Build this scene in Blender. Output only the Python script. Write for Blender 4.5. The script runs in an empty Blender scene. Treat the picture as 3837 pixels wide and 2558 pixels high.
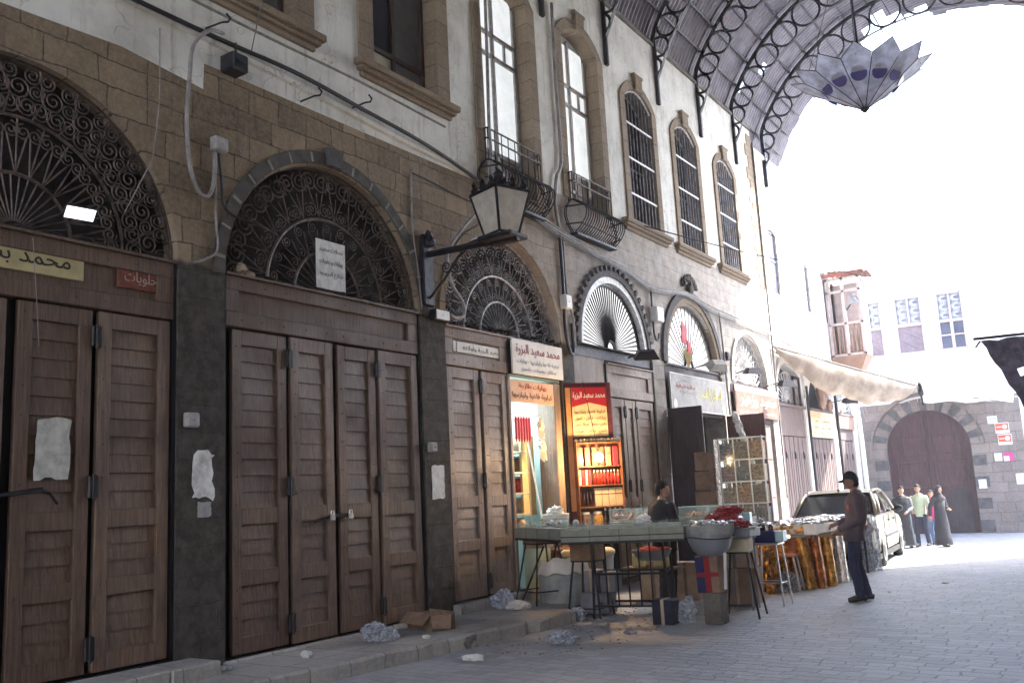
import bpy, bmesh, math, random
from mathutils import Vector, Matrix
random.seed(7)
S = bpy.context.scene
R_ = math.radians
# ---------------------------------------------------------------- camera
cam_d = bpy.data.cameras.new('camera'); cam = bpy.data.objects.new('camera', cam_d)
S.collection.objects.link(cam); S.camera = cam
cam.matrix_world = Matrix(((0.8300438, 0.1345137, 0.5412332, 0.0),
                           (0.5553333, -0.1100755, -0.8243108, 0.0),
                           (-0.0513046, 0.9847789, -0.1660674, 1.6),
                           (0, 0, 0, 1)))
cam_d.sensor_width = 36; cam_d.lens = 36 * 3450 / 3837; cam_d.clip_start = 0.05; cam_d.clip_end = 800
# ---------------------------------------------------------------- sky, sun, exposure
SUN = Vector((0.44, 0.50, 0.76)).normalized()
world = bpy.data.worlds.new('World'); S.world = world; world.use_nodes = True
wt = world.node_tree; bgn = wt.nodes['Background']
sky = wt.nodes.new('ShaderNodeTexSky'); sky.sky_type = 'NISHITA'; sky.sun_disc = False
sky.sun_elevation = math.asin(SUN.z); sky.sun_rotation = math.atan2(SUN.x, SUN.y)
sky.dust_density = 2.2; sky.air_density = 1.0; sky.ozone_density = 1.2
wt.links.new(sky.outputs[0], bgn.inputs[0]); bgn.inputs[1].default_value = 0.15
sun_d = bpy.data.lights.new('sun', 'SUN'); sun_d.energy = 2.8; sun_d.angle = R_(0.5); sun_d.color = (1, 0.95, 0.87)
sun = bpy.data.objects.new('sun', sun_d); S.collection.objects.link(sun)
sun.rotation_euler = (-SUN).to_track_quat('-Z', 'Y').to_euler()
S.view_settings.view_transform = 'Standard'; S.view_settings.look = 'None'
S.view_settings.exposure = 3.3; S.view_settings.gamma = 1.0
S.cycles.max_bounces = 10; S.cycles.diffuse_bounces = 5; S.cycles.glossy_bounces = 4
S.cycles.transmission_bounces = 6; S.cycles.transparent_max_bounces = 12
S.cycles.sample_clamp_indirect = 6; S.cycles.caustics_reflective = False; S.cycles.caustics_refractive = False

# ---------------------------------------------------------------- materials
def NT(m):
    m.use_nodes = True
    return m.node_tree, m.node_tree.nodes['Principled BSDF']
def srgb(c):
    return tuple(((v/255)/12.92 if v/255 <= 0.04045 else ((v/255+0.055)/1.055)**2.4) for v in c)
def mixc(t, fac, a, b, blend='MIX'):
    n = t.nodes.new('ShaderNodeMix'); n.data_type = 'RGBA'; n.blend_type = blend
    for sock, v in ((n.inputs[0], fac), (n.inputs[6], a), (n.inputs[7], b)):
        if isinstance(v, (int, float)): sock.default_value = v
        elif isinstance(v, tuple): sock.default_value = (*v, 1) if len(v) == 3 else v
        else: t.links.new(v, sock)
    return n.outputs[2]
def noise(t, vec, scale, detail=5, rough=0.6):
    n = t.nodes.new('ShaderNodeTexNoise'); n.inputs['Scale'].default_value = scale
    n.inputs['Detail'].default_value = detail; n.inputs['Roughness'].default_value = rough
    t.links.new(vec, n.inputs['Vector']); return n.outputs['Fac']
def ramp(t, fac, a, b):
    n = t.nodes.new('ShaderNodeMapRange'); n.inputs[1].default_value = a; n.inputs[2].default_value = b
    n.interpolation_type = 'SMOOTHSTEP'
    t.links.new(fac, n.inputs[0]); return n.outputs[0]
def math_(t, op, a, b=0.0, clamp=False):
    n = t.nodes.new('ShaderNodeMath'); n.operation = op; n.use_clamp = clamp
    for s, v in ((n.inputs[0], a), (n.inputs[1], b)):
        if isinstance(v, (int, float)): s.default_value = v
        else: t.links.new(v, s)
    return n.outputs[0]
def pos(t, sc=(1, 1, 1), rot=(0, 0, 0), obj=False):
    if obj:
        g = t.nodes.new('ShaderNodeTexCoord'); o = g.outputs['Object']
    else:
        g = t.nodes.new('ShaderNodeNewGeometry'); o = g.outputs['Position']
    m = t.nodes.new('ShaderNodeMapping'); m.inputs['Scale'].default_value = sc; m.inputs['Rotation'].default_value = rot
    t.links.new(o, m.inputs[0]); return m.outputs[0]
def bump(t, b, h, strength, dist=0.01, prev=None):
    n = t.nodes.new('ShaderNodeBump'); n.inputs['Strength'].default_value = strength; n.inputs['Distance'].default_value = dist
    t.links.new(h, n.inputs['Height'])
    if prev is not None: t.links.new(prev, n.inputs['Normal'])
    t.links.new(n.outputs[0], b.inputs['Normal']); return n.outputs[0]
def mat(name, c, rough=0.7, metal=0.0, var=0.25, scale=5.0, bmp=0.3, bs=60.0, stretch=(1, 1, 1), spec=0.4, trans=0.0, alpha=1.0, obj=False, emit=0, emc=None, second=None, sec_amt=0.5, translucent=0):
    m = bpy.data.materials.new(name); t, b = NT(m)
    v = pos(t, stretch, obj=obj)
    n1 = noise(t, v, scale); 
    d = tuple(x*(1-var) for x in c); l = tuple(min(1, x*(1+var)) for x in c)
    col = mixc(t, ramp(t, n1, 0.3, 0.7), d, l)
    if second is not None:
        n2 = noise(t, v, scale*0.37, 7, 0.7)
        col = mixc(t, ramp(t, n2, 0.5, 0.62 + 0.2*(1-sec_amt)), col, second)
    t.links.new(col, b.inputs['Base Color'])
    b.inputs['Roughness'].default_value = rough; b.inputs['Metallic'].default_value = metal
    b.inputs['Specular IOR Level'].default_value = spec
    b.inputs['Transmission Weight'].default_value = trans; b.inputs['Alpha'].default_value = alpha
    if rough > 0.15 and bmp > 0:
        rr = ramp(t, noise(t, v, scale*2.3), 0.2, 0.8)
        r2 = t.nodes.new('ShaderNodeMapRange'); r2.inputs[3].default_value = max(0.05, rough-0.12); r2.inputs[4].default_value = min(1, rough+0.12)
        t.links.new(rr, r2.inputs[0]); t.links.new(r2.outputs[0], b.inputs['Roughness'])
    if bmp: bump(t, b, noise(t, v, bs, 6), bmp, 0.012)
    if emit:
        b.inputs['Emission Color'].default_value = (*(emc or c), 1); b.inputs['Emission Strength'].default_value = emit
    if translucent:
        tr = t.nodes.new('ShaderNodeBsdfTranslucent'); t.links.new(col, tr.inputs[0])
        mx = t.nodes.new('ShaderNodeMixShader'); mx.inputs[0].default_value = translucent
        t.links.new(b.outputs[0], mx.inputs[1]); t.links.new(tr.outputs[0], mx.inputs[2])
        t.links.new(mx.outputs[0], t.nodes['Material Output'].inputs[0])
    return m

def stone_mat(name, c1, c2, mortar, bw=0.52, bh=0.29, pier=None, pier_z=4.05, axis='YZ', streak=True, wash=None, rough=0.85, offset=0.5):
    m = bpy.data.materials.new(name); t, b = NT(m)
    g = t.nodes.new('ShaderNodeNewGeometry'); sp = t.nodes.new('ShaderNodeSeparateXYZ'); t.links.new(g.outputs['Position'], sp.inputs[0])
    cb = t.nodes.new('ShaderNodeCombineXYZ')
    U = sp.outputs['Y'] if axis == 'YZ' else sp.outputs['X']; V = sp.outputs['Z'] if axis != 'XY' else sp.outputs['Y']
    v = pos(t)
    dn = noise(t, v, 1.7, 3); dn2 = noise(t, v, 9, 3)
    wob = math_(t, 'ADD', math_(t, 'MULTIPLY', dn, 0.10), math_(t, 'MULTIPLY', dn2, 0.022))
    t.links.new(math_(t, 'ADD', U, wob), cb.inputs[0]); t.links.new(math_(t, 'ADD', V, wob), cb.inputs[1])
    br = t.nodes.new('ShaderNodeTexBrick'); t.links.new(cb.outputs[0], br.inputs['Vector'])
    br.inputs['Scale'].default_value = 1; br.inputs['Brick Width'].default_value = bw; br.inputs['Row Height'].default_value = bh
    br.inputs['Mortar Size'].default_value = 0.008; br.inputs['Mortar Smooth'].default_value = 0.4; br.offset = offset
    br.squash = 1.25; br.squash_frequency = 3
    br.inputs['Color1'].default_value = (*c1, 1); br.inputs['Color2'].default_value = (*c2, 1); br.inputs['Mortar'].default_value = (*mortar, 1)
    col = br.outputs['Color']
    big = ramp(t, noise(t, v, 0.9, 6, 0.7), 0.35, 0.68)
    col = mixc(t, math_(t, 'MULTIPLY', big, 0.55), col, tuple(x*0.5 for x in c1))
    fine = ramp(t, noise(t, v, 22, 6, 0.7), 0.3, 0.75)
    col = mixc(t, math_(t, 'MULTIPLY', fine, 0.35), col, tuple(min(1, x*1.5) for x in c2))
    if streak:
        vs = pos(t, (3.5, 3.5, 0.35)); st = ramp(t, noise(t, vs, 2.2, 5, 0.65), 0.56, 0.75)
        col = mixc(t, math_(t, 'MULTIPLY', st, 0.4), col, tuple(x*0.42 for x in c1))
        vs2 = pos(t, (5, 5, 0.5)); st2 = ramp(t, noise(t, vs2, 2.0, 5, 0.65), 0.6, 0.8)
        col = mixc(t, math_(t, 'MULTIPLY', st2, 0.35), col, tuple(min(1, x*1.7) for x in c2))
    if wash is not None:   # limewash wearing in along the street
        f = ramp(t, math_(t, 'ADD', sp.outputs['Y'], math_(t, 'MULTIPLY', noise(t, v, 1.5, 5), 3.0)), 10.5, 16.5)
        f = math_(t, 'MULTIPLY', f, math_(t, 'ADD', 0.35, math_(t, 'MULTIPLY', ramp(t, noise(t, v, 4, 6, .7), .3, .7), 0.5)))
        col = mixc(t, f, col, wash)
    h = math_(t, 'ADD', math_(t, 'MULTIPLY', br.outputs['Fac'], -0.8), math_(t, 'MULTIPLY', noise(t, v, 30, 6, .7), 0.5))
    if pier is not None:
        zz = math_(t, 'ADD', V, math_(t, 'MULTIPLY', noise(t, v, 5, 5), 0.10))
        f = ramp(t, zz, pier_z + 0.09, pier_z + 0.02)
        yy = ramp(t, sp.outputs['Y'], 16.0, 12.5)
        f = math_(t, 'MULTIPLY', f, math_(t, 'ADD', math_(t, 'MULTIPLY', yy, 0.72), 0.25))
        pn = mixc(t, ramp(t, noise(t, v, 7, 8, .75), .35, .7), tuple(x*0.55 for x in pier), tuple(x*1.5 for x in pier))
        chips = ramp(t, noise(t, v, 16, 6, .8), 0.66, 0.72)
        pn = mixc(t, math_(t, 'MULTIPLY', chips, .6), pn, (0.30, 0.27, 0.24))
        col = mixc(t, f, col, pn)
    t.links.new(col, b.inputs['Base Color']); b.inputs['Roughness'].default_value = rough; b.inputs['Specular IOR Level'].default_value = 0.25
    bump(t, b, h, 0.8, 0.025)
    return m

def plaster_mat(name, c, dirty, amt=0.6):
    m = bpy.data.materials.new(name); t, b = NT(m); v = pos(t)
    n1 = ramp(t, noise(t, v, 1.3, 7, .7), .38, .72)
    col = mixc(t, math_(t, 'MULTIPLY', n1, amt*0.55), c, dirty)
    vs = pos(t, (4, 4, 0.3)); st = ramp(t, noise(t, vs, 1.8, 6, .7), .52, .78)
    col = mixc(t, math_(t, 'MULTIPLY', st, amt), col, dirty)
    sc = ramp(t, noise(t, v, 11, 8, .8), .60, .70)
    col = mixc(t, math_(t, 'MULTIPLY', sc, amt*0.5), col, tuple(x*.75 for x in dirty))
    # cracks
    vo = t.nodes.new('ShaderNodeTexVoronoi'); vo.feature = 'DISTANCE_TO_EDGE'; vo.inputs['Scale'].default_value = 0.9
    wv = t.nodes.new('ShaderNodeVectorMath'); wv.operation = 'ADD'
    nz = t.nodes.new('ShaderNodeTexNoise'); nz.inputs['Scale'].default_value = 3; t.links.new(v, nz.inputs['Vector'])
    t.links.new(v, wv.inputs[0]); t.links.new(nz.outputs['Color'], wv.inputs[1]); t.links.new(wv.outputs[0], vo.inputs['Vector'])
    cr = ramp(t, vo.outputs['Distance'], 0.008, 0.0)
    col = mixc(t, math_(t, 'MULTIPLY', cr, .5), col, tuple(x*.5 for x in dirty))
    t.links.new(col, b.inputs['Base Color']); b.inputs['Roughness'].default_value = .8; b.inputs['Specular IOR Level'].default_value = .3
    bump(t, b, math_(t, 'ADD', noise(t, v, 6, 7, .7), math_(t, 'MULTIPLY', cr, -.4)), 0.5, 0.03)
    return m

def wood_mat(name, c, var=0.4, rough=0.55, vertical=True, spec=.4, dirt=.4):
    m = bpy.data.materials.new(name); t, b = NT(m)
    v = pos(t); vs = pos(t, (14, 14, 1.0) if vertical else (14, 1.0, 14))
    n = ramp(t, noise(t, vs, 3.0, 7, .65), .3, .7)
    col = mixc(t, n, tuple(x*(1-var) for x in c), tuple(min(1, x*(1+var)) for x in c))
    big = ramp(t, noise(t, v, 1.5, 6, .7), .35, .7)
    col = mixc(t, math_(t, 'MULTIPLY', big, dirt), col, tuple(x*.45 for x in (c[0], c[0]*.85, c[0]*.8)))
    wr = ramp(t, noise(t, v, 9, 7, .75), .58, .72)
    col = mixc(t, math_(t, 'MULTIPLY', wr, .35), col, tuple(min(1, x*2.1) for x in c))
    t.links.new(col, b.inputs['Base Color']); b.inputs['Specular IOR Level'].default_value = spec
    r2 = t.nodes.new('ShaderNodeMapRange'); r2.inputs[3].default_value = rough-.12; r2.inputs[4].default_value = rough+.18
    t.links.new(big, r2.inputs[0]); t.links.new(r2.outputs[0], b.inputs['Roughness'])
    bump(t, b, noise(t, vs, 9, 6, .7), .35, .01)
    return m

M = {}
M['stone'] = stone_mat('warm_limestone', (0.15, 0.112, 0.076), (0.34, 0.262, 0.18), (0.042, 0.033, 0.025), 0.42, 0.27, pier=(0.060, 0.055, 0.048), wash=(0.52, 0.50, 0.49))
M['stone2'] = stone_mat('limewashed_stone', (0.52, 0.49, 0.46), (0.6, 0.57, 0.53), (0.35, 0.32, 0.3), 0.6, 0.3)
M['gate_stone'] = stone_mat('gate_stone', (0.20, 0.165, 0.155), (0.28, 0.235, 0.215), (0.13, 0.11, 0.10), 0.55, 0.33, axis='XZ')
M['frame_stone'] = stone_mat('frame_stone', (0.215, 0.165, 0.12), (0.30, 0.235, 0.17), (0.09, 0.07, 0.05), 3.0, 0.34, streak=True)
M['arch_stone'] = mat('arch_stone', (0.085, 0.076, 0.068), .85, var=.35, scale=6, bmp=.5)
M['mortar_white'] = mat('mortar_white', (0.26, 0.245, 0.225), .9, var=.2)
M['plaster'] = plaster_mat('white_plaster', (0.78, 0.775, 0.74), (0.33, 0.31, 0.27), .95)
M['warm_plaster'] = plaster_mat('warm_plaster', (0.70, 0.60, 0.48), (0.38, 0.31, 0.24), .5)
M['plaster2'] = plaster_mat('bright_plaster', (0.82, 0.81, 0.79), (0.6, 0.57, 0.53), .4)
M['door'] = wood_mat('door_wood', (0.115, 0.067, 0.043), var=.4)
M['door_b'] = wood_mat('door_wood_worn', (0.155, 0.096, 0.064), var=.4, dirt=.6)
M['door_pale'] = wood_mat('door_wood_pale', (0.25, 0.18, 0.14), var=.3)
M['door_dark'] = wood_mat('door_wood_dark', (0.045, 0.03, 0.035), dirt=.2)
M['door_red'] = wood_mat('door_wood_red', (0.13, 0.045, 0.035), dirt=.3)
M['window_wood'] = wood_mat('window_wood', (0.055, 0.028, 0.022))
M['white_wood'] = wood_mat('white_painted_wood', (0.42, 0.38, 0.35), var=.15)
M['iron'] = mat('dark_iron', (0.03, 0.028, 0.034), .5, .6, var=.4, scale=12, bmp=.25)
M['iron_lit'] = mat('lit_grille_iron', (0.34, 0.33, 0.35), .5, .2, var=.45, scale=9, bmp=.2)  # lighter copy of the grille iron, light on the bars put into the colour
M['iron_mid'] = mat('worn_grey_iron', (0.16, 0.155, 0.17), .5, .3, var=.6, scale=8, bmp=.2)
M['iron_grille'] = mat('rusty_grille_iron', (0.10, 0.075, 0.065), .55, .5, var=.5, scale=10, bmp=.3)
M['iron_white'] = mat('white_painted_iron', (0.55, 0.54, 0.55), .5, .1, var=.3, scale=14, bmp=.2)
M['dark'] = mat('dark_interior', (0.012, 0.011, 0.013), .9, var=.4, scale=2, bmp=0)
M['dark_panel'] = mat('sooty_board', (0.022, 0.017, 0.016), .8, var=.6, scale=3, bmp=.4)
M['white_panel'] = mat('white_cloth', (0.80, 0.80, 0.80), .35, var=.06, scale=3, bmp=0)
M['panel_glow'] = mat('glowing_fanlight_panel', (0.85, 0.85, 0.85), .35, var=.06, scale=3, bmp=0, emit=.16)  # weak emission added to whiten the fanlight panels, no lamp behind them
M['cream_panel'] = mat('cream_curtain', (0.50, 0.50, 0.40), .7, var=.12, scale=4, bmp=.1)
M['grey_panel'] = mat('grey_blind', (0.10, 0.10, 0.10), .6, var=.2, scale=4, bmp=.1)
M['glass_dark'] = mat('dark_window_glass', (0.02, 0.022, 0.028), .08, var=.1, bmp=0, spec=.8)
M['glass_pale'] = mat('glowing_window_glass', (0.74, 0.78, 0.80), .12, var=.25, scale=1.6, bmp=0, spec=.8, emit=.10)  # faint emission added, stands in for daylight seen through the room
M['lamp_glass'] = mat('frosted_lamp_glass', (0.80, 0.77, 0.70), .5, var=.12, scale=9, bmp=.1, translucent=.6)
M['cable'] = mat('grey_cable', (0.26, 0.24, 0.23), .6, var=.3, scale=8, bmp=.2)
M['cable_dark'] = mat('black_cable', (0.02, 0.02, 0.025), .5, var=.3, scale=8, bmp=.2)
M['boxgrey'] = mat('grey_enclosure', (0.35, 0.34, 0.33), .6, var=.2, scale=9, bmp=.1)
M['boxwhite'] = mat('white_plastic', (0.72, 0.71, 0.69), .4, var=.1, scale=9, bmp=.05)
M['paper'] = mat('white_paper', (0.70, 0.70, 0.69), .8, var=.16, scale=10, bmp=.5, bs=18)
M['paper_torn'] = mat('torn_poster_paper', (0.70, 0.70, 0.68), .8, var=.3, scale=7, bmp=.6, bs=14, second=(0.3, 0.27, 0.25))
M['pastel'] = mat('smeared_whitewash', (0.47, 0.47, 0.43), .85, var=.25, scale=9, bmp=.6, bs=20)
def flat(name, c, rough=.6, var=.08, **k): 
    M[name] = mat(name, c, rough, var=var, bmp=k.pop('bmp', .08), **k); return M[name]
flat('sign_white', (0.72, 0.70, 0.66)); flat('sign_cream', (0.66, 0.55, 0.32)); flat('sign_yellow', (0.42, 0.36, 0.19), var=.15)
flat('sign_red', (0.42, 0.015, 0.03)); flat('sign_orange', (0.72, 0.42, 0.24)); flat('sign_grey', (0.34, 0.335, 0.33), var=.2)
flat('sign_peach', (0.30, 0.19, 0.145), var=.15); flat('sign_terracotta', (0.15, 0.080, 0.058), var=.2); flat('sign_pale_yellow', (0.62, 0.58, 0.38), var=.15); flat('sign_rust', (0.17, 0.045, 0.025), var=.4, scale=12)
flat('ink_black', (0.02, 0.018, 0.015)); flat('ink_maroon', (0.33, 0.10, 0.12)); flat('ink_blue', (0.42, 0.50, 0.58)); flat('ink_red', (0.55, 0.1, 0.05))
flat('ink_white', (0.8, 0.78, 0.75)); flat('ink_yellow', (0.75, 0.66, 0.2)); flat('ink_brown', (0.28, 0.15, 0.07)); flat('ink_grey', (0.30, 0.30, 0.28)); flat('ink_faded', (0.40, 0.31, 0.27))
flat('hinge', (0.012, 0.012, 0.016), .45); flat('steel', (0.5, 0.5, 0.5), .35, metal=.9)
flat('tray_green', (0.235, 0.25, 0.205), .5, var=.18, scale=4); flat('tray_line', (0.02, 0.02, 0.02))
flat('steel_tray', (0.26, 0.27, 0.30), .4, metal=.3)
flat('cardboard', (0.24, 0.16, 0.11), .85, var=.25); flat('cardboard_light', (0.42, 0.32, 0.24), .85, var=.2); flat('cardboard_cream', (0.58, 0.52, 0.38), .8)
flat('carton_grey', (0.20, 0.20, 0.22), .8, var=.2); flat('sack', (0.30, 0.31, 0.30), .9, var=.2, bmp=.6, bs=30); flat('sack_lip', (0.66, 0.62, 0.57), .8, bmp=.6, bs=30)
flat('concrete', (0.14, 0.125, 0.11), .9, var=.35, bmp=.8); flat('blue_box', (0.012, 0.015, 0.085), .6); flat('navy_box', (0.008, 0.009, 0.03), .6)
flat('red_box', (0.26, 0.01, 0.015), .6); flat('cellophane_red', (0.28, 0.012, 0.015), .14, bmp=.8, bs=22, spec=.8)
flat('candy_white', (0.75, 0.72, 0.70), .4); flat('sauce_red', (0.40, 0.02, 0.015), .25, spec=.7); flat('pepper_red', (0.75, 0.07, 0.02), .5, bmp=.8)
flat('spice_brown', (0.10, 0.05, 0.03), .9, var=.5, scale=30, bmp=.9); flat('spice_green', (0.05, 0.06, 0.035), .9, var=.5, scale=30, bmp=.9); flat('spice_ochre', (0.35, 0.19, 0.05), .9, var=.5, scale=30, bmp=.9)
flat('yellow_tub', (0.62, 0.55, 0.28), .5); flat('green_board', (0.30, 0.36, 0.27), .7)
flat('jar_brown', (0.13, 0.075, 0.05), .25, spec=.7, var=.4, scale=14); flat('jar_pale', (0.45, 0.40, 0.33), .2, spec=.7, var=.3, scale=14); flat('jar_aqua', (0.40, 0.58, 0.58), .2, spec=.7, var=.2)
flat('bottle_dark', (0.03, 0.012, 0.012), .12, spec=.9); flat('cap_white', (0.75, 0.73, 0.7), .4); flat('pack_cream', (0.48, 0.40, 0.27), .6); flat('pack_red', (0.50, 0.03, 0.05), .4)
flat('shelf_metal', (0.60, 0.63, 0.65), .35, metal=.3); flat('shelf_wood', (0.16, 0.06, 0.03), .6, var=.3); flat('board_red_frame', (0.12, 0.025, 0.03), .6, var=.3); flat('board_orange', (0.52, 0.24, 0.10), .7, var=.15)
flat('shop_wall', (0.36, 0.46, 0.45), .7); flat('glove', (0.70, 0.62, 0.52), .6)
flat('rack_mix_brown', (0.20, 0.11, 0.07), .5, var=.75, scale=26, bmp=.9, bs=40, spec=.7); flat('rack_mix_pink', (0.30, 0.14, 0.12), .5, var=.75, scale=26, bmp=.9, bs=40, spec=.7)
flat('rack_mix_grey', (0.13, 0.13, 0.15), .5, var=.75, scale=26, bmp=.9, bs=40, spec=.7); flat('rack_mix_orange', (0.42, 0.20, 0.07), .5, var=.7, scale=26, bmp=.9, bs=40, spec=.7)
flat('rack_mix_tan', (0.33, 0.21, 0.12), .5, var=.7, scale=26, bmp=.9, bs=40, spec=.7)
flat('foil', (0.78, 0.77, 0.75), .22, metal=.85, bmp=1.0, bs=28, scale=12, var=.2); flat('foil_copper', (0.36, 0.12, 0.035), .24, metal=.6, bmp=1.0, bs=18, scale=6, var=.45)
flat('foil_gold', (0.52, 0.25, 0.05), .26, metal=.6, bmp=1.0, bs=18, scale=6, var=.4); flat('foil_brown', (0.16, 0.045, 0.02), .26, metal=.5, bmp=1.0, bs=18, scale=6, var=.4)
flat('skin', (0.42, 0.235, 0.155), .5, var=.1); flat('skin_dark', (0.30, 0.16, 0.11), .5, var=.1); flat('hair', (0.018, 0.012, 0.010), .8, bmp=.9, bs=120, stretch=(1, 1, .3))
flat('cloth_black', (0.014, 0.013, 0.018), .85, bmp=.6, bs=14); flat('cloth_charcoal', (0.024, 0.022, 0.028), .85, bmp=.6, bs=14); flat('denim_dark', (0.022, 0.028, 0.065), .8, bmp=.6, bs=18)
flat('denim', (0.12, 0.19, 0.36), .8, bmp=.6, bs=18); flat('shirt_boy', (0.11, 0.08, 0.09), .8, bmp=.6, bs=12, var=.2); flat('shirt_green', (0.52, 0.62, 0.45), .8, bmp=.6, bs=12); flat('shirt_pink', (0.62, 0.05, 0.25), .8, bmp=.6, bs=12)
flat('cloth_grey', (0.16, 0.18, 0.185), .85, bmp=.6, bs=12); flat('cap', (0.012, 0.012, 0.02), .7); flat('shoe', (0.012, 0.011, 0.013), .5)
flat('car_paint', (0.38, 0.34, 0.26), .28, spec=.6, metal=.25, var=.05, bmp=0); flat('car_glass', (0.035, 0.035, 0.04), .08, spec=.8, bmp=0); flat('rubber', (0.018, 0.018, 0.018), .8); flat('tail_red', (0.3, 0.01, 0.01), .2)
flat('gate_wood', (0.080, 0.036, 0.042), .7, var=.25, bmp=.5, stretch=(3, 3, .6), scale=4); flat('black_stone', (0.10, 0.092, 0.095), .85, var=.3, bmp=.6); flat('pink_wood', (0.50, 0.42, 0.42), .7, var=.15)
flat('lattice', (0.50, 0.54, 0.60), .6); flat('gate_panel', (0.20, 0.165, 0.20), .8, var=.15, bmp=.3); flat('shutter_mauve', (0.155, 0.115, 0.11), .8, var=.25, bmp=.4, stretch=(6, 6, .5)); flat('pane_blue_dark', (0.03, 0.03, 0.06), .3); flat('pane_pale', (0.30, 0.32, 0.42), .4); flat('pane_blue', (0.075, 0.085, 0.17), .2, spec=.7); flat('tarp_dark', (0.10, 0.085, 0.12), .9, var=.4, bmp=.7, bs=10); flat('horn', (0.30, 0.30, 0.33), .5)
M['canvas'] = mat('awning_canvas', (0.27, 0.22, 0.18), .9, var=.35, scale=2.2, bmp=.8, bs=7, translucent=.10)
M['petal'] = mat('petal_glass', (0.58, 0.60, 0.74), .35, var=.35, scale=4, bmp=.3, translucent=.5, second=(.3, .29, .36))
M['petal_blue'] = mat('blue_disc', (0.12, 0.11, 0.36), .3, var=.2, bmp=0, translucent=.3)  # translucent blue for the row of discs around the petals
M['plastic'] = mat('crumpled_plastic', (0.46, 0.50, 0.58), .14, var=.5, scale=22, bmp=1, bs=45, spec=1.0, alpha=.55)
M['clear'] = mat('clear_acrylic', (0.62, 0.74, 0.70), .08, var=.1, bmp=0, spec=.9, alpha=.16)
M['bulb'] = mat('lit_bulb', (1, .8, .5), .5, bmp=0, emit=60, emc=(1, .62, .28))
M['tube'] = mat('lit_tube', (.8, .95, 1), .5, bmp=0, emit=14, emc=(.75, .95, 1))
M['flood_glow'] = mat('glowing_floodlight_glass', (.9, .92, 1), .5, bmp=0, emit=.3, emc=(.92, .94, 1))  # weak emission stands in for a bright reflection in the floodlight glass
def roof_mat():
    m = bpy.data.materials.new('corrugated_zinc'); t, b = NT(m); v = pos(t)
    n = ramp(t, noise(t, v, 2.2, 7, .7), .35, .7)
    col = mixc(t, n, (0.065, 0.058, 0.075), (0.15, 0.135, 0.16))
    rs = ramp(t, noise(t, v, 1.1, 7, .75), .60, .68)
    col = mixc(t, math_(t, 'MULTIPLY', rs, .7), col, (0.13, 0.075, 0.05))
    t.links.new(col, b.inputs['Base Color']); b.inputs['Metallic'].default_value = .35; b.inputs['Roughness'].default_value = .38
    bump(t, b, noise(t, v, 12, 5), .3, .01); return m
M['zinc'] = roof_mat()
def paving():
    m = bpy.data.materials.new('cobble_paving'); t, b = NT(m)
    v0 = pos(t); dn = t.nodes.new('ShaderNodeTexNoise'); dn.inputs['Scale'].default_value = 2.2; t.links.new(v0, dn.inputs['Vector'])
    ad = t.nodes.new('ShaderNodeVectorMath'); ad.operation = 'MULTIPLY_ADD'; t.links.new(dn.outputs['Color'], ad.inputs[0]); ad.inputs[1].default_value = (.22, .22, 0); t.links.new(v0, ad.inputs[2])
    mp = t.nodes.new('ShaderNodeMapping'); mp.inputs['Rotation'].default_value = (0, 0, R_(4)); t.links.new(ad.outputs[0], mp.inputs[0])
    br = t.nodes.new('ShaderNodeTexBrick'); t.links.new(mp.outputs[0], br.inputs['Vector']); br.inputs['Scale'].default_value = 1
    br.inputs['Brick Width'].default_value = .29; br.squash = .7; br.squash_frequency = 3; br.inputs['Row Height'].default_value = .15; br.inputs['Mortar Size'].default_value = .009; br.inputs['Mortar Smooth'].default_value = .6
    br.inputs['Color1'].default_value = (.28, .295, .32, 1); br.inputs['Color2'].default_value = (.43, .45, .48, 1); br.inputs['Mortar'].default_value = (.22, .225, .23, 1)
    big = ramp(t, noise(t, v0, .7, 6, .7), .35, .7)
    col = mixc(t, math_(t, 'MULTIPLY', big, .5), br.outputs['Color'], (.40, .40, .41))
    sp = ramp(t, noise(t, v0, 34, 6, .8), .35, .7)
    col = mixc(t, math_(t, 'MULTIPLY', sp, .4), col, (.50, .50, .51))
    dk = ramp(t, noise(t, v0, 2.6, 7, .75), .58, .75)
    col = mixc(t, math_(t, 'MULTIPLY', dk, .6), col, (.17, .16, .15))
    t.links.new(col, b.inputs['Base Color'])
    rr = t.nodes.new('ShaderNodeMapRange'); rr.inputs[3].default_value = .42; rr.inputs[4].default_value = .75; t.links.new(sp, rr.inputs[0]); t.links.new(rr.outputs[0], b.inputs['Roughness'])
    h = math_(t, 'ADD', math_(t, 'MULTIPLY', br.outputs['Fac'], -1.0), math_(t, 'ADD', math_(t, 'MULTIPLY', noise(t, v0, 14, 5, .7), .9), math_(t, 'MULTIPLY', noise(t, v0, 50, 4), .4)))
    bump(t, b, h, .8, .022); return m
M['paving'] = paving()
M['kerbstone'] = stone_mat('kerb_stone', (.33, .32, .30), (.42, .41, .385), (.12, .12, .11), .9, .45, axis='XY', streak=False)

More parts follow.
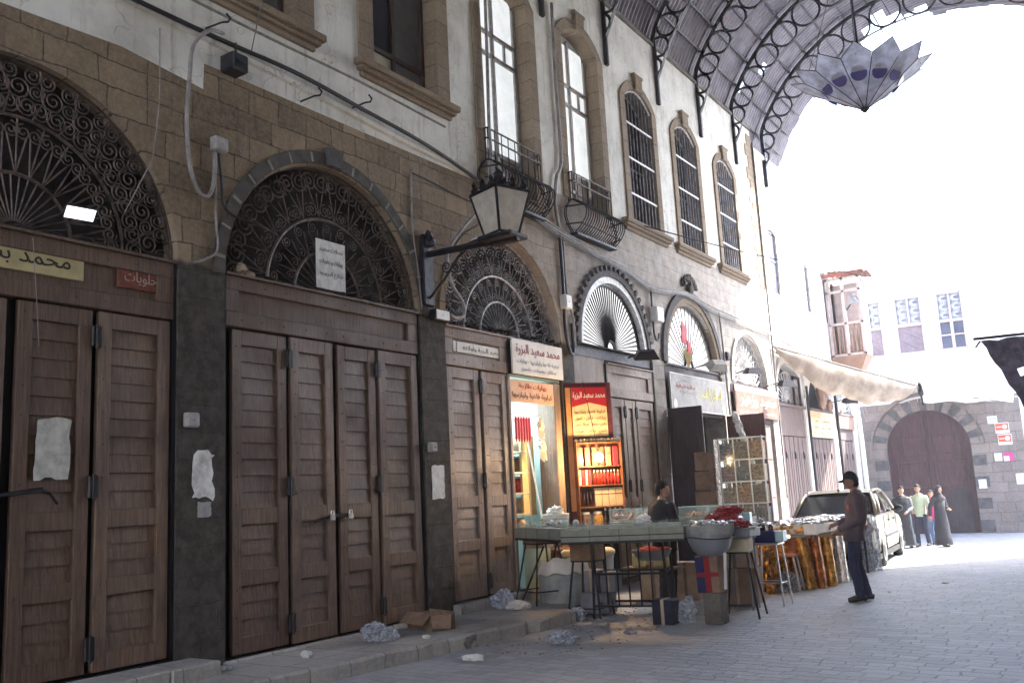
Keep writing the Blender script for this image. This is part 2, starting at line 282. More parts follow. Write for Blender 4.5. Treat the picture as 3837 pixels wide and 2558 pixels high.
# ---------------------------------------------------------------- mesh builder
class MB:
    def __init__(s, F=None): s.v = []; s.f = []; s.F = F
    def add(s, vs, fs, T=None):
        o = len(s.v)
        for p in vs:
            p = Vector(p)
            if T is not None: p = T @ p
            if s.F is not None: p = s.F @ p
            s.v.append(p)
        s.f += [tuple(i+o for i in f) for f in fs]; return s
    def box(s, x0, x1, y0, y1, z0, z1, T=None):
        return s.add([(x0, y0, z0), (x1, y0, z0), (x1, y1, z0), (x0, y1, z0), (x0, y0, z1), (x1, y0, z1), (x1, y1, z1), (x0, y1, z1)],
                     [(0, 3, 2, 1), (4, 5, 6, 7), (0, 1, 5, 4), (1, 2, 6, 5), (2, 3, 7, 6), (3, 0, 4, 7)], T)
    def bbox(s, x0, x1, y0, y1, z0, z1, b=.008, T=None):   # bevelled box
        vs = []
        for (x, sx) in ((x0, 1), (x1, -1)):
            for (y, sy) in ((y0, 1), (y1, -1)):
                for (z, sz) in ((z0, 1), (z1, -1)):
                    vs += [(x, y+sy*b, z+sz*b), (x+sx*b, y, z+sz*b), (x+sx*b, y+sy*b, z)]
        bm = bmesh.new(); 
        for p in vs: bm.verts.new(p)
        bmesh.ops.convex_hull(bm, input=bm.verts); bm.verts.index_update()
        s.add([v.co.copy() for v in bm.verts], [tuple(v.index for v in f.verts) for f in bm.faces], T); bm.free(); return s
    def tube(s, pts, r, seg=6, closed=False, T=None, r2=None):
        pts = [Vector(p) for p in pts]; n = len(pts); rings = []; prev = None
        for i, p in enumerate(pts):
            if closed: d = pts[(i+1) % n]-pts[i-1]
            else: d = pts[min(i+1, n-1)]-pts[max(i-1, 0)]
            if d.length < 1e-9: d = Vector((0, 0, 1))
            d.normalize()
            if prev is None:
                a = Vector((0, 0, 1)) if abs(d.z) < .9 else Vector((1, 0, 0)); u = d.cross(a).normalized()
            else:
                u = prev - d*prev.dot(d)
                u = u.normalized() if u.length > 1e-6 else d.orthogonal().normalized()
            prev = u; w = d.cross(u)
            rr = r if r2 is None else r+(r2-r)*i/max(1, n-1)
            rings.append([p+(u*math.cos(2*math.pi*k/seg)+w*math.sin(2*math.pi*k/seg))*rr for k in range(seg)])
        vs = [q for g in rings for q in g]; fs = []
        for i in range(n if closed else n-1):
            j = (i+1) % n
            for k in range(seg):
                fs.append((i*seg+k, i*seg+(k+1) % seg, j*seg+(k+1) % seg, j*seg+k))
        if not closed: fs += [tuple(range(seg))[::-1], tuple((n-1)*seg+k for k in range(seg))]
        return s.add(vs, fs, T)
    def lathe(s, prof, seg=16, c=(0, 0, 0), T=None, sx=1, sy=1):
        vs = []; fs = []; n = len(prof)
        for (r, z) in prof:
            for k in range(seg):
                a = 2*math.pi*k/seg; vs.append((c[0]+r*math.cos(a)*sx, c[1]+r*math.sin(a)*sy, c[2]+z))
        for i in range(n-1):
            for k in range(seg): fs.append((i*seg+k, i*seg+(k+1) % seg, (i+1)*seg+(k+1) % seg, (i+1)*seg+k))
        fs += [tuple(range(seg))[::-1], tuple((n-1)*seg+k for k in range(seg))]
        return s.add(vs, fs, T)
    def grid(s, nu, nv, fn, T=None, thick=None):
        vs = [fn(i/nu, j/nv) for i in range(nu+1) for j in range(nv+1)]
        fs = [(i*(nv+1)+j, (i+1)*(nv+1)+j, (i+1)*(nv+1)+j+1, i*(nv+1)+j+1) for i in range(nu) for j in range(nv)]
        return s.add(vs, fs, T)
    def prism(s, poly, c0, c1, T=None):     # convex-ish polygon in (a,b), extruded along c
        n = len(poly); vs = [(a, b, c0) for a, b in poly]+[(a, b, c1) for a, b in poly]
        fs = [tuple(range(n))[::-1], tuple(range(n, 2*n))]+[(i, (i+1) % n, (i+1) % n+n, i+n) for i in range(n)]
        return s.add(vs, fs, T)
    def blob(s, c, r, sub=2, amp=.25, sc=(1, 1, 1), seed=0, T=None, freq=3.0):
        from mathutils import noise as mn
        bm = bmesh.new(); bmesh.ops.create_icosphere(bm, subdivisions=sub, radius=1); bm.verts.index_update()
        vs = []
        for v in bm.verts:
            k = 1+amp*mn.noise(v.co*freq+Vector((seed*7.3, seed*3.1, seed)))*1.6
            vs.append((c[0]+v.co.x*r*sc[0]*k, c[1]+v.co.y*r*sc[1]*k, c[2]+v.co.z*r*sc[2]*k))
        s.add(vs, [tuple(v.index for v in f.verts) for f in bm.faces], T); bm.free(); return s
WM = {}
def thing(name, label, cat, loc=(0, 0, 0), rz=0, group=None, kind=None):
    o = bpy.data.objects.new(name, None); S.collection.objects.link(o); o.empty_display_size = .1
    o.location = loc; o.rotation_euler = (0, 0, rz); WM[o] = Matrix.Translation(loc) @ Matrix.Rotation(rz, 4, 'Z')
    if label: o['label'] = label
    if cat: o['category'] = cat
    if group: o['group'] = group
    if kind: o['kind'] = kind
    return o
def rootm(o):
    while o.parent: o = o.parent
    return WM.get(o, Matrix.Identity(4))
def part(name, mb, m, parent=None, smooth=False, local=False, label=None):
    me = bpy.data.meshes.new(name); vs = mb.v
    if parent is not None and not local:
        inv = rootm(parent).inverted(); vs = [inv @ p for p in vs]
    me.from_pydata([tuple(p) for p in vs], [], mb.f); me.update()
    bm = bmesh.new(); bm.from_mesh(me); bmesh.ops.recalc_face_normals(bm, faces=bm.faces); bm.to_mesh(me); bm.free()
    if smooth:
        me.polygons.foreach_set('use_smooth', [True]*len(me.polygons))
    me.materials.append(M[m] if isinstance(m, str) else m)
    o = bpy.data.objects.new(name, me); S.collection.objects.link(o)
    if parent is not None: o.parent = parent
    if label: o['label'] = label
    return o
def autosmooth(o, ang=35):
    me = o.data; me.polygons.foreach_set('use_smooth', [True]*len(me.polygons))
    bm = bmesh.new(); bm.from_mesh(me)
    for e in bm.edges:
        if len(e.link_faces) == 2 and e.calc_face_angle(0) > R_(ang): e.smooth = False
    bm.to_mesh(me); bm.free()
def single(name, mb, m, label, cat, group=None, loc=None, smooth=False):
    """one-mesh thing; verts are world coordinates, origin moved to loc or the bottom centre"""
    if loc is None:
        xs = [p.x for p in mb.v]; ys = [p.y for p in mb.v]; zs = [p.z for p in mb.v]
        loc = ((min(xs)+max(xs))/2, (min(ys)+max(ys))/2, min(zs))
    L = Vector(loc); mb.v = [p-L for p in mb.v]
    o = part(name, mb, m, None, smooth); o.location = L; o['label'] = label; o['category'] = cat
    if group: o['group'] = group
    return o
def struct(name, mb, m, kind='structure'):
    o = part(name, mb, m); o['kind'] = kind; return o
def frame(o, u):
    u = Vector(u).normalized(); n = u.cross(Vector((0, 0, 1)))
    return Matrix(((u.x, 0, n.x, o[0]), (u.y, 0, n.y, o[1]), (u.z, 1, n.z, o[2]), (0, 0, 0, 1)))
XW = -7.52
FW = frame((XW, 0, 0), (0, 1, 0))       # wall frame: a = Y, b = Z, c = out from the wall
def slab(outer, holes, c0, c1, F=FW):
    """flat wall with holes: curve fill, then transformed by F"""
    cu = bpy.data.curves.new('t', 'CURVE'); cu.dimensions = '2D'; cu.fill_mode = 'BOTH'; cu.extrude = (c1-c0)/2
    for poly in [outer]+holes:
        sp = cu.splines.new('POLY'); sp.points.add(len(poly)-1)
        for p, q in zip(sp.points, poly): p.co = (q[0], q[1], 0, 1)
        sp.use_cyclic_u = True
    o = bpy.data.objects.new('t', cu); S.collection.objects.link(o)
    dg = bpy.context.evaluated_depsgraph_get(); me = bpy.data.meshes.new_from_object(o.evaluated_get(dg))
    mb = MB(F); mb.add([(v.co.x, v.co.y, v.co.z+(c0+c1)/2) for v in me.vertices], [tuple(p.vertices) for p in me.polygons])
    bpy.data.objects.remove(o); bpy.data.curves.remove(cu); bpy.data.meshes.remove(me)
    return mb
def arch(y0, y1, zb, zs, rise=None, n=28):
    c = (y0+y1)/2; r = (y1-y0)/2; rise = r if rise is None else rise
    pts = [(y0, zb), (y1, zb)]
    if rise >= r*.999: pts += [(c+r*math.cos(math.pi*i/n), zs+rise*math.sin(math.pi*i/n)) for i in range(n+1)]
    else:
        Rr = (r*r+rise*rise)/(2*rise); a = math.asin(r/Rr)
        pts += [(c+Rr*math.sin(a-2*a*i/n), zs-Rr+rise+Rr*math.cos(a-2*a*i/n)) for i in range(n+1)]
    return pts
# Arabic letters: isolated, final, initial, medial presentation forms
AR = {'ا': (0xFE8D, 0xFE8E), 'أ': (0xFE83, 0xFE84), 'ب': (0xFE8F, 0xFE90, 0xFE91, 0xFE92), 'ة': (0xFE93, 0xFE94), 'ت': (0xFE95, 0xFE96, 0xFE97, 0xFE98),
      'ج': (0xFE9D, 0xFE9E, 0xFE9F, 0xFEA0), 'ح': (0xFEA1, 0xFEA2, 0xFEA3, 0xFEA4), 'خ': (0xFEA5, 0xFEA6, 0xFEA7, 0xFEA8), 'د': (0xFEA9, 0xFEAA), 'ر': (0xFEAD, 0xFEAE), 'ز': (0xFEAF, 0xFEB0),
      'س': (0xFEB1, 0xFEB2, 0xFEB3, 0xFEB4), 'ش': (0xFEB5, 0xFEB6, 0xFEB7, 0xFEB8), 'ط': (0xFEC1, 0xFEC2, 0xFEC3, 0xFEC4), 'ع': (0xFEC9, 0xFECA, 0xFECB, 0xFECC), 'ف': (0xFED1, 0xFED2, 0xFED3, 0xFED4),
      'ق': (0xFED5, 0xFED6, 0xFED7, 0xFED8), 'ك': (0xFED9, 0xFEDA, 0xFEDB, 0xFEDC), 'ل': (0xFEDD, 0xFEDE, 0xFEDF, 0xFEE0), 'م': (0xFEE1, 0xFEE2, 0xFEE3, 0xFEE4), 'ن': (0xFEE5, 0xFEE6, 0xFEE7, 0xFEE8),
      'ه': (0xFEE9, 0xFEEA, 0xFEEB, 0xFEEC), 'و': (0xFEED, 0xFEEE), 'ي': (0xFEF1, 0xFEF2, 0xFEF3, 0xFEF4), 'ﻻ': (0xFEFB, 0xFEFC)}
def shape_ar(s):
    s = s.replace('لا', 'ﻻ'); out = []
    for i, ch in enumerate(s):
        if ch not in AR: out.append(ch); continue
        f = AR[ch]; pj = i > 0 and s[i-1] in AR and len(AR[s[i-1]]) == 4; nj = len(f) == 4 and i+1 < len(s) and s[i+1] in AR
        out.append(chr(f[3] if pj and nj else f[1] if pj else f[2] if nj else f[0]))
    return ''.join(out[::-1])
def text(s, F, a0, a1, b, h, m, parent, c=.006, bold=.0):
    """Arabic line filling a0..a1 on frame F, baseline b, letter height about h"""
    cu = bpy.data.curves.new('t', 'FONT'); cu.body = shape_ar(s); cu.extrude = .004; cu.resolution_u = 3; cu.offset = bold
    o = bpy.data.objects.new('t', cu); S.collection.objects.link(o)
    dg = bpy.context.evaluated_depsgraph_get(); me = bpy.data.meshes.new_from_object(o.evaluated_get(dg))
    bpy.data.objects.remove(o); bpy.data.curves.remove(cu)
    if not me.vertices: return None
    xs = [v.co.x for v in me.vertices]; ys = [v.co.y for v in me.vertices]
    sx = (a1-a0)/(max(xs)-min(xs)); sy = h/(max(ys)-min(ys))
    mb = MB(F); mb.add([(a0+(v.co.x-min(xs))*sx, b+(v.co.y-min(ys))*sy, c+v.co.z*.5) for v in me.vertices], [tuple(p.vertices) for p in me.polygons])
    return part('lettering', mb, m, parent)
# ================================================================ SETTING
def gz(y): return 0.0 if y < 21 else -0.057*(min(y, 28)-21)
ys = [-30, -10, 0, 5, 10, 15, 18, 21]+[21+i*.5 for i in range(1, 15)]+[32, 40, 60, 120, 400]
mb = MB(); xs = [-300, -60, -20, -8, -4, 0, 4, 20, 60, 300]
mb.add([(x, y, gz(y)) for y in ys for x in xs], [(j*10+i, j*10+i+1, (j+1)*10+i+1, (j+1)*10+i) for j in range(len(ys)-1) for i in range(9)])
struct('street', mb, 'paving')
# pavement along the shuttered shops, worn kerb line
random.seed(3)
kp = [(-7.9, -8), (-6.75, -8), (-6.72, 2.0), (-6.6, 5.0)]
y = 5.4
while y < 10.4:
    kp.append((-6.55+(y-5.4)*.095+random.uniform(-.035, .035), y)); y += random.uniform(.10, .32)
kp += [(-6.3, 10.6), (-6.7, 11.2), (-7.9, 11.2)]
mb = MB(); n = len(kp)
mb.add([(x, y, -.02) for x, y in kp]+[(x, y, .125+.012*math.sin(y*9)) for x, y in kp]+[(x-(.03 if x > -7 else 0), y, .15) for x, y in kp],
       [tuple(range(2*n, 3*n))]+[(i, (i+1) % n, (i+1) % n+n, i+n) for i in range(n)]+[(i+n, (i+1) % n+n, (i+1) % n+2*n, i+2*n) for i in range(n)])
struct('pavement', mb, 'kerbstone')

# ================================================================ MARKET BUILDING (left side)
mk = thing('market_building', 'long two-storey stone market building with arched shopfronts and plastered upper floor', 'building', (XW, 8, 0))
BAYS = [(-1.26, 1.9), (2.4, 5.56), (6.12, 9.28), (9.80, 12.86), (13.30, 16.42), (16.94, 20.1), (20.55, 23.5)]
RAD = [None, None, None, None, (13.47, 16.27), (17.12, 19.92), (20.8, 23.25)]
def bay_outline(i):
    y0, y1 = BAYS[i]
    if RAD[i] is None: return arch(y0, y1, .14, 4.0)
    a0, a1 = RAD[i]; r = (a1-a0)/2; c = (a0+a1)/2; zs = {4: 4.17, 5: 4.12, 6: 4.02}[i]; n = 28
    return [(y0, .02), (y1, .02), (y1, zs-.1), (a1, zs)]+[(c+r*math.cos(math.pi*k/n), zs+r*.97*math.sin(math.pi*k/n)) for k in range(1, n)]+[(a0, zs), (y0, zs-.1)]
for k in (0,): pass
out = [(-8, -.3), (23.85, -.3), (23.85, 6.66), (12.72, 6.66), (12.72, 6.24), (5.85, 6.24), (5.84, 5.95), (4.9, 6.05), (3.4, 5.98), (-8, 6.03)]
part('stone_wall', slab(out, [bay_outline(i) for i in range(7)], -.5, 0), 'stone', mk)
WIN = [(5.2, 7.15, 7.2, 9.6, 0), (8.48, 9.84, 7.2, 9.6, 0), (10.98, 12.38, 6.24, 9.75, .28), (13.52, 14.86, 6.66, 9.75, .3), (15.98, 17.25, 6.82, 9.45, .28), (18.42, 19.66, 6.82, 9.45, .28), (20.92, 22.1, 6.82, 9.35, .28)]
def wout(y0, y1, z0, z1, rise, g=0):
    return [(y0-g, z0), (y1+g, z0), (y1+g, z1+g), (y0-g, z1+g)] if rise == 0 else arch(y0-g, y1+g, z0, z1, rise+g*.9, 10)
wh = []
for (y0, y1, z0, z1, rs) in WIN:
    z0_ = max(z0, 6.25 if y0 < 12.6 else 6.67)
    wh.append(wout(y0, y1, z0_, z1, rs))
up = [(-8, 6.03), (3.4, 5.98), (4.9, 6.05), (5.84, 5.95), (5.85, 6.24), (12.72, 6.24), (12.72, 6.66), (23.85, 6.66), (23.85, 11.15), (-8, 11.15)]
part('upper_wall', slab(up, wh, -.45, 0), 'plaster', mk)
mb = MB(FW); mb.box(-8, 23.8, 11.15, 11.22, -.5, .05); mb.box(-8, 23.8, 5.0, 5.3, -3.4, -.95); mb.box(-8, 23.8, 11.22, 11.3, -3.4, -.5)
part('roof_slab', mb, 'concrete', mk)
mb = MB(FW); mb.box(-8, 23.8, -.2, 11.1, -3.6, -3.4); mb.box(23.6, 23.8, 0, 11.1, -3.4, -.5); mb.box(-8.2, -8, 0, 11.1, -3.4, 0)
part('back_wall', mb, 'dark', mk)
# quoins at the far corner
mb = MB(FW)
for k in range(13): mb.bbox(23.3 if k % 2 else 23.48, 23.87, 6.7+k*.33, 6.7+k*.33+.325, -.02, .02, .006)
part('quoin', mb, 'frame_stone', mk)
# mouldings: dark lip of the string course and plaster bead
mb = MB(FW); pts = [(y, 6.56-.055*max(0, y-5.5)-.008*math.sin(y*2.3), .05) for y in [-8+.5*i for i in range(39)] if y <= 10.8]
mb.grid(len(pts)-1, 4, lambda u, v: (pts[round(u*(len(pts)-1))][0], pts[round(u*(len(pts)-1))][1]+.05*math.cos(v*math.pi)+0, -.01+.075*math.sin(v*math.pi)))
part('string_course', mb, 'plaster', mk)
mb = MB(FW); mb.tube([(y, 6.90-.015*max(0, y-8)+.01*math.sin(y*1.7), .0) for y in [-8+.6*i for i in range(31)]], .018, 5)
part('plaster_bead', mb, 'cable', mk)

def spiral(mb, c, r, turns, a0, sgn, d, t=.009, n=None):
    n = n or int(11*turns); pts = []
    for i in range(n+1):
        u = i/n; a = a0+sgn*2*math.pi*turns*u; rr = r*(1-u*.86)
        pts.append((c[0]+rr*math.cos(a), c[1]+rr*math.sin(a), d))
    mb.tube(pts, t, 4)
def fan(i, R, zc, d, style, mname):
    y0, y1 = RAD[i] or BAYS[i]; c = (y0+y1)/2; mb = MB(FW)
    def P(r, a): return (c+r*math.cos(a), zc+r*math.sin(a), d)
    def arcl(r, t=.014): mb.tube([P(r, math.pi*k/32) for k in range(33)], t, 5)
    if style == 'scroll':      # spoked fan with rings of spirals
        for q in (R, R*.60, R*.34): arcl(q, .02)
        mb.tube([P(R, math.pi), P(R, 0)], .016, 5)
        N = 12
        for k in range(N):
            a = math.pi*(k+.5)/N; ro = R*.885; rs = R*.085
            spiral(mb, P(ro, a-.075)[:2], rs, 2.0, a+.4, 1, d, .010); spiral(mb, P(ro, a+.075)[:2], rs, 2.0, a+2.7, -1, d, .010)
            a1 = math.pi*k/N; a2 = math.pi*(k+1)/N
            mb.tube([P(R*.62, a), P(R*.80, a1+.05), P(R*.97, a1+.02)], .009, 4); mb.tube([P(R*.62, a), P(R*.80, a2-.05), P(R*.97, a2-.02)], .009, 4)
            mb.tube([P(R*.60, a), P(R*.80, a)], .008, 4)
            spiral(mb, P(R*.67, a1+.03)[:2], R*.055, 1.6, a1, 1, d, .008); spiral(mb, P(R*.67, a2-.03)[:2], R*.055, 1.6, a2, -1, d, .008)
        N = 11
        for k in range(N):
            a = math.pi*(k+.5)/N; a1 = math.pi*k/N; a2 = math.pi*(k+1)/N
            mb.tube([P(R*.34, a), P(R*.52, a1+.05)], .008, 4); mb.tube([P(R*.34, a), P(R*.52, a2-.05)], .008, 4)
            spiral(mb, P(R*.54, a)[:2], R*.045, 1.7, a, 1, d, .008); spiral(mb, P(R*.39, a1)[:2], R*.035, 1.3, a, -1, d, .007)
        for k in range(17): mb.tube([P(R*.09, math.pi*(k+.5)/17), P(R*.34, math.pi*(k+.5)/17)], .007, 4)
        for s_ in (-1, 1): spiral(mb, (c+s_*R*.055, zc+R*.06), R*.055, 2.2, math.pi/2, s_, d+.02, .010)
    elif style == 'dense':     # first bay: three bands of scrollwork
        for q in (R, R*.66, R*.33): arcl(q, .018)
        for k in range(20): mb.tube([P(R*.06, math.pi*(k+.5)/20), P(R*.33, math.pi*(k+.5)/20)], .008, 4)
        for k in range(13):
            a = math.pi*(k+.5)/13; mb.tube([P(R*.33, a), P(R*.55, a-.1)], .009, 4); mb.tube([P(R*.33, a), P(R*.55, a+.1)], .009, 4); mb.tube([P(R*.33, a), P(R*.66, a)], .009, 4)
            spiral(mb, P(R*.58, a-.06)[:2], R*.05, 1.8, a, 1, d, .008); spiral(mb, P(R*.58, a+.06)[:2], R*.05, 1.8, a, -1, d, .008)
        for k in range(13):
            a = math.pi*(k+.5)/13
            for (rr, da, sz, sg) in ((.74, -.07, .065, 1), (.74, .07, .065, -1), (.84, 0, .075, 1), (.84, .12, .05, -1), (.93, -.08, .055, -1), (.93, .06, .055, 1)):
                spiral(mb, P(R*rr, a+da)[:2], R*sz, 2.0, a+sg, sg, d, .0095)
            mb.tube([P(R*.66, a+.12), P(R*.80, a+.06), P(R*.98, a+.12)], .009, 4)
    elif style == 'rays':
        N = 38
        for k in range(N+1): mb.tube([P(R*.13, math.pi*k/N), P(R*.98, math.pi*k/N)], .009, 4, r2=.017)
        arcl(R*.13, .03); arcl(R*.98, .03)
    elif style == 'rays_open':
        N = 20
        for k in range(N+1): mb.tube([P(R*.15, math.pi*k/N), P(R*.97, math.pi*k/N)], .012, 4)
        arcl(R*.97, .03); arcl(R*.15, .03)
    elif style == 'tracery':
        for q in (R*.98, R*.52): arcl(q, .025)
        for k in range(16):
            a = math.pi*(k+.5)/16; mb.tube([P(R*.06, a), P(R*.52, a)], .014, 4)
            for s_ in (-1, 1): mb.tube([P(R*.52, a), P(R*.66, a+s_*.1), P(R*.80, a), P(R*.93, a+s_*.09), P(R*.99, a)], .014, 4)
    return part('fanlight', mb, mname, mk)
fan(0, 1.56, 4.03, -.09, 'scroll', 'iron_grille'); fan(1, 1.56, 4.03, -.09, 'dense', 'iron_grille'); fan(2, 1.56, 4.03, -.10, 'scroll', 'iron_grille'); fan(3, 1.51, 4.0, -.13, 'scroll', 'iron_lit')
fan(4, 1.2, 4.15, -.10, 'rays', 'iron'); fan(5, 1.38, 4.12, -.12, 'rays_open', 'iron'); fan(6, 1.2, 4.05, -.12, 'tracery', 'iron_white')
# boards, and white panels with an added glow, behind the fanlights
for i, (m_, dd) in enumerate([('dark_panel', .22), ('dark_panel', .22), ('dark_panel', .24), ('dark_panel', .26), ('panel_glow', .18), ('panel_glow', .2), ('boxgrey', .2)]):
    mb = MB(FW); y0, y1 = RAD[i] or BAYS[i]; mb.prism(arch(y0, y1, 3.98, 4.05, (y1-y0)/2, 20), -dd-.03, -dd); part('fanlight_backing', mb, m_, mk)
# voussoir rings
def ring(c, zc, r0, r1, c0, c1, m_, n=24, a0=0, a1=math.pi, teeth=False, name='arch_ring', par=None, tilt=None, F=FW):
    mb = MB(F)
    vs = []; fs = []
    for k in range(n+1):
        a = a0+(a1-a0)*k/n
        for (r, cc) in ((r0, c0), (r1, c0), (r1, c1), (r0, c1)): vs.append((c+r*math.cos(a), zc+r*math.sin(a), cc))
    for k in range(n):
        for q in range(4): fs.append((k*4+q, k*4+(q+1) % 4, (k+1)*4+(q+1) % 4, (k+1)*4+q))
    fs += [(0, 1, 2, 3), (4*n, 4*n+1, 4*n+2, 4*n+3)]; mb.add(vs, fs)
    if teeth:
        for k in range(teeth):
            a = math.pi*(k+.5)/teeth; T = Matrix.Translation((c+(r1+.03)*math.cos(a), zc+(r1+.03)*math.sin(a), 0)) @ Matrix.Rotation(a, 4, 'Z')
            mb.box(-.05, .06, -.032, .032, c0, c1+.02, T)
    return part(name, mb, m_, par or mk)
ring(7.70, 4.02, 1.59, 1.74, -.02, .02, 'arch_stone', 30, 0, math.pi)
for k in range(15):
    a = math.pi*(k+.5)/15; T = Matrix.Translation((7.70, 4.02, 0)) @ Matrix.Rotation(a, 4, 'Z'); mb = MB(FW); mb.box(1.60, 1.72, -.016+.006*math.sin(k*3), .014, 0, .024, T); part('mortar_joint', mb, 'mortar_white', mk)
mb = MB(FW); mb.prism([(7.60, 5.6), (7.80, 5.6), (7.84, 5.82), (7.57, 5.82)], 0, .07); part('keystone', mb, 'black_stone', mk)
ring(11.33, 4.02, 1.54, 1.66, -.02, .03, 'stone', 30)
ring(14.87, 4.15, 1.33, 1.45, -.1, .05, 'black_stone', 30, teeth=26)
ring(14.87, 4.15, 1.21, 1.33, -.1, .02, 'iron_white', 30)
ring(18.52, 4.12, 1.38, 1.50, -.1, .03, 'frame_stone', 30); ring(18.52, 4.12, 1.50, 1.66, -.02, .055, 'black_stone', 30)
ring(22.02, 4.05, 1.22, 1.33, -.1, .04, 'stone2', 30)
mb = MB(FW)                                              # carved crest over the fifth arch
for k in range(9):
    a = -1.1+2.2*k/8; mb.blob((18.52+.22*math.sin(a)*1.5, 5.82+.26*math.cos(a), .05), .085, 2, .4, (1, 1.1, .6), k)
mb.blob((18.52, 5.86, .05), .14, 2, .3, (.9, 1.3, .6), 3); part('crest', mb, 'arch_stone', mk)

# ---------------------------------------------------------------- shopfronts
def leaf(y0, y1, z0, z1, m_, par, d0=-.10, d1=-.04, rails=None, F=FW, planks=.165, nails=True, handle=0):
    mb = MB(F); st = .125; H = z1-z0; w = y1-y0
    rails = rails or [(0, .15), (.20, .247), (.385, .435), (.952, 1.0)]
    if rails[0][1] > .1: rails = [(0, .05), (.20, .247), (.385, .435), (.952, 1.0)]
    mb.bbox(y0, y0+st, z0, z1, d0, d1, .006); mb.bbox(y1-st, y1, z0, z1, d0, d1, .006)
    for (a, b) in rails: mb.bbox(y0+st-.002, y1-st+.002, z0+a*H, z0+b*H, d0, d1-.003, .005)
    for (a, b) in zip(rails[:-1], rails[1:]):
        za = z0+a[1]*H; zb = z0+b[0]*H; n = max(1, round((zb-za)/planks)); h = (zb-za)/n
        for k in range(n):
            q0 = za+k*h; T = None; k_ = random.uniform(-.003, .003)
            mb.add([(y0+st, q0, d0+.012), (y1-st, q0, d0+.012), (y1-st, q0+h-.004, d0+.012), (y0+st, q0+h-.004, d0+.012),
                    (y0+st, q0, d0+.036+k_), (y1-st, q0, d0+.036+k_), (y1-st, q0+h-.0015, d0+.020+k_), (y0+st, q0+h-.0015, d0+.020+k_)],
                   [(0, 3, 2, 1), (4, 5, 6, 7), (0, 1, 5, 4), (1, 2, 6, 5), (2, 3, 7, 6), (3, 0, 4, 7)])
    if nails:
        for s_ in (y0+st*.5, y1-st*.5):
            q = z0+.12
            while q < z1-.05:
                mb.lathe([(.011, 0), (.009, .006), (.003, .009)], 5, (0, 0, 0), Matrix.Translation((s_+random.uniform(-.008, .008), q, d1-.001))); q += random.uniform(.24, .34)
    return part('leaf', mb, m_, par)
def shutters(i, leaves, zb, ztop, lint_top, m_, lintel=True, lz=None, hinges=(0, 2), name='shop_door', cz=0.0):
    """closed shutters: door part of the building with its leaves, hinges, lintel as sub-parts"""
    y0, y1 = BAYS[i] if isinstance(i, int) else i
    mb = MB(FW); mb.box(y0, y1, zb-.12, zb, -.24, -.02); mb.box(y0, y0+.035, zb, lint_top, -.2, -.03); mb.box(y1-.035, y1, zb, lint_top, -.2, -.03)
    mb.box(y0+.02, y1-.02, zb, ztop, -.24, -.14)
    d = part(name, mb, 'hinge', mk)
    for k, (a, b) in enumerate(leaves): leaf(a, b, zb+.02+random.uniform(-.006, .006), ztop-.02+random.uniform(-.008, .004), 'door_b' if m_ == 'door' and (k+len(leaves)) % 2 else m_, d, d1=-.04+random.uniform(-.012, .008))
    for k in hinges:
        if k+1 < len(leaves):
            yj = (leaves[k][1]+leaves[k+1][0])/2
            for f in (.07, .5, .92):
                mb = MB(FW); q = zb+(ztop-zb)*f; mb.bbox(yj-.05, yj+.05, q-.10, q+.10, -.05, -.015, .012); mb.tube([(yj, q-.11, -.018), (yj, q+.11, -.018)], .016, 6); part('hinge', mb, 'hinge', d)
    if lintel:
        mb = MB(FW); mb.bbox(y0+.03, y1-.03, ztop, ztop+.16, -.22, -.025, .008); mb.bbox(y0+.03, y1-.03, lint_top-.15, lint_top, -.22, -.025, .008)
        mb.bbox(y0+.03, y0+.2, ztop+.16, lint_top-.15, -.22, -.028, .006); mb.bbox(y1-.22, y1-.03, ztop+.16, lint_top-.15, -.22, -.028, .006)
        mb.box(y0+.2, y1-.22, ztop+.16, lint_top-.15, -.2, -.065); mb.box(y0+.02, y1-.02, lint_top, lint_top+.025, -.45, .01)
        q = y0+.25
        while q < y1-.2:
            for zz in (ztop+.08, lint_top-.08): mb.lathe([(.014, 0), (.011, .008), (.003, .011)], 6, (0, 0, 0), Matrix.Translation((q+random.uniform(-.05, .05), zz, -.027)))
            q += .31
        part('lintel', mb, m_, d)
    return d
def four(y0, y1, g=.05, st=.11):
    w = (y1-y0-2*st-g)/4; a = y0+st
    return [(a, a+w-.02), (a+w, a+2*w-.02), (a+2*w+g, a+3*w+g-.02), (a+3*w+g, a+4*w+g-.02)]
shutters(0, four(-1.26, 1.9), .25, 3.46, 4.02, 'door')
shutters(1, [(2.5, 3.22), (3.24, 3.93), (4.03, 4.70), (4.76, 5.50)], .29, 3.46, 4.02, 'door')
d2 = shutters(2, [(6.25, 6.99), (7.05, 7.70), (7.78, 8.43), (8.48, 9.22)], .18, 3.49, 4.03, 'door')
d3 = shutters((9.80, 11.36), [(9.86, 10.60), (10.68, 11.30)], .27, 3.42, 3.95, 'door_pale', hinges=(0,))
shutters((14.50, 16.42), [(14.62, 15.13), (15.15, 15.58), (15.62, 16.36)], .1, 3.27, 3.85, 'door_pale', hinges=(0, 1))
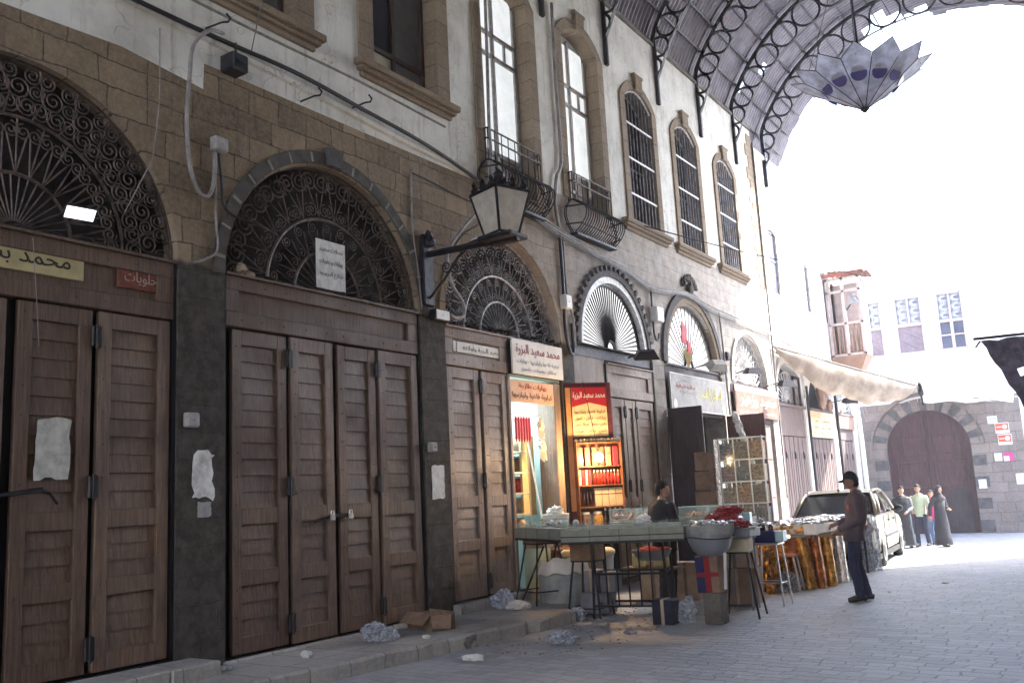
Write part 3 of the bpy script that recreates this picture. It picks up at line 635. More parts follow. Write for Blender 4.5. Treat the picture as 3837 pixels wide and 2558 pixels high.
# hasp and padlocks of the second shop
mb = MB(FW); mb.bbox(7.58, 7.90, 1.475, 1.515, -.03, -.005, .006); mb.tube([(7.35, 1.44, -.02), (7.58, 1.49, -.01)], .014, 6); part('hasp', mb, 'iron', d2)
for yy in (7.60, 7.89):
    mb = MB(FW); mb.bbox(yy-.035, yy+.035, 1.44, 1.51, -.01, .03, .012); mb.tube([(yy-.022, 1.51, .01), (yy-.02, 1.55, .01), (yy+.02, 1.55, .01), (yy+.022, 1.51, .01)], .008, 6); part('padlock', mb, 'steel', d2)
mb = MB(FW); mb.tube([(3.4, 1.78, .02), (3.9, 1.82, .03), (4.25, 1.86, .02)], .02, 6); mb.tube([(4.2, 1.86, .02), (4.3, 1.83, .04), (4.38, 1.74, .02)], .014, 6); part('door_bar', mb, 'iron', mk)
# thresholds
for (a, b, z, e) in ((2.2, 5.75, .29, .42), (6.1, 9.35, .185, .05), (9.75, 12.9, .27, .12)):
    mb = MB(FW); q = a
    while q < b-.2:
        w = min(random.uniform(.5, .95), b-q); mb.bbox(q, q+w-.008, .1, z-random.uniform(0, .012), -.3, e+random.uniform(-.015, .015), .015); q += w
    part('threshold', mb, 'kerbstone', mk)
# remaining shop bays 4 (left strip), 5, 6: open dark shops
mb = MB(FW)
mb.box(13.34, 14.5, 3.30, 4.12, -.2, -.06); part('signboard_frame', mb, 'door_pale', mk)
mb = MB(FW); mb.box(13.34, 16.4, 3.92, 4.10, -.18, -.045); part('ledge', mb, 'sooty' if 0 else 'iron', mk)
mb = MB(FW); mb.box(13.3, 16.42, .02, 3.3, -.8, -.75); mb.box(13.3, 16.42, 4.1, 4.13, -.45, .03); part('shop_partition', mb, 'dark', mk)
mb = MB(FW); mb.box(16.94, 20.1, 4.08, 4.12, -.4, 0); mb.box(16.96, 20.08, 3.1, 4.08, -.12, -.06); mb.box(20.57, 23.48, 3.1, 4.02, -.12, -.06); part('sign_fascia', mb, 'door_dark', mk)
for (a, b, m_) in ((20.66, 21.3, 'door_red'), (21.34, 22.0, 'door_red'), (22.04, 22.7, 'shutter_mauve'), (22.74, 23.42, 'shutter_mauve')):
    mb = MB(FW); mb.bbox(a, b, .05, 3.08, -.12, -.07, .01)
    for k in range(3): mb.bbox(a+.06, b-.06, .3+k*.95, 1.1+k*.95, -.07, -.05, .01)
    part('shutter', mb, m_, mk)
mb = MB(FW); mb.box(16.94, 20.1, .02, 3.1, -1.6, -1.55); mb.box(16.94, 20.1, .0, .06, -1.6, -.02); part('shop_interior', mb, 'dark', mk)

# ---------------------------------------------------------------- upper windows
def stone_frame(w, y0, y1, z0, z1, rs, g=.2, d=.035, key=True):
    outer = wout(y0, y1, z0, z1, rs, g)
    if rs:
        c = (y0+y1)/2; top = z1+rs+g*.9
    part('surround', slab(outer, [wout(y0+.001, y1-.001, z0+.001, z1, rs)], -.28, d), 'frame_stone', w)
    if rs and key:
        mb = MB(FW); mb.bbox(c-.16, c+.16, z1+rs-.02, top+.12, -.0, d+.05, .01); mb.bbox(c-.2, c+.2, top+.1, top+.17, 0, d+.06, .01); part('keystone', mb, 'frame_stone', w)
def sill(w, y0, y1, z, d=.14):
    mb = MB(FW); mb.bbox(y0, y1, z-.09, z, -.3, d, .012); mb.bbox(y0+.05, y1-.05, z-.15, z-.09, -.1, d-.04, .012); mb.bbox(y0+.1, y1-.1, z-.22, z-.15, -.1, d-.09, .012)
    part('sill', mb, 'frame_stone', w)
def window_part():
    mb = MB(FW); return mb
for i, (y0, y1, z0, z1, rs) in enumerate(WIN):
    mb = MB(FW); c = (y0+y1)/2
    if i < 2:       # dark timber casements
        for q in (y0, c-.03, y1-.07): mb.bbox(q, q+.07, z0, z1, -.28, -.2, .008)
        mb.bbox(y0, y1, z0, z0+.07, -.28, -.2, .008); mb.bbox(y0, y1, 7.62, 7.69, -.28, -.2, .008); mb.bbox(y1-.12, y1, z0, z1, -.4, -.27, .008)
        w = part('window', mb, 'window_wood', mk); stone_frame(w, y0, y1, z0, z1, rs, .27); sill(w, y0-.35, y1+.38, z0)
        for (a, b, q0, q1, m_) in ((y0+.07, c-.03, 7.69, z1, 'glass_dark'), (c+.04, y1-.07, 7.69, z1, 'grey_panel'), (y0+.07, c-.03, z0+.07, 7.62, 'cream_panel'), (c+.04, y1-.07, z0+.07, 7.62, 'grey_panel')):
            if i == 0 and q0 > 7.6: m_ = 'cream_panel'
            mb = MB(FW); mb.box(a, b, q0, q1, -.25, -.24); part('pane', mb, m_, w)
        mb = MB(FW); mb.box(y0-.05, y1+.05, z0-.05, z1+.05, -.6, -.55); part('backing', mb, 'dark', w)
    elif i < 4:     # balcony doors
        g = .06; m_ = 'window_wood' if i == 2 else 'white_wood'
        zt = 9.0; dm = ((-.30, -.22))
        for q in (y0, c-.04, y1-.08): mb.bbox(q, q+.08, z0+.05, z1 if q != c-.04 else z1+.2, *dm, .01)
        for z_ in (z0+.05, 6.95, zt, 8.62): mb.bbox(y0, y1, z_, z_+.075, *dm, .01)
        for q in ((y0+c)/2, (y1+c)/2): mb.bbox(q-.02, q+.02, 8.69, zt, *dm, .006)
        mb.bbox(y0+.1, y1-.1, z0, z0+.7, -.29, -.25, .01)
        w = part('balcony_door', mb, 'white_wood' if i == 3 else 'boxgrey', mk); stone_frame(w, y0, y1, z0, z1, rs, .22)
        for (a, b) in ((y0+.08, c-.04), (c+.04, y1-.08)):
            for (q0, q1) in ((7.03, 8.62), (8.70, 9.0), (9.08, z1+.12)):
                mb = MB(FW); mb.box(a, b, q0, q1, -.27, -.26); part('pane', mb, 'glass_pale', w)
    else:           # iron grilles
        n = 8
        for k in range(n): mb.tube([(y0+.08+(y1-y0-.16)*k/(n-1), z0, -.02), (y0+.08+(y1-y0-.16)*k/(n-1), z1+rs*(1-abs(2*k/(n-1)-1)**2)*.95-.02, -.02)], .014, 5)
        bars_ = mb; mb = MB(FW)
        mb.tube([(y0+(y1-y0)*k/10, z1-.02+rs*(1-(2*k/10-1)**2), -.02) for k in range(11)], .02, 5)
        w = part('window', mb, 'iron', mk); 
        w.data.materials[0] = M['iron_white']
        part('bars', bars_, 'iron_mid', w)
        for z_ in (z0+.6, z0+1.35, z0+2.1): mb = MB(FW); mb.bbox(y0, y1, z_-.02, z_+.02, -.012, .006, .004); part('cross_bar', mb, 'iron_white', w)
        stone_frame(w, y0, y1, z0, z1, rs, .2); sill(w, y0-.45, y1+.42, z0-.02)
        mb = MB(FW); mb.bbox(y0, y0+.06, z0, z1, -.32, -.26, .01); mb.bbox(y1-.06, y1, z0, z1, -.32, -.26, .01); mb.bbox(c-.04, c+.04, z0, z1+.15, -.32, -.26, .01)
        for z_ in (z0, z0+1.3): mb.bbox(y0, y1, z_, z_+.06, -.32, -.26, .01)
        part('casement', mb, 'window_wood', w)
        mb = MB(FW); mb.box(y0, y1, z0, z1+rs, -.31, -.30)
        part('pane', mb, 'glass_dark', w)
        mb = MB(FW); mb.box(y0+.08+.1*i-.4, y0+.24+.1*i-.4, z0+.1, z0+1.25, -.295, -.29); part('curtain', mb, 'white_panel', w)
def balcony(y0, y1):
    zt = 7.12; zm = 6.62; zl = 6.03
    mb = MB(FW)
    for z_ in (zt, zt-.16, zm): mb.tube([(y0, z_, 0), (y0, z_, .10), (y1, z_, .10), (y1, z_, 0)], .016, 5)
    b = part('balcony', mb, 'iron', mk)
    def prof(u):   # belly curve from (z=zm, c=.10) out and back to (z=zl, c=.08)
        a = u*math.pi; return (zm-(zm-zl)*u+.03*math.sin(a), .10+.27*math.sin(a)**.8*(1-.15*u))
    n = 19; mb = MB(FW)
    for k in range(9):
        yy = y0+(y1-y0)*k/8; mb.tube([(yy, zt, .10), (yy, zm, .10)], .010, 4)
    for c_ in (0.0, .05): 
        for yy in (y0, y1): mb.tube([(yy, zt, c_), (yy, zm, c_)], .010, 4)
    for k in range(n):
        yy = y0+(y1-y0)*k/(n-1); mb.tube([(yy, *prof(j/9)) for j in range(10)], .011, 4)
    for yy, s_ in ((y0, -1), (y1, 1)):
        for e in (.33, .66): mb.tube([(yy+s_*.22*math.sin(math.pi*j/8), zm-(zm-zl)*j/8, .10*(1-e)) for j in range(9)], .011, 4)
    part('baluster', mb, 'iron', b)
    mb = MB(FW)
    for u in (.28, .8):
        z_, c_ = prof(u); mb.tube([(y0-.12, z_, 0), (y0-.02, z_, c_-.01), (y1+.02, z_, c_-.01), (y1+.12, z_, 0)], .014, 5)
    part('belly_rail', mb, 'iron', b)
    mb = MB(FW); mb.bbox(y0-.02, y1+.02, zl-.05, zl, 0, .16, .01); part('floor_plate', mb, 'iron', b)
balcony(10.92, 12.42); balcony(13.46, 14.9)

# ================================================================ VAULTED ROOF
CX, CZ, RM = -3.0, 9.13, 4.81
rf = thing('vaulted_roof', 'corrugated iron barrel vault on arched iron ribs of linked circles over the street', 'roof', (CX, 8, 9.7))
RY = [24.9-2.4*k for k in range(15)]
def rr_(a):            # half depth of the lattice rib at polar angle a
    k = abs(a-math.pi/2)/R_(72); return .42-.21*k**1.5 if k <= 1 else max(.02, .21-.19*(k-1)/.14)
def rib_mb(Y):
    mb = MB(); A0 = R_(8.2)
    def P(r, a): return Vector((CX+r*math.cos(a), Y, CZ+r*math.sin(a)))
    def lim(p): p.x = max(XW+.02, min(1.50, p.x)); return p
    for e in (0, .012): mb.grid(64, 1, lambda u, v: tuple(lim(P(RM-rr_(A0+(math.pi-2*A0)*u)+e, A0+(math.pi-2*A0)*u))+Vector((0, (v-.5)*.09, 0))))
    mb.tube([lim(P(RM+rr_(a), a)) for a in [A0+(math.pi-2*A0)*k/64 for k in range(65)]], .06, 6)
    for s_ in (0, 1):
        a = math.pi/2
        if s_: a += rr_(a)/RM*2+.01
        while A0 < a < math.pi-A0:
            r = rr_(a)-.015
            if r < .03: break
            c = P(RM, a); er = Vector((math.cos(a), 0, math.sin(a))); et = Vector((-math.sin(a), 0, math.cos(a)))
            mb.tube([lim(c+(er*math.cos(t)+et*math.sin(t))*r) for t in [2*math.pi*q/20 for q in range(20)]], .032 if r > .12 else .02, 5, closed=True)
            a += (1 if s_ else -1)*((r+rr_(a+(1 if s_ else -1)*2*r/RM))+.02)/RM
    return mb
rib0 = None
for k, Y in enumerate(RY):
    if rib0 is None:
        m_ = rib_mb(Y); rib0 = part('rib', m_, 'iron', rf)
    else:
        o = rib0.copy(); S.collection.objects.link(o); o.parent = rf; o.location = (0, Y-RY[0], 0)
for k in range(19):
    a = R_(26)+R_(128)*k/18
    T = Matrix.Translation((CX+(RM+rr_(a)+.06)*math.cos(a), 0, CZ+(RM+rr_(a)+.06)*math.sin(a))) @ Matrix.Rotation(-a, 4, 'Y')
    mb = MB(); mb.box(-.02, .02, -9.5, 26.9, -.022, .022, T); part('purlin', mb, 'iron', rf)
mb = MB(); random.seed(11)
y_lo, y_hi, pitch = -9.6, 27.45, .15; nw = int((y_hi-y_lo)/pitch); NA = 36; a0 = R_(21); a1 = math.pi-a0
vs = []; per = 4
for i in range(nw*per+1):
    y = y_lo+i*pitch/per; dr = .0145*math.cos(2*math.pi*i/per)
    for j in range(NA+1):
        a = a0+(a1-a0)*j/NA; r = RM+rr_(a)+.14+dr+(.02 if j % 6 == 0 else 0); vs.append((CX+r*math.cos(a), y, CZ+r*math.sin(a)))
holes = [(22.85, .905, .003, .25), (15.2, .985, .003, .2), (23.5, .86, .002, .2)]
fs = []
for i in range(nw*per):
    y = y_lo+i*pitch/per
    for j in range(NA):
        u = (j+.5)/NA
        if any(abs(y-hy) < hl*.5 and abs(u-hu) < hw+.012 for hy, hu, hw, hl in holes): continue
        if y > 25.9+.3*math.sin(j*1.7)+2*abs(u-.59)*5 and .50 < u < .68: continue
        if y > 27.3+.04*math.sin(j*2.3): continue
        fs.append((i*(NA+1)+j, i*(NA+1)+j+1, (i+1)*(NA+1)+j+1, (i+1)*(NA+1)+j))
mb.add(vs, fs); part('corrugated_sheet', mb, 'zinc', rf, smooth=False)
# ================================================================ building across the street (beside the camera)
ob = thing('opposite_building', 'plain plastered building on the camera side of the covered street', 'building', (2.0, 9, 0))
FO = frame((1.58, 0, 0), (0, -1, 0))
oh = [wout(-(4+5*k)-.7, -(4+5*k)+.7, 6.6, 9.2, .3) for k in range(4)]+[arch(-(4.2+5*k)-1.3, -(4.2+5*k)+1.3, .3, 3.2) for k in range(4)]
part('wall', slab([(-24, 5.2), (9, 5.2), (9, 11.3), (-24, 11.3)], oh[:4], -.5, 0, FO), 'warm_plaster', ob)
part('lower_wall', slab([(-24, -.3), (9, -.3), (9, 5.2), (-24, 5.2)], oh[4:], -.5, 0, FO), 'warm_plaster', ob)
mb = MB(FO); mb.box(-24, 9, 0, 11, -.62, -.55); part('backing', mb, 'door', ob)
bw = thing('street_end_wall', 'pale rendered wall closing the covered street far behind the camera', 'wall', (-2.6, -16, 0))
mb = MB(); mb.box(-9, 4, -16.2, -16, 0, 9); part('wall', mb, 'warm_plaster', bw)
# ================================================================ CORNER BUILDING beyond the roof
cb = thing('corner_building', 'sunlit white building with three shuttered shops just beyond the end of the iron roof', 'building', (XW, 28, 0))
CB = [(24.1, 26.5), (26.95, 29.35), (29.75, 31.9)]
holes = [arch(a, b, -.3+.02, 3.9 if i else 4.0, (b-a)*.36, 20) for i, (a, b) in enumerate(CB)]
hw = [wout(24.65, 25.38, 6.76, 8.5, .1), wout(27.9, 28.35, 6.66, 8.1, .06), wout(29.95, 30.35, 6.6, 8.0, .06)]
part('wall', slab([(23.93, -.6), (32.4, -.6), (32.4, 10.6), (23.93, 10.6)], holes+hw, -.45, -.02), 'plaster2', cb)
mb = MB(FW); mb.box(23.93, 32.4, -.6, 10.6, -3.6, -3.5); mb.box(32.3, 32.4, -.6, 10.6, -3.5, -.45); mb.box(23.93, 32.4, 10.6, 10.7, -3.6, .05); part('back_wall', mb, 'plaster2', cb)
for (a, b, z0, z1) in ((24.65, 25.38, 6.76, 8.6), (27.9, 28.35, 6.66, 8.16), (29.95, 30.35, 6.6, 8.06)):
    mb = MB(FW); mb.box(a, b, z0, z1, -.12, -.08)
    for z_ in (z0, (z0+z1)/2, z1-.1): mb.bbox(a, b, z_, z_+.06, -.08, -.06, .005)
    part('window', mb, 'pane_blue_dark', cb)
for i, (a, b) in enumerate(CB):
    mb = MB(FW); n = 6; w = (b-a)/n; zt = 2.82; z0 = -.3
    for k in range(n):
        mb.bbox(a+k*w+.012, a+(k+1)*w-.012, z0, zt, -.12, -.07, .006)
        mb.bbox(a+k*w+.35*w, a+k*w+.40*w, z0+.1, zt-.4-.06*(k % 2), -.07, -.058, .003)
    d = part('shutter', mb, 'shutter_mauve', cb)
    mb = MB(FW)
    for k in range(n//2):
        for f in (.3, .84): mb.bbox(a+(2*k+1)*w-.03, a+(2*k+1)*w+.03, z0+(zt-z0)*f-.09, z0+(zt-z0)*f+.09, -.068, -.04, .006)
    for k in range(1, n): mb.box(a+k*w-.008, a+k*w+.008, z0, zt, -.075, -.064)
    part('hinge', mb, 'hinge', d)
    mb = MB(FW); mb.bbox(a, b, zt+.02, 3.62, -.14, -.06, .01); mb.bbox(a, b, 3.62, 3.7, -.2, .03, .01); part('fascia', mb, 'shutter_mauve', cb)
    mb = MB(FW); c = (a+b)/2; R = (b-a)*.36; 
    if i != 1:
        for k in range(13 if i else 15):
            an = math.pi*(k+.5)/(13 if i else 15); mb.tube([(c+.15*math.cos(an), 3.75+.1*math.sin(an), -.1), (c+(b-a)*.47*math.cos(an), 3.78+R*.95*math.sin(an), -.1)], .02 if i else .016, 4)
        for q in (.5, .97): mb.tube([(c+(b-a)*.48*q*math.cos(math.pi*k/20), 3.76+R*q*math.sin(math.pi*k/20), -.1) for k in range(21)], .022, 4)
        part('fanlight', mb, 'iron_white', cb)
    mb = MB(FW); mb.box(a, b, 3.6, 5.0, -.40, -.36); mb.box(a, b, -.6, 3.6, -.40, -.36); part('backing', mb, 'grey_panel' if i != 1 else 'dark', cb)
ring((24.1+26.5)/2, 3.95, 1.22, 1.30, -.05, .03, 'stone2', 24, par=cb)
# window frame of timber standing in the first of its fanlights
mb = MB(FW)
for q in (25.6, 26.15): mb.bbox(q, q+.07, 3.7, 4.5, -.06, 0, .01)
mb.bbox(25.6, 26.22, 4.45, 4.52, -.06, .0, .01); part('hatch_frame', mb, 'door_dark', cb)
# projecting timber bay (mashrabiya)
ms = thing('timber_oriel', 'pink timber oriel with turned balusters and small tiled roof on the white corner building', 'oriel', (-6.9, 31, 5.2))
x0, x1, y0, y1 = -7.52, -6.42, 30.0, 30.8
mb = MB()
for (x, y) in ((x1-.05, y0+.05), (x1-.05, y1-.05), (x0+.06, y0+.05), (x0+.06, y1-.05), ((x0+x1)/2, y0+.05), (x1-.05, (y0+y1)/2)):
    mb.bbox(x-.05, x+.05, y-.05, y+.05, 5.45, 8.0, .01)
for z in (5.45, 6.45, 7.5, 7.92):
    mb.bbox(x0, x1, y0, y0+.08, z, z+.08, .01); mb.bbox(x1-.08, x1, y0, y1, z, z+.08, .01)
part('frame', mb, 'pink_wood', ms)
mb = MB()
for k in range(7):
    x = x0+.15+(x1-x0-.3)*k/6; mb.lathe([(.02, 0), (.045, .12), (.02, .26), (.035, .45), (.02, .62), (.045, .78), (.02, .92)], 8, (x, y0+.04, 5.53))
for k in range(9):
    y = y0+.15+(y1-y0-.3)*k/8; mb.lathe([(.02, 0), (.045, .12), (.02, .26), (.035, .45), (.02, .62), (.045, .78), (.02, .92)], 8, (x1-.04, y, 5.53))
part('baluster', mb, 'sign_peach', ms, True)
mb = MB(); mb.add([(x0, y0, 5.45), (x1, y0, 5.45), (x1, y1, 5.45), (x0, y1, 5.45), (x0, y0+.1, 4.98), (x1-.25, y0+.1, 4.98), (x1-.25, y1-.1, 4.98), (x0, y1-.1, 4.98), (x0, y0+.4, 4.8), (x0+.35, y0+.4, 4.8), (x0+.35, y1-.4, 4.8), (x0, y1-.4, 4.8)],
      [(0, 1, 2, 3), (0, 4, 5, 1), (1, 5, 6, 2), (2, 6, 7, 3), (4, 8, 9, 5), (5, 9, 10, 6), (6, 10, 11, 7), (8, 11, 10, 9)])
part('underside', mb, 'sign_peach', ms)
mb = MB(); mb.grid(18, 4, lambda u, v: (x0+(x1+.22-x0)*u, y0-.25+(y1-y0+.4)*v, 8.32-.18*u+.02*math.cos(u*18*math.pi)-.1*abs(v-.5)*2)); mb.box(x0, x1+.2, y0-.22, y0-.19, 8.0, 8.12); part('roof', mb, 'sign_rust', ms)
mb = MB(); mb.box(x0, x1-.1, y1-.1, y1, 5.5, 7.9); part('rear_screen', mb, 'pink_wood', ms)
hn = thing('horn_loudspeaker', 'grey horn loudspeaker mounted inside the timber oriel', 'loudspeaker', (-6.75, 29.9, 7.1))
mb = MB(); T = Matrix.Translation((-6.72, 29.95, 7.15)) @ Matrix.Rotation(R_(55), 4, 'Y') @ Matrix.Rotation(R_(20), 4, 'X')
mb.lathe([(.04, -.3), (.05, -.12), (.09, 0), (.2, .16), (.215, .17)], 16, (0, 0, 0), T); part('horn', mb, 'horn', hn, True)
mb = MB(); mb.tube([(-6.72, 29.95, 7.1), (-6.9, 30.02, 6.9)], .02, 6); part('bracket', mb, 'iron', hn)

# ================================================================ GATE BUILDING closing the street
gdir = Vector((1, .1, 0)).normalized()
FG = frame((-5.8, 34.77, -.4), (gdir.x, gdir.y, 0))     # a along the facade to the right, b up, c toward the camera
gb = thing('gate_building', 'old khan gatehouse with striped stone arch and wide dark wooden gate closing the street', 'building', (-5.8, 34.77, -.4))
gate_arch = arch(-1.36, 1.34, -.2, 2.95, 1.3, 30)
part('stone_wall', slab([(-6, -.3), (2.95, -.3), (2.95, 4.55), (-6, 4.55)], [gate_arch], -.9, 0, FG), 'gate_stone', gb)
wins = [(-1.9, -.98), (-.58, .36), (.79, 1.68)]
part('upper_wall', slab([(-6, 4.55), (9, 4.55), (9, 9.4), (-6, 9.4)], [[(a, 6.2), (b, 6.2), (b, 8.32), (a, 8.32)] for a, b in wins], -.5, .02, FG), 'plaster2', gb)
mb = MB(FG); mb.box(2.95, 9, -.3, 4.55, -.9, .0); part('whitewashed_pier', mb, 'plaster2', gb)
mb = MB(FG); mb.box(-6, 9, -.3, 9.35, -3.5, -3.3); part('back_wall', mb, 'grey_panel', gb)
c0, r0 = -.01, 1.35
# striped voussoirs, alternately pale and black
n = 19
for k in range(n):
    a, b = math.pi*k/n+.008, math.pi*(k+1)/n-.008
    q = [(c0+r*math.cos(t), 2.95+r*.965*math.sin(t)) for (r, t) in ((r0-.01, a), (r0+.42, a), (r0+.42, b), (r0-.01, b))]
    mb = MB(FG); mb.prism(q, -.02, .05); part('black_voussoir' if k % 2 else 'pale_voussoir', mb, 'black_stone' if k % 2 else 'gate_stone', gb)
for k in range(8):
    for s_ in (-1, 1):
        xi = c0+s_*(r0-.01); xo = c0+s_*(r0+.30+.12*(k % 2)); mb = MB(FG); mb.box(min(xi, xo), max(xi, xo), 2.95-(k+1)*.36+.008, 2.95-k*.36, -.02, .05 if k % 2 else .045)
        part('black_jamb_stone' if k % 2 else 'pale_jamb_stone', mb, 'black_stone' if k % 2 else 'gate_stone', gb)
ring(c0, 2.95, r0+.44, r0+.56, -.02, .07, 'gate_stone', 30, F=FG, par=gb)
mb = MB(FG); mb.prism(arch(-1.36, 1.34, -.1, 2.95, 1.3, 24), -.46, -.38); g_ = part('gate', mb, 'gate_wood', gb)
for s_ in (-1, 1):
    for (q0, q1) in ((.35, 1.3), (1.55, 2.5), (2.7, 3.4)):
        a, b = (.12, 1.12) if q1 < 3 else (.12, .85); mb = MB(FG)
        for (u0, u1, w0, w1) in ((a, b, q0, q0+.06), (a, b, q1-.06, q1), (a, a+.06, q0+.06, q1-.06), (b-.06, b, q0+.06, q1-.06)): mb.bbox(min(s_*u0, s_*u1), max(s_*u0, s_*u1), w0, w1, -.38, -.34, .006)
        part('panel_frame', mb, 'gate_wood', g_)
    mb = MB(FG); mb.bbox(min(s_*.01, s_*.06), max(s_*.01, s_*.06), 0, 4.1, -.38, -.33, .006); part('meeting_rail', mb, 'gate_wood', g_)

mb = MB(FG); mb.prism([(.35, -.05), (1.15, -.05), (1.15, 1.25), (.95, 1.5), (.75, 1.58), (.55, 1.5), (.35, 1.25)], -.38, -.33); part('wicket_door', mb, 'door_dark', g_)
mb = MB(FG)
for k in range(9):
    for s_ in (-1, 1):
        for j in range(4): mb.lathe([(.018, 0), (.004, .02)], 5, (0, 0, 0), Matrix.Translation((s_*(.2+.27*j), .2+.4*k, -.375)))
part('stud', mb, 'iron', g_)
# lattice windows
for i, (a, b) in enumerate(wins):
    mb = MB(FG)
    for (u0, u1, w0, w1) in ((a, a+.08, 6.2, 8.32), (b-.08, b, 6.2, 8.32), (a+.08, b-.08, 6.2, 6.32), (a+.08, b-.08, 8.24, 8.32), (a+.08, b-.08, 7.24, 7.34)): mb.bbox(u0, u1, w0, w1, -.14, -.02, .01)
    mb.bbox((a+b)/2-.03, (a+b)/2+.03, 7.34, 8.24, -.13, -.04, .008)
    mb.bbox(a-.04, b+.04, 6.10, 6.2, -.1, .06, .01)
    if i == 2: mb.bbox((a+b)/2-.05, (a+b)/2+.05, 6.32, 7.24, -.13, -.04, .008); mb.bbox(a+.08, b-.08, 6.76, 6.81, -.12, -.05, .006)
    w = part('window', mb, 'pink_wood', gb)
    mb = MB(FG); random.seed(i)
    for (u0, u1) in ((a+.08, (a+b)/2-.03), ((a+b)/2+.03, b-.08)):
        uc = (u0+u1)/2; hw_ = (u1-u0)/2
        for q in range(3):
            zc = 7.49+q*.30
            for s_ in range(8):
                an = math.pi*s_/8+.2; dx, dz = hw_*.98*math.cos(an), .17*math.sin(an); ox, oz = -math.sin(an)*.055, math.cos(an)*.055
                mb.tube([(uc-dx+ox, zc-dz+oz, -.09), (uc+dx+ox, zc+dz+oz, -.09)], .0105, 4)
    part('lattice', mb, 'lattice', w)
    mb = MB(FG); mb.box(a+.05, b-.05, 7.3, 8.28, -.2, -.17); part('backing', mb, 'pane_pale', w)
    mb = MB(FG); mb.box(a+.05, b-.05, 6.25, 7.3, -.11 if i < 2 else -.2, -.08 if i < 2 else -.17)
    if i < 2:
        mb.tube([(a+.2, 7.1, -.075), (b-.1, 6.7, -.075)], .012, 4); mb.tube([(a+.15, 6.75, -.075), (b-.3, 6.4, -.075)], .012, 4)
    part('lower_panel', mb, 'gate_panel' if i < 2 else 'pane_blue', w)
mb = MB(FG); mb.bbox(-6, -1.7, 0, .25, 0, .3, .02); mb.bbox(1.75, 2.9, -.1, .22, 0, .25, .02); part('plinth', mb, 'gate_stone', gb)
# white porch canopy above the arch: two sheets meeting at a ridge
cn = thing('street_canopy', 'white fabric canopy stretched over the striped gate arch', 'canopy', (-5.6, 33.6, 4.0))
mb = MB()
for (A, B_, C_, D_) in (((-7.3, 34.6, 4.5), (-5.6, 33.2, 4.45), (-4.3, 34.7, 4.75), (-6.2, 34.7, 4.7)), ((-5.6, 33.2, 4.45), (-2.9, 33.4, 3.75), (-2.9, 34.9, 4.6), (-4.3, 34.75, 4.78))):
    A, B_, C_, D_ = map(Vector, (A, B_, C_, D_))
    mb.grid(8, 6, lambda u, v: tuple((A*(1-u)+B_*u)*(1-v)+(D_*(1-u)+C_*u)*v-Vector((0, 0, .12*math.sin(u*math.pi)*math.sin(v*math.pi)))))
part('sheet', mb, 'sign_white', cn)
# ================================================================ AWNING over the corner shops
aw = thing('shop_awning', 'sagging cream canvas awning hung on a rod over the far shuttered shops', 'awning', (-6, 27, 3.6))
A = Vector((-7.44, 23.85, 5.16)); B_ = Vector((-4.71, 28.0, 4.09)); Cw = Vector((-7.5, 31.8, 4.95))
NU = 26
def rodp(u): return A*(1-u)+B_*u
def awn(u, v):
    p = rodp(u); s = math.sin(math.pi*min(1, u*1.02))**.7; dr = (.80*s+.12*u)*(1+.06*math.sin(u*23)+.04*math.sin(u*51))
    q = p+Vector((-.18*s, .12*s, -dr)); w = A*(1-u)+Cw*u if u < .99 else Cw
    if v <= .5:
        t = v/.5; return tuple(p*(1-t)+q*t+Vector((.14*math.sin(t*math.pi)*s, -.05*math.sin(t*math.pi), -.02*math.sin(t*9+u*15))))
    t = (v-.5)/.5; return tuple(q*(1-t)+w*t-Vector((0, 0, .14*math.sin(t*math.pi)*s)))
mb = MB(); mb.grid(NU*2, 16, awn); part('canvas', mb, 'canvas', aw, True)
mb = MB(); mb.tube([A, B_], .018, 6); mb.tube([B_+Vector((0, 0, .1)), B_-Vector((-.05, 0, .55))], .03, 6); mb.blob(tuple(B_+Vector((.02, 0, -.12))), .09, 2, .4, (.8, .8, 2)); mb.tube([A+Vector((-.08, 0, -.1)), A+Vector((.02, .5, -.2))], .02, 5); part('rod', mb, 'iron', aw)
mb = MB(); D0 = B_+Vector((0, 0, -.04)); mb.grid(8, 4, lambda u, v: tuple(D0+Vector((1.7*u, 1.1*u, -.50*u-.42*v*(1-u)-.03*math.sin(u*12))))); part('flap', mb, 'sign_white', aw)
mb = MB()
for k, (p, L) in enumerate([((-7.3, 31.6, 4.1), .5), ((-7.25, 32.0, 4.05), .6), ((-7.2, 31.2, 4.2), .45), ((-7.1, 31.8, 4.0), .5)]): mb.tube([p, (p[0]+.1, p[1], p[2]-L)], .012, 4)
part('cord', mb, 'cable', aw)
# dark tarpaulin on the far right
tp = thing('torn_tarpaulin', 'dark torn tarpaulin with holes hanging at the right edge of the view', 'tarpaulin', (.2, 20, 3))
mb = MB(); random.seed(5); NUt, NVt = 30, 14
P0, P1 = Vector((-2.15, 20, 4.14)), Vector((2.3, 20.3, 4.15)); Q0, Q1 = Vector((-1.18, 19.6, 2.0)), Vector((2.3, 19.9, 1.9))
vs = [tuple((P0*(1-i/NUt)+P1*i/NUt)*(1-j/NVt)+(Q0*(1-i/NUt)+Q1*i/NUt)*j/NVt+Vector((.02*math.sin(j*1.9), .09*math.sin(i*.9+j*.5), .02*math.sin(i*2.3)-.0))) for i in range(NUt+1) for j in range(NVt+1)]
bad = {(2, 4), (5, 5), (3, 8), (6, 9)}
mb.add(vs, [(i*(NVt+1)+j, (i+1)*(NVt+1)+j, (i+1)*(NVt+1)+j+1, i*(NVt+1)+j+1) for i in range(NUt) for j in range(NVt) if (i, j) not in bad])
part('cloth', mb, 'tarp_dark', tp)
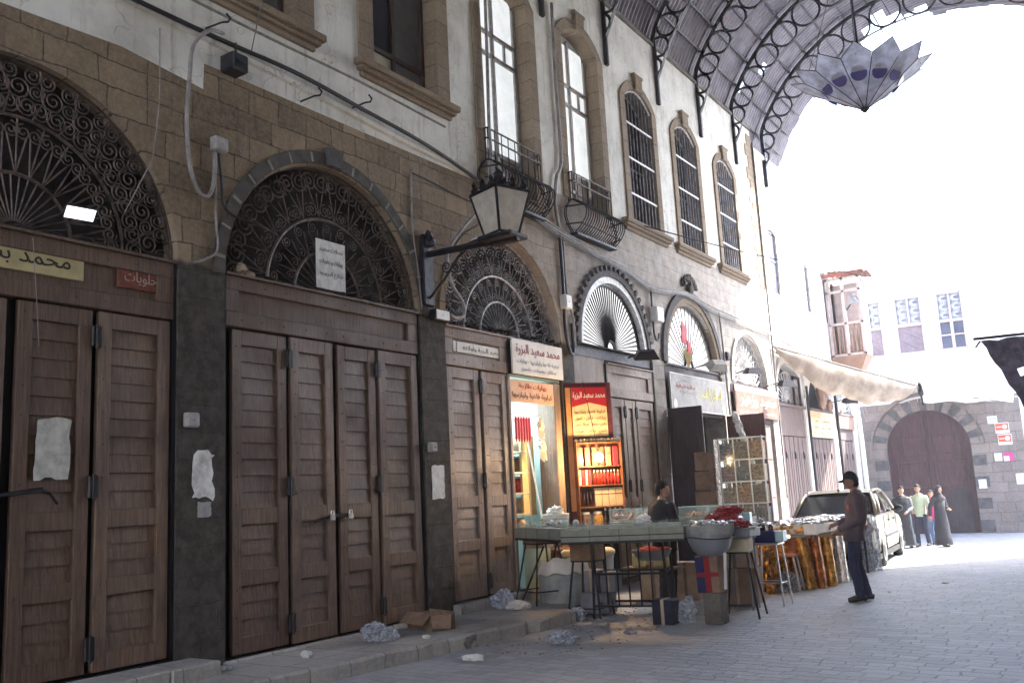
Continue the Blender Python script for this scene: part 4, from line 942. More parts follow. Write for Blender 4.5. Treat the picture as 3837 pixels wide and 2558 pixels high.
mb = MB(); mb.tube([P0+Vector((-.12, 0, .05)), P1], .03, 6); mb.tube([P0, P0+Vector((-.1, 0, -.12))], .018, 5); part('pole', mb, 'iron', tp)
# ================================================================ SIGNS ON THE SHOPS
def sign(nm, label, a0, a1, b0, b1, m_, c=.0, th=.03, F=FW, group=None, tilt=0, rim=None):
    T = F @ Matrix.Translation((0, 0, c))
    cx_, cy_ = (a0+a1)/2, (b0+b1)/2; p = T @ Vector((cx_, b0, 0))
    t = thing(nm, label, 'sign' if 'sign' in nm else 'notice', p, 0, group)
    mb = MB(T); mb.bbox(a0, a1, b0, b1, 0, th, min(.006, th*.3)); part('panel', mb, m_, t)
    if rim:
        mb = MB(T); w = .02
        for q in ((a0, a1, b0, b0+w), (a0, a1, b1-w, b1), (a0, a0+w, b0+w, b1-w), (a1-w, a1, b0+w, b1-w)): mb.box(*q, th-.002, th+.008)
        part('rim', mb, rim, t)
    return t, T @ Matrix.Translation((0, 0, th))
t, F = sign('shop_sign', 'faded yellow strip sign with black Arabic lettering over the nearest door', 2.95, 4.60, 3.69, 3.93, 'sign_yellow', -.06, .02)
text('محمد بشير', F, 3.55, 4.47, 3.73, .16, 'ink_black', t, .004, .004)
t, F = sign('shop_sign', 'small rust red sign with pale Arabic word over the nearest door', 4.93, 5.40, 3.70, 3.90, 'sign_rust', -.06, .02)
text('حلويات', F, 5.0, 5.34, 3.74, .13, 'ink_faded', t, .004)
FP = frame((XW-.06, 0, 0), (0, 1, 0))
t, F = sign('shop_notice', 'pale handwritten board propped in the scrolled fanlight of the second shop', 7.47, 7.95, 4.11, 4.70, 'paper', 0, .012, FP)
for k, s_ in enumerate(('محلات سعيد', 'بهارات و زهورات', 'شارع البزورية')): text(s_, F, 7.52, 7.90, 4.55-.15*k, .075, 'ink_grey', t, .003)
t, F = sign('shop_sign', 'narrow white strip sign with faint lettering above the third door', 10.12, 11.28, 3.62, 3.77, 'sign_white', -.06, .02)
text('سعيد البزرة وأولاده', F, 10.25, 11.18, 3.645, .11, 'ink_grey', t, .003)
mb = MB(FW); mb.box(10.03, 10.09, 3.62, 3.77, -.06, -.04); part('end_plate', mb, 'sign_white', t)
t, F = sign('shop_sign', 'white sign with maroon name and two blue lines above the lit spice shop', 11.38, 12.86, 3.42, 3.95, 'sign_white', .01, .03)
text('محمد سعيد البزرة', F, 11.48, 12.76, 3.70, .19, 'ink_maroon', t, .004, .006)
text('كراوية فاخرة ولوازمها - بهارات', F, 11.50, 12.74, 3.575, .085, 'ink_blue', t, .004, .004); text('سكاكر - زهورات - شموع', F, 11.62, 12.62, 3.455, .085, 'ink_blue', t, .004, .004)
t, F = sign('shop_sign', 'orange and cream banner sign hanging directly above the spice shop opening', 11.36, 12.62, 3.00, 3.34, 'sign_orange', -.04, .02)
text('بهارات طازجة', F, 11.6, 12.4, 3.20, .10, 'ink_red', t, .004, .004); text('كراوية فاخرة ولوازمها', F, 11.42, 12.56, 3.05, .11, 'ink_brown', t, .004, .004)
t, F = sign('shop_sign', 'grey framed sign with yellow lettering above the dark open door of the fifth shop', 17.02, 20.06, 3.16, 3.91, 'sign_grey', .03, .04, rim='boxwhite')
text('ابو خليل الطيب', F, 18.55, 19.75, 3.42, .30, 'ink_yellow', t, .004, .01); text('توابل و زهورات', F, 17.5, 18.4, 3.48, .14, 'ink_white', t, .004)
text('بهارات - زعتر - زيوت - اعشاب طبية', F, 17.2, 19.8, 3.74, .08, 'ink_white', t, .004); text('عطارة شرقية', F, 17.3, 18.3, 3.60, .10, 'ink_red', t, .004)
mb = MB(F); mb.lathe([(.10, 0), (.10, .006)], 16, (0, 0, 0), Matrix.Translation((17.2, 3.28, .001))); mb.lathe([(.10, 0), (.10, .006)], 16, (0, 0, 0), Matrix.Translation((19.85, 3.28, .001))); part('emblem', mb, 'sign_white', t)
t, F = sign('shop_sign', 'peach sign with white lettering and brown top band on the sixth shop', 20.66, 23.80, 3.20, 3.93, 'sign_terracotta', .03, .04)
mb = MB(F); mb.box(20.66, 23.80, 3.78, 3.93, .0, .004); part('band', mb, 'ink_faded', t)
text('سعيد وزهير', F, 21.0, 23.6, 3.42, .30, 'ink_white', t, .004, .008); text('بهارات - زهورات - شموع', F, 20.9, 23.6, 3.26, .09, 'ink_white', t, .004)
t, F = sign('shop_sign', 'pale yellow sign with faint lines on the shutters under the awning', 26.75, 29.35, 2.86, 3.62, 'sign_pale_yellow', -.02, .03)
mb = MB(F); mb.box(26.8, 27.9, 3.42, 3.6, 0, .004); part('band', mb, 'sign_orange', t)
text('محمد خير', F, 27.3, 28.9, 3.28, .12, 'ink_brown', t, .004); text('بهارات - زيوت - اعشاب', F, 27.0, 29.0, 3.10, .09, 'ink_grey', t, .004); text('عطارة - توابل - زعتر', F, 27.0, 29.0, 2.94, .09, 'ink_grey', t, .004)
t, F = sign('shop_sign', 'blank peach sign board on the last shop beyond the awning post', 29.72, 31.95, 3.2, 3.68, 'sign_peach', -.02, .03)
# signs by the gate
t, F = sign('wall_sign', 'small white plate with two dark lines right of the gate arch', 1.93, 2.23, 3.60, 3.86, 'sign_white', .005, .02, FG)
mb = MB(F); mb.box(1.97, 2.19, 3.76, 3.79, 0, .004); part('dark_line', mb, 'ink_grey', t)
mb = MB(F); mb.box(1.97, 2.19, 3.68, 3.695, 0, .004); part('dark_line', mb, 'ink_grey', t)
for k, (z, lb) in enumerate(((3.26, 'upper red and white sign with a white rosette beside the gate'), (2.87, 'lower red and white sign with a white rosette beside the gate'))):
    t, F = sign('wall_sign', lb, 2.13+.04*k, 2.55+.04*k, z, z+.36, 'sign_white', .005, .02, FG, 'red rosette signs beside the gate')
    mb = MB(F); mb.box(2.15+.04*k, 2.53+.04*k, z+.10, z+.33, 0, .004); part('red_field', mb, 'ink_red', t)
    mb = MB(F); mb.lathe([(.075, 0), (.075, .004)], 12, (0, 0, 0), Matrix.Translation((2.42+.04*k, z+.215, .005))); mb.box(2.18+.04*k, 2.33+.04*k, z+.20, z+.225, .004, .007); part('rosette', mb, 'ink_white', t)
random.seed(9)
for (a, b, w, h, m_, lb) in ((2.0, 2.35, .22, .26, 'paper', 'white paper sheet below the red rosette signs'), (2.27, 2.33, .3, .28, 'shirt_pink', 'pink and white poster below the red rosette signs'), (1.42, 1.47, .24, .30, 'paper', 'white sheet pinned on the gate jamb'), (2.55, 1.55, .24, .36, 'sign_white', 'pale blank sheet low on the pier right of the gate')):
    t, F = sign('wall_notice', lb, a, a+w, b, b+h, m_, .052 if a < 1.6 else .005, .01, FG)
    if m_ == 'shirt_pink':
        mb = MB(F); mb.box(a, a+w*.55, b, b+h*.6, 0, .004); part('white_area', mb, 'paper', t)

# ---------------------------------------------------------------- papers and boxes on the piers
def torn(nm, label, a0, a1, b0, b1, m_, c=.004, amp=.03, seed=1, group=None):
    random.seed(seed); n = 26; pts = []
    for k in range(n):
        u = k/n*4; s_ = int(u); f = u-s_; j = lambda: random.uniform(-amp, amp*.3)
        if s_ == 0: p = (a0+(a1-a0)*f, b0-j()*.8)
        elif s_ == 1: p = (a1+j(), b0+(b1-b0)*f)
        elif s_ == 2: p = (a1-(a1-a0)*f, b1+j())
        else: p = (a0-j()*.6, b1-(b1-b0)*f)
        pts.append(p)
    return single(nm, slab(pts, [], c, c+.006), m_, label, 'notice', group)
torn('whitewash_patch', 'square smear of whitewash with a keyhole on the nearest door leaf', 4.20, 4.52, 1.94, 2.46, 'pastel', -.036, .03, 2)
torn('torn_poster', 'torn white poster on the pier left of the second shop', 5.73, 5.99, 1.72, 2.20, 'paper_torn', .004, .05, 4)
torn('paper_scrap', 'small brown paper scrap under the torn white poster', 5.79, 5.95, 1.56, 1.71, 'sign_grey', .004, .01, 5)
torn('pasted_notice', 'clean white notice pasted on the pier right of the second shop', 9.40, 9.66, 1.62, 2.06, 'paper', .004, .014, 6)
def ebox(a, b, w, h, m_, label, d=.07, lid=None):
    t = thing('junction_box', label, 'junction box', FW @ Vector((a+w/2, b, 0)))
    mb = MB(FW); mb.bbox(a, a+w, b, b+h, 0, d, .012); part('housing', mb, m_, t)
    mb = MB(FW); mb.bbox(a+.012, a+w-.012, b+.012, b+h-.012, d-.004, d+.01, .004); mb.lathe([(.012, 0), (.008, .012)], 8, (0, 0, 0), Matrix.Translation((a+w*.5, b+h*.5, d+.01))); part('lid', mb, lid or m_, t)
ebox(5.62, 2.42, .15, .14, 'boxgrey', 'square grey metal box on the pier beside the nearest shop')
ebox(9.33, 2.22, .13, .13, 'boxgrey', 'small grey box above the pasted notice')
ebox(5.92, 5.30, .17, .15, 'boxgrey', 'rusty box where cables meet on the stone above the first pier', .1)
ebox(9.47, 3.97, .30, .15, 'iron', 'dark box with a white end beneath the lamp bracket', .12, 'boxwhite')
ebox(12.95, 4.62, .2, .24, 'boxwhite', 'white box among cables between the third and fourth arches', .12)
ebox(16.45, 4.86, .32, .30, 'boxwhite', 'white box with grey side between the fourth and fifth arches', .16)
ebox(20.3, 4.45, .15, .2, 'iron', 'small dark box between the fifth and sixth arches', .1)
ebox(26.4, 4.75, .2, .2, 'boxgrey', 'small grey box on the corner building above the awning', .1)
# ---------------------------------------------------------------- cables
def cable(pts, r, m_, label, cat='cable', group=None, sub=6, nm='cable'):
    P = [Vector(p) for p in pts]; out = []
    for i in range(len(P)-1):          # catmull-rom
        p0, p1, p2, p3 = P[max(0, i-1)], P[i], P[i+1], P[min(len(P)-1, i+2)]
        for k in range(sub):
            t = k/sub; out.append(.5*((2*p1)+(p2-p0)*t+(2*p0-5*p1+4*p2-p3)*t*t+(3*p1-p0-3*p2+p3)*t**3))
    out.append(P[-1]); mb = MB(FW); mb.tube(out, r, 6)
    return single(nm, mb, m_, label, cat, group, smooth=True)
cable([(-3, 6.62, .08), (2, 6.58, .08), (5.6, 6.54, .08), (7, 6.56, .09), (8.14, 6.50, .08), (9.5, 6.40, .08), (10.75, 6.20, .07), (11.3, 6.02, .08)], .028, 'cable_dark', 'thick black cable running along the lip under the upper windows')
cable([(6.0, 6.60, .12), (5.75, 6.50, .2), (5.55, 6.25, .22), (5.52, 5.9, .2), (5.55, 5.5, .12), (5.60, 5.05, .1), (5.72, 4.80, .08), (5.86, 4.78, .06), (5.93, 4.95, .06), (5.95, 5.28, .05)], .022, 'cable', 'grey conduit looping down the wall above the first pier')
cable([(6.0, 5.28, .05), (6.05, 5.0, .03), (6.08, 4.75, .03), (6.2, 4.66, .04), (6.5, 4.62, .05), (6.6, 4.6, .05)], .014, 'cable_dark', 'thin black cable from the rusty box toward the second arch')
cable([(5.97, 5.28, .03), (5.98, 4.6, .03), (6.0, 4.25, .03), (5.85, 4.12, .03), (5.68, 4.05, .03)], .013, 'cable', 'thin pale cable running down beside the first pier')
cable([(11.05, 9.6, .1), (11.02, 8.4, .1), (10.95, 7.2, .12), (10.95, 6.5, .12), (10.7, 5.9, .14), (10.25, 5.45, .12), (9.9, 5.1, .12), (9.75, 4.8, .12), (9.85, 4.5, .12), (10.1, 4.3, .1), (10.12, 4.12, .1), (9.95, 4.05, .1), (9.8, 4.08, .1)], .026, 'cable', 'pale conduit descending from the balcony past the lamp bracket')
cable([(9.18, 6.0, .02), (9.17, 5.2, .02), (9.25, 4.6, .02), (9.3, 4.1, .02)], .012, 'cable', 'thin vertical wire on the stone right of the second arch')
cable([(9.19, 5.95, .02), (9.6, 5.93, .02), (10.1, 5.89, .02), (10.57, 5.86, .03)], .010, 'cable_dark', 'thin dark wire along the ashlar joint right of the second arch')
for k in range(4):
    cable([(12.0, 6.12-.05*k, .06+.02*k), (13.0, 5.98-.05*k, .07), (14.2, 5.85-.04*k, .08), (15.5, 5.72-.03*k, .07), (16.6, 5.58-.04*k, .08), (18.2, 5.72-.03*k, .07), (19.6, 5.62-.05*k, .07), (21.5, 5.56-.04*k, .08), (23.8, 5.52-.03*k, .07), (26.0, 5.38-.03*k, .06), (28.5, 5.25-.03*k, .06), (32.2, 5.1-.02*k, .06)],
          .02-.003*k, ('cable', 'boxgrey', 'cable', 'cable_dark')[k], ('topmost cable of the bundle running below the barred windows', 'second cable of the bundle running below the barred windows', 'third cable of the bundle running below the barred windows', 'lowest dark cable of the bundle running below the barred windows')[k], group='cables below the barred windows')
cable([(13.0, 5.95, .05), (13.02, 5.2, .05), (13.0, 4.3, .05), (13.1, 3.9, .06), (13.22, 3.95, .06), (13.2, 4.4, .06)], .028, 'cable_dark', 'black cable looping on the pier between the third and fourth arches')
cable([(13.12, 5.95, .04), (13.14, 4.9, .04), (13.28, 4.5, .05), (13.32, 4.0, .04)], .02, 'cable', 'pale conduit on the pier between the third and fourth arches')
cable([(13.22, 10.2, .05), (13.2, 8.6, .05), (13.22, 7.3, .05), (13.0, 6.9, .06), (12.9, 6.4, .06), (13.0, 6.0, .05)], .03, 'cable', 'grey downpipe conduit between the two balconies')
cable([(16.5, 5.6, .05), (16.48, 5.1, .05), (16.5, 4.6, .05), (16.62, 4.5, .06), (16.7, 4.65, .06)], .02, 'cable_dark', 'black cable loop below the white box on the fourth pier')
cable([(20.15, 5.62, .05), (20.2, 5.0, .05), (20.25, 4.3, .05), (20.3, 3.2, .04)], .022, 'cable', 'conduit dropping between the fifth and sixth arches')
cable([(23.86, 10.8, .05), (23.87, 6.0, .05), (23.86, 1.2, .05)], .03, 'cable', 'thin drainpipe down the joint between market and corner buildings', 'pipe', nm='drainpipe')
cable([(29.45, 4.6, .1), (29.5, 3.0, .1), (29.5, -.3, .1)], .045, 'iron', 'dark awning post before the last shuttered shops', 'post', nm='awning_post')
cable([(26.62, 4.3, .05), (26.6, 2.8, .05), (26.62, -.25, .05)], .04, 'iron', 'dark iron post between the shutters under the awning', 'post', nm='awning_post')
cable([(32.2, 4.0, .1), (32.25, 2.5, .12), (32.3, -.4, .1)], .08, 'sign_white', 'white pipe at the far corner of the shuttered shops', 'pipe', nm='corner_pipe')
def wire(pts, r, label, m_='cable_dark'):
    mb = MB(); mb.tube(pts, r, 5); return single('overhead_wire', mb, m_, label, 'wire', smooth=True)
def sagw(a, b, s, n=18): a, b = Vector(a), Vector(b); return [a*(1-k/n)+b*k/n-Vector((0, 0, s*4*(k/n)*(1-k/n))) for k in range(n+1)]
wire(sagw((-7.4, 16.2, 6.75), (2.3, 33, 7.1), .9), .012, 'thin black wire crossing the bright sky from the barred windows')
wire(sagw((-5.0, 28, 4.05), (2.2, 34, 3.8), .1), .010, 'pale wire running right from the awning corner', 'boxgrey')
wire(sagw((-5.0, 28, 3.95), (2.2, 34, 3.6), .15), .010, 'second wire below it running right from the awning corner', 'cable')
wire(sagw((-7.5, 6.45, 6.55), (-3.4, 4.0, 9.0), .12), .006, 'fine wire rising from the hook beside the conduit loop', 'cable')
wire([(-7.50, 5.30, 6.4), (-7.46, 5.28, 5.6), (-7.47, 5.22, 5.0), (-7.5, 4.95, 4.4)], .006, 'fine wire hanging across the nearest arch', 'cable')
wire([(-7.42, 4.05, 3.95), (-7.38, 4.08, 3.4), (-7.36, 4.1, 3.02)], .004, 'thin string hanging in front of the nearest door', 'cable')
for k, (y, z, lb) in enumerate(((5.98, 6.72, 'bent iron hook above the conduit loop'), (8.2, 6.58, 'bent iron hook under the second window sill'), (7.32, 6.36, 'small iron hook in the white band over the second arch'), (11.0, 6.4, 'iron bracket hook beside the first balcony'))):
    mb = MB(FW); mb.tube([(y-.12, z-.08, 0), (y, z, .12), (y+.06, z+.02, .15), (y+.10, z+.08, .14), (y+.05, z+.12, .13)], .012, 5)
    single('wall_hook', mb, 'iron', lb, 'hook', 'hooks along the string course')
random.seed(21)
for k, (y, z) in enumerate(((6.31, 6.05), (8.55, 5.66), (9.9, 5.0), (12.55, 5.15), (12.85, 5.28), (15.9, 5.3), (6.55, 5.6))): pass
mb = MB(FW); mb.bbox(6.06, 6.28, 6.22, 6.42, -.02, .2, .02); mb.tube([(6.1, 6.5, .2), (6.05, 6.42, .25), (6.1, 6.33, .22), (6.2, 6.3, .21)], .012, 6)
single('cable_housing', mb, 'cable_dark', 'black square ventilator box under the lip above the first pier', 'ventilator')
# ---------------------------------------------------------------- street lantern on its bracket
ln = thing('street_lantern', 'four-sided lantern with frosted panes on a long black wall bracket', 'street lamp', (-7.5, 9.42, 4.2))
mb = MB(); mb.bbox(-7.52, -7.44, 9.30, 9.52, 4.15, 5.12, .015); mb.tube([(-7.46, 9.41, 4.85), (-6.7, 9.41, 4.83), (-6.0, 9.41, 4.80)], .045, 8); mb.bbox(-6.5, -5.98, 9.2, 9.62, 4.80, 4.86, .02)
mb.blob((-7.42, 9.42, 5.05), .12, 2, .4, (.6, .6, .9)); mb.tube([(-7.44, 9.41, 4.25), (-7.2, 9.41, 4.45), (-6.95, 9.41, 4.72), (-6.8, 9.41, 4.8)], .02, 6); part('bracket', mb, 'iron', ln)
mb = MB(); FS = frame((-7.4, 9.41, 4.7), (1, 0, 0))
for k in range(7): spiral(mb, (.25+.14*k, -.07-.05*math.sin(k)), .085, 1.8, k, 1 if k % 2 else -1, 0, .011)
mb.v = [FS @ p for p in mb.v]; part('scrollwork', mb, 'iron', ln)
cxl, cyl = -6.25, 9.41; zb_, zt_ = 4.88, 5.42; wb_, wt_ = .155, .27
def cor(z, w): return [Vector((cxl+a*w, cyl+b*w, z)) for a, b in ((-1, -1), (1, -1), (1, 1), (-1, 1))]
Bc, Tc = cor(zb_, wb_), cor(zt_, wt_); rotl = Matrix.Translation((cxl, cyl, 0)) @ Matrix.Rotation(R_(-18), 4, 'Z') @ Matrix.Translation((-cxl, -cyl, 0))
Bc = [rotl @ p for p in Bc]; Tc = [rotl @ p for p in Tc]
mb = MB()
for k in range(4): mb.tube([Bc[k], Tc[k]], .018, 5); mb.tube([Bc[k], Bc[(k+1) % 4]], .016, 5); mb.tube([Tc[k], Tc[(k+1) % 4]], .024, 5)
top = Vector((cxl, cyl, 5.62)); mid = [p.lerp(top, .55)+Vector((0, 0, .0)) for p in Tc]
for k in range(4): mb.add([Tc[k], Tc[(k+1) % 4], mid[(k+1) % 4], mid[k]], [(0, 1, 2, 3)]); mb.tube([mid[k], top], .02, 5)
mb.add(mid, [(0, 1, 2, 3)])
mb.lathe([(.1, 0), (.12, .04), (.06, .1), (.08, .14), (.015, .2)], 10, (cxl, cyl, 5.55)); cage = part('cage', mb, 'iron', ln)
mb = MB()
for k in range(4):
    for j in range(3):
        p = Tc[k].lerp(Tc[(k+1) % 4], (j+.5)/3); mb.lathe([(.035, 0), (.05, .03), (.02, .08), (.035, .11), (.004, .16)], 6, tuple(p))
part('crown', mb, 'iron', ln)
for k in range(4):
    mb = MB(); q = [Bc[k], Bc[(k+1) % 4], Tc[(k+1) % 4], Tc[k]]; ctr = sum(q, Vector())/4; q = [ctr+(p-ctr)*.94 for p in q]; mb.add(q, [(0, 1, 2, 3)]); part('pane', mb, 'lamp_glass', cage)
# ---------------------------------------------------------------- floodlights
def flood(o, ang, tilt, label, m_='iron', glass='boxwhite', arm=.3, s=1.0):
    t = thing('floodlight', label, 'floodlight', o, 0)
    T = Matrix.Translation(o) @ Matrix.Rotation(ang, 4, 'Z') @ Matrix.Rotation(tilt, 4, 'X')
    mb = MB(T); mb.add([(-.17*s, -.08*s, 0), (.17*s, -.08*s, 0), (.17*s, .08*s, 0), (-.17*s, .08*s, 0), (-.11*s, -.05*s, .11*s), (.11*s, -.05*s, .11*s), (.11*s, .05*s, .11*s), (-.11*s, .05*s, .11*s)], [(0, 1, 2, 3), (4, 7, 6, 5), (0, 4, 5, 1), (1, 5, 6, 2), (2, 6, 7, 3), (3, 7, 4, 0)]); part('housing', mb, m_, t)
    mb = MB(T); mb.box(-.155*s, .155*s, -.068*s, .068*s, -.012, -.003); part('glass', mb, glass, t)
    mb = MB(); mb.tube([T @ Vector((0, 0, .1*s)), Vector((o[0]-arm*.5, o[1], o[2]+.1)), Vector((XW, o[1], o[2]+.05))], .014, 5); part('arm', mb, 'iron', t)
flood((-7.25, 4.36, 4.20), R_(80), R_(-48), 'floodlight with bright glass sticking out above the yellow sign', 'iron', 'flood_glow', .25, .78)
flood((-7.15, 15.35, 3.98), R_(35), R_(25), 'black floodlight on an arm under the rayed fanlight', 'iron', 'boxgrey', .4, 1.35)
flood((-7.0, 18.4, 4.05), R_(65), R_(50), 'white floodlight in front of the fifth arch', 'boxgrey', 'boxwhite', .5, 1.5)
flood((-7.1, 21.0, 4.15), R_(60), R_(10), 'flat dark floodlight at the left of the sixth arch', 'iron', 'boxgrey', .4, 1.3)
flood((-7.0, 23.2, 4.0), R_(60), R_(10), 'flat dark floodlight at the right end of the peach sign', 'iron', 'boxgrey', .5, 1.4)
flood((-6.9, 29.1, 3.9), R_(40), R_(15), 'floodlight above the pale yellow sign under the awning', 'iron', 'sign_peach', .5, 1.4)
# red ornament hung in the fifth fanlight
mb = MB(FW); mb.prism([(18.0, 4.65), (18.25, 4.6), (18.35, 4.95), (18.1, 5.1)], -.04, -.02); mb.prism([(18.3, 4.45), (18.45, 4.42), (18.5, 4.65), (18.32, 4.7)], -.04, -.02)
single('red_ornament', mb, 'sign_red', 'red cloth ornament in the middle of the fifth fanlight', 'ornament')
mb = MB(FW)
for k in range(9): mb.tube([(18.3, 4.05, -.04), (18.1+.055*k, 4.5, -.03)], .012, 4)
single('paper_fan', mb, 'sign_cream', 'small fan of straw sticks at the foot of the fifth fanlight', 'fan')
# dummy-like pale cloth bundle hanging in the second corner shop
mb = MB(FW); mb.blob((28.1, 4.2, .05), .35, 3, .25, (.5, 1.5, .4), 4); mb.blob((28.75, 3.85, .1), .2, 2, .3, (1.1, .9, .5), 6)
single('hanging_bundle', mb, 'sign_peach', 'pale bundle of cloth hanging in the middle shop under the awning', 'bundle', smooth=True)
# dust and litter lying on the lintel ledges
random.seed(31)
for (y0, y1, lb) in ((6.2, 9.2, 'dusty litter lying along the ledge over the second door'), (2.5, 5.5, 'dusty litter lying along the ledge over the nearest door'), (9.9, 12.8, 'dusty litter lying along the ledge over the third door')):
    mb = MB(FW)
    for k in range(26): mb.blob((random.uniform(y0, y1), 4.07, random.uniform(-.2, -.03)), random.uniform(.03, .07), 1, .6, (1.8, .6, 1), k)
    o = single('litter', mb, 'dark_panel', lb, 'litter'); o['kind'] = 'stuff'
mb = MB(FW); mb.blob((6.42, 4.14, -.1), .07, 2, .6, (1.2, .9, 1), 3); mb.blob((6.52, 4.10, -.1), .05, 2, .6, (1, .8, 1), 5)
single('crumpled_paper', mb, 'cardboard_light', 'crumpled paper on the ledge at the left of the second fanlight', 'litter')
# ---------------------------------------------------------------- hanging lotus lamp
ch = thing('lotus_chandelier', 'large lotus-shaped glass chandelier hanging below the iron roof', 'chandelier', (-3.0, 16, 7.85))
cc = Vector((-3.0, 16.0, 7.85)); NP = 12
inner = MB(); outer_ = MB(); fr = MB(); disc = MB()
for k in range(NP):
    a = 2*math.pi*k/NP+.15; da = math.pi/NP
    def P(r, an, z): return cc+Vector((r*math.cos(an), r*math.sin(an), z))
    t0 = P(.03, a, 0); m0, m1 = P(.60, a-da, .36), P(.60, a+da, .36); s0, s1 = P(.95, a-da*.98, .60), P(.95, a+da*.98, .60); tip = P(1.16, a, .74)
    inner.add([t0, m0, m1], [(0, 1, 2)]); outer_.add([m0, s0, tip, s1, m1], [(0, 1, 2, 3, 4)])
    fr.tube([t0, m0, s0, tip, s1], .008, 4)
    disc.lathe([(.13, -.008), (.135, .0), (.13, .008)], 12, (0, 0, 0), Matrix.Translation(P(.64, a, .40)) @ Matrix.Rotation(a, 4, 'Z') @ Matrix.Rotation(R_(-50), 4, 'Y'))
part('lower_pane', inner, 'petal', ch); part('petal', outer_, 'petal', ch); part('disc', disc, 'petal_blue', ch)
fr.tube([cc, cc+Vector((0, 0, 6.4))], .014, 5)
for k in range(4): a = k*math.pi/2+.15; fr.tube([cc+Vector((.95*math.cos(a), .95*math.sin(a), .60)), cc+Vector((0, 0, 3.2))], .006, 4)
fr.lathe([(.02, -.06), (.08, 0), (.05, .08)], 8, tuple(cc)); part('frame', fr, 'iron', ch)
# ================================================================ LIT SPICE SHOP (right half of the third bay)
sh = thing('spice_shop_interior', 'lit niche of the spice shop with pale walls behind the stall', 'shop niche', (-8.2, 12.0, .1))
mb = MB(FW); mb.box(11.36, 12.86, .12, 3.42, -1.9, -1.85); mb.box(11.30, 11.36, .12, 3.42, -1.9, -.06); mb.box(12.86, 12.92, .12, 3.42, -1.9, -.3); mb.box(11.3, 12.9, 3.38, 3.42, -1.9, -.05); part('wall', mb, 'shop_wall', sh)
mb = MB(FW); mb.box(11.36, 12.86, .05, .13, -1.85, -.02); part('floor', mb, 'concrete', sh)
mb = MB(FW); mb.bbox(12.62, 12.82, .13, 3.36, -.35, -.02, .01); mb.bbox(11.31, 11.38, .13, 3.4, -.2, -.02, .01); part('door_post', mb, 'door_pale', sh)
mb = MB(FW); mb.box(12.25, 12.62, 1.3, 2.55, -.5, -.46); part('cream_board', mb, 'sign_cream', sh)
# shelving unit with jars
st = thing('jar_shelf', 'pale metal shelves of spice jars inside the lit shop', 'shelf', (-8.1, 11.9, .13))
SZ = [2.30, 1.98, 1.66, 1.34, 1.02]
mb = MB(FW)
for z in SZ: mb.bbox(11.40, 12.45, z-.03, z, -.85, -.45, .004)
for y in (11.40, 12.43): mb.box(y, y+.02, .13, 2.6, -.86, -.84); mb.box(y, y+.02, .13, 2.6, -.47, -.45)
part('frame', mb, 'shelf_metal', st)
random.seed(41)
jm = [['jar_aqua', 'jar_aqua', 'jar_aqua', 'jar_pale'], ['jar_aqua', 'jar_aqua', 'jar_aqua', 'jar_brown'], ['jar_brown', 'jar_brown', 'sauce_red', 'sauce_red'], ['jar_brown', 'jar_pale', 'jar_brown', 'jar_pale'], ['jar_pale', 'jar_brown', 'jar_brown', 'jar_pale']]
jl = ['topmost', 'second', 'third', 'fourth', 'lowest']
def jar(F, a, b, c, r, h, m_, label, group, lid='shelf_metal', nm='spice_jar', cat='jar'):
    t = thing(nm, label, cat, F @ Vector((a, b, c)), 0, group)
    mb = MB(); mb.lathe([(r*.92, 0), (r, h*.06), (r, h*.74), (r*.72, h*.86), (r*.72, h*.9)], 12); part('glass', mb, m_, t, True, local=True)
    mb = MB(); mb.lathe([(r*.78, h*.88), (r*.78, h), (r*.1, h*1.01)], 12); part('lid', mb, lid, t, False, local=True)
    return t
for s_, z in enumerate(SZ):
    for k in range(4):
        jar(FW, 11.54+.26*k, z+.002, -.60, .105, .25, jm[s_][k], '%s jar from the left on the %s shelf of the lit shop' % (('first', 'second', 'third', 'last')[k], jl[s_]), 'jars on the shop shelves')
for k in range(6):
    mb = MB(FW); y = 11.78+.075*k; mb.lathe([(.006, 0), (.024, .05), (.026, .36), (.01, .40)], 6, (0, 0, 0), Matrix.Translation((y, 2.42, -.22)) @ Matrix.Rotation(R_(-90), 4, 'X') if 0 else Matrix(((1, 0, 0, y), (0, 0, 1, 2.42), (0, -1, 0, -.22), (0, 0, 0, 1))))
    single('hanging_red_packet', mb, 'pack_red', ('leftmost long red packet hanging in the lit shop', 'second hanging red packet from the left', 'third hanging red packet from the left', 'fourth hanging red packet from the left', 'fifth hanging red packet from the left', 'rightmost long red packet hanging in the lit shop')[k], 'packet', 'red packets hanging in the shop')
mb = MB(FW); mb.tube([(11.4, 2.84, -.22), (12.5, 2.84, -.22)], .01, 5); single('hanging_rail', mb, 'shelf_metal', 'thin rail across the lit shop holding the red packets', 'rail')
for k, (y, z) in enumerate(((12.38, 2.62), (12.42, 2.28))):
    mb = MB(FW)
    for q in range(5): mb.tube([(y-.07+.035*q, z+.05, -.16), (y-.08+.04*q, z-.12-.02*(q % 3), -.15)], .014, 5)
    mb.blob((y, z+.08, -.16), .09, 2, .3, (1, 1.1, .5), k); single('hanging_gloves', mb, 'glove', ('upper bunch of pale gloves hanging in the lit shop', 'lower bunch of pale gloves hanging in the lit shop')[k], 'gloves', 'gloves hanging in the shop')
mb = MB(FW); mb.tube([(11.92, .9, .12), (12.12, 2.5, -.25)], .016, 8); single('white_pole', mb, 'boxwhite', 'white pole leaning in the doorway of the lit shop', 'pole')
mb = MB(FW); mb.tube([(11.45, 3.28, -.9), (12.5, 3.28, -.9)], .02, 8); tb = single('tube_light', mb, 'tube', 'fluorescent tube at the ceiling of the spice shop', 'lamp')
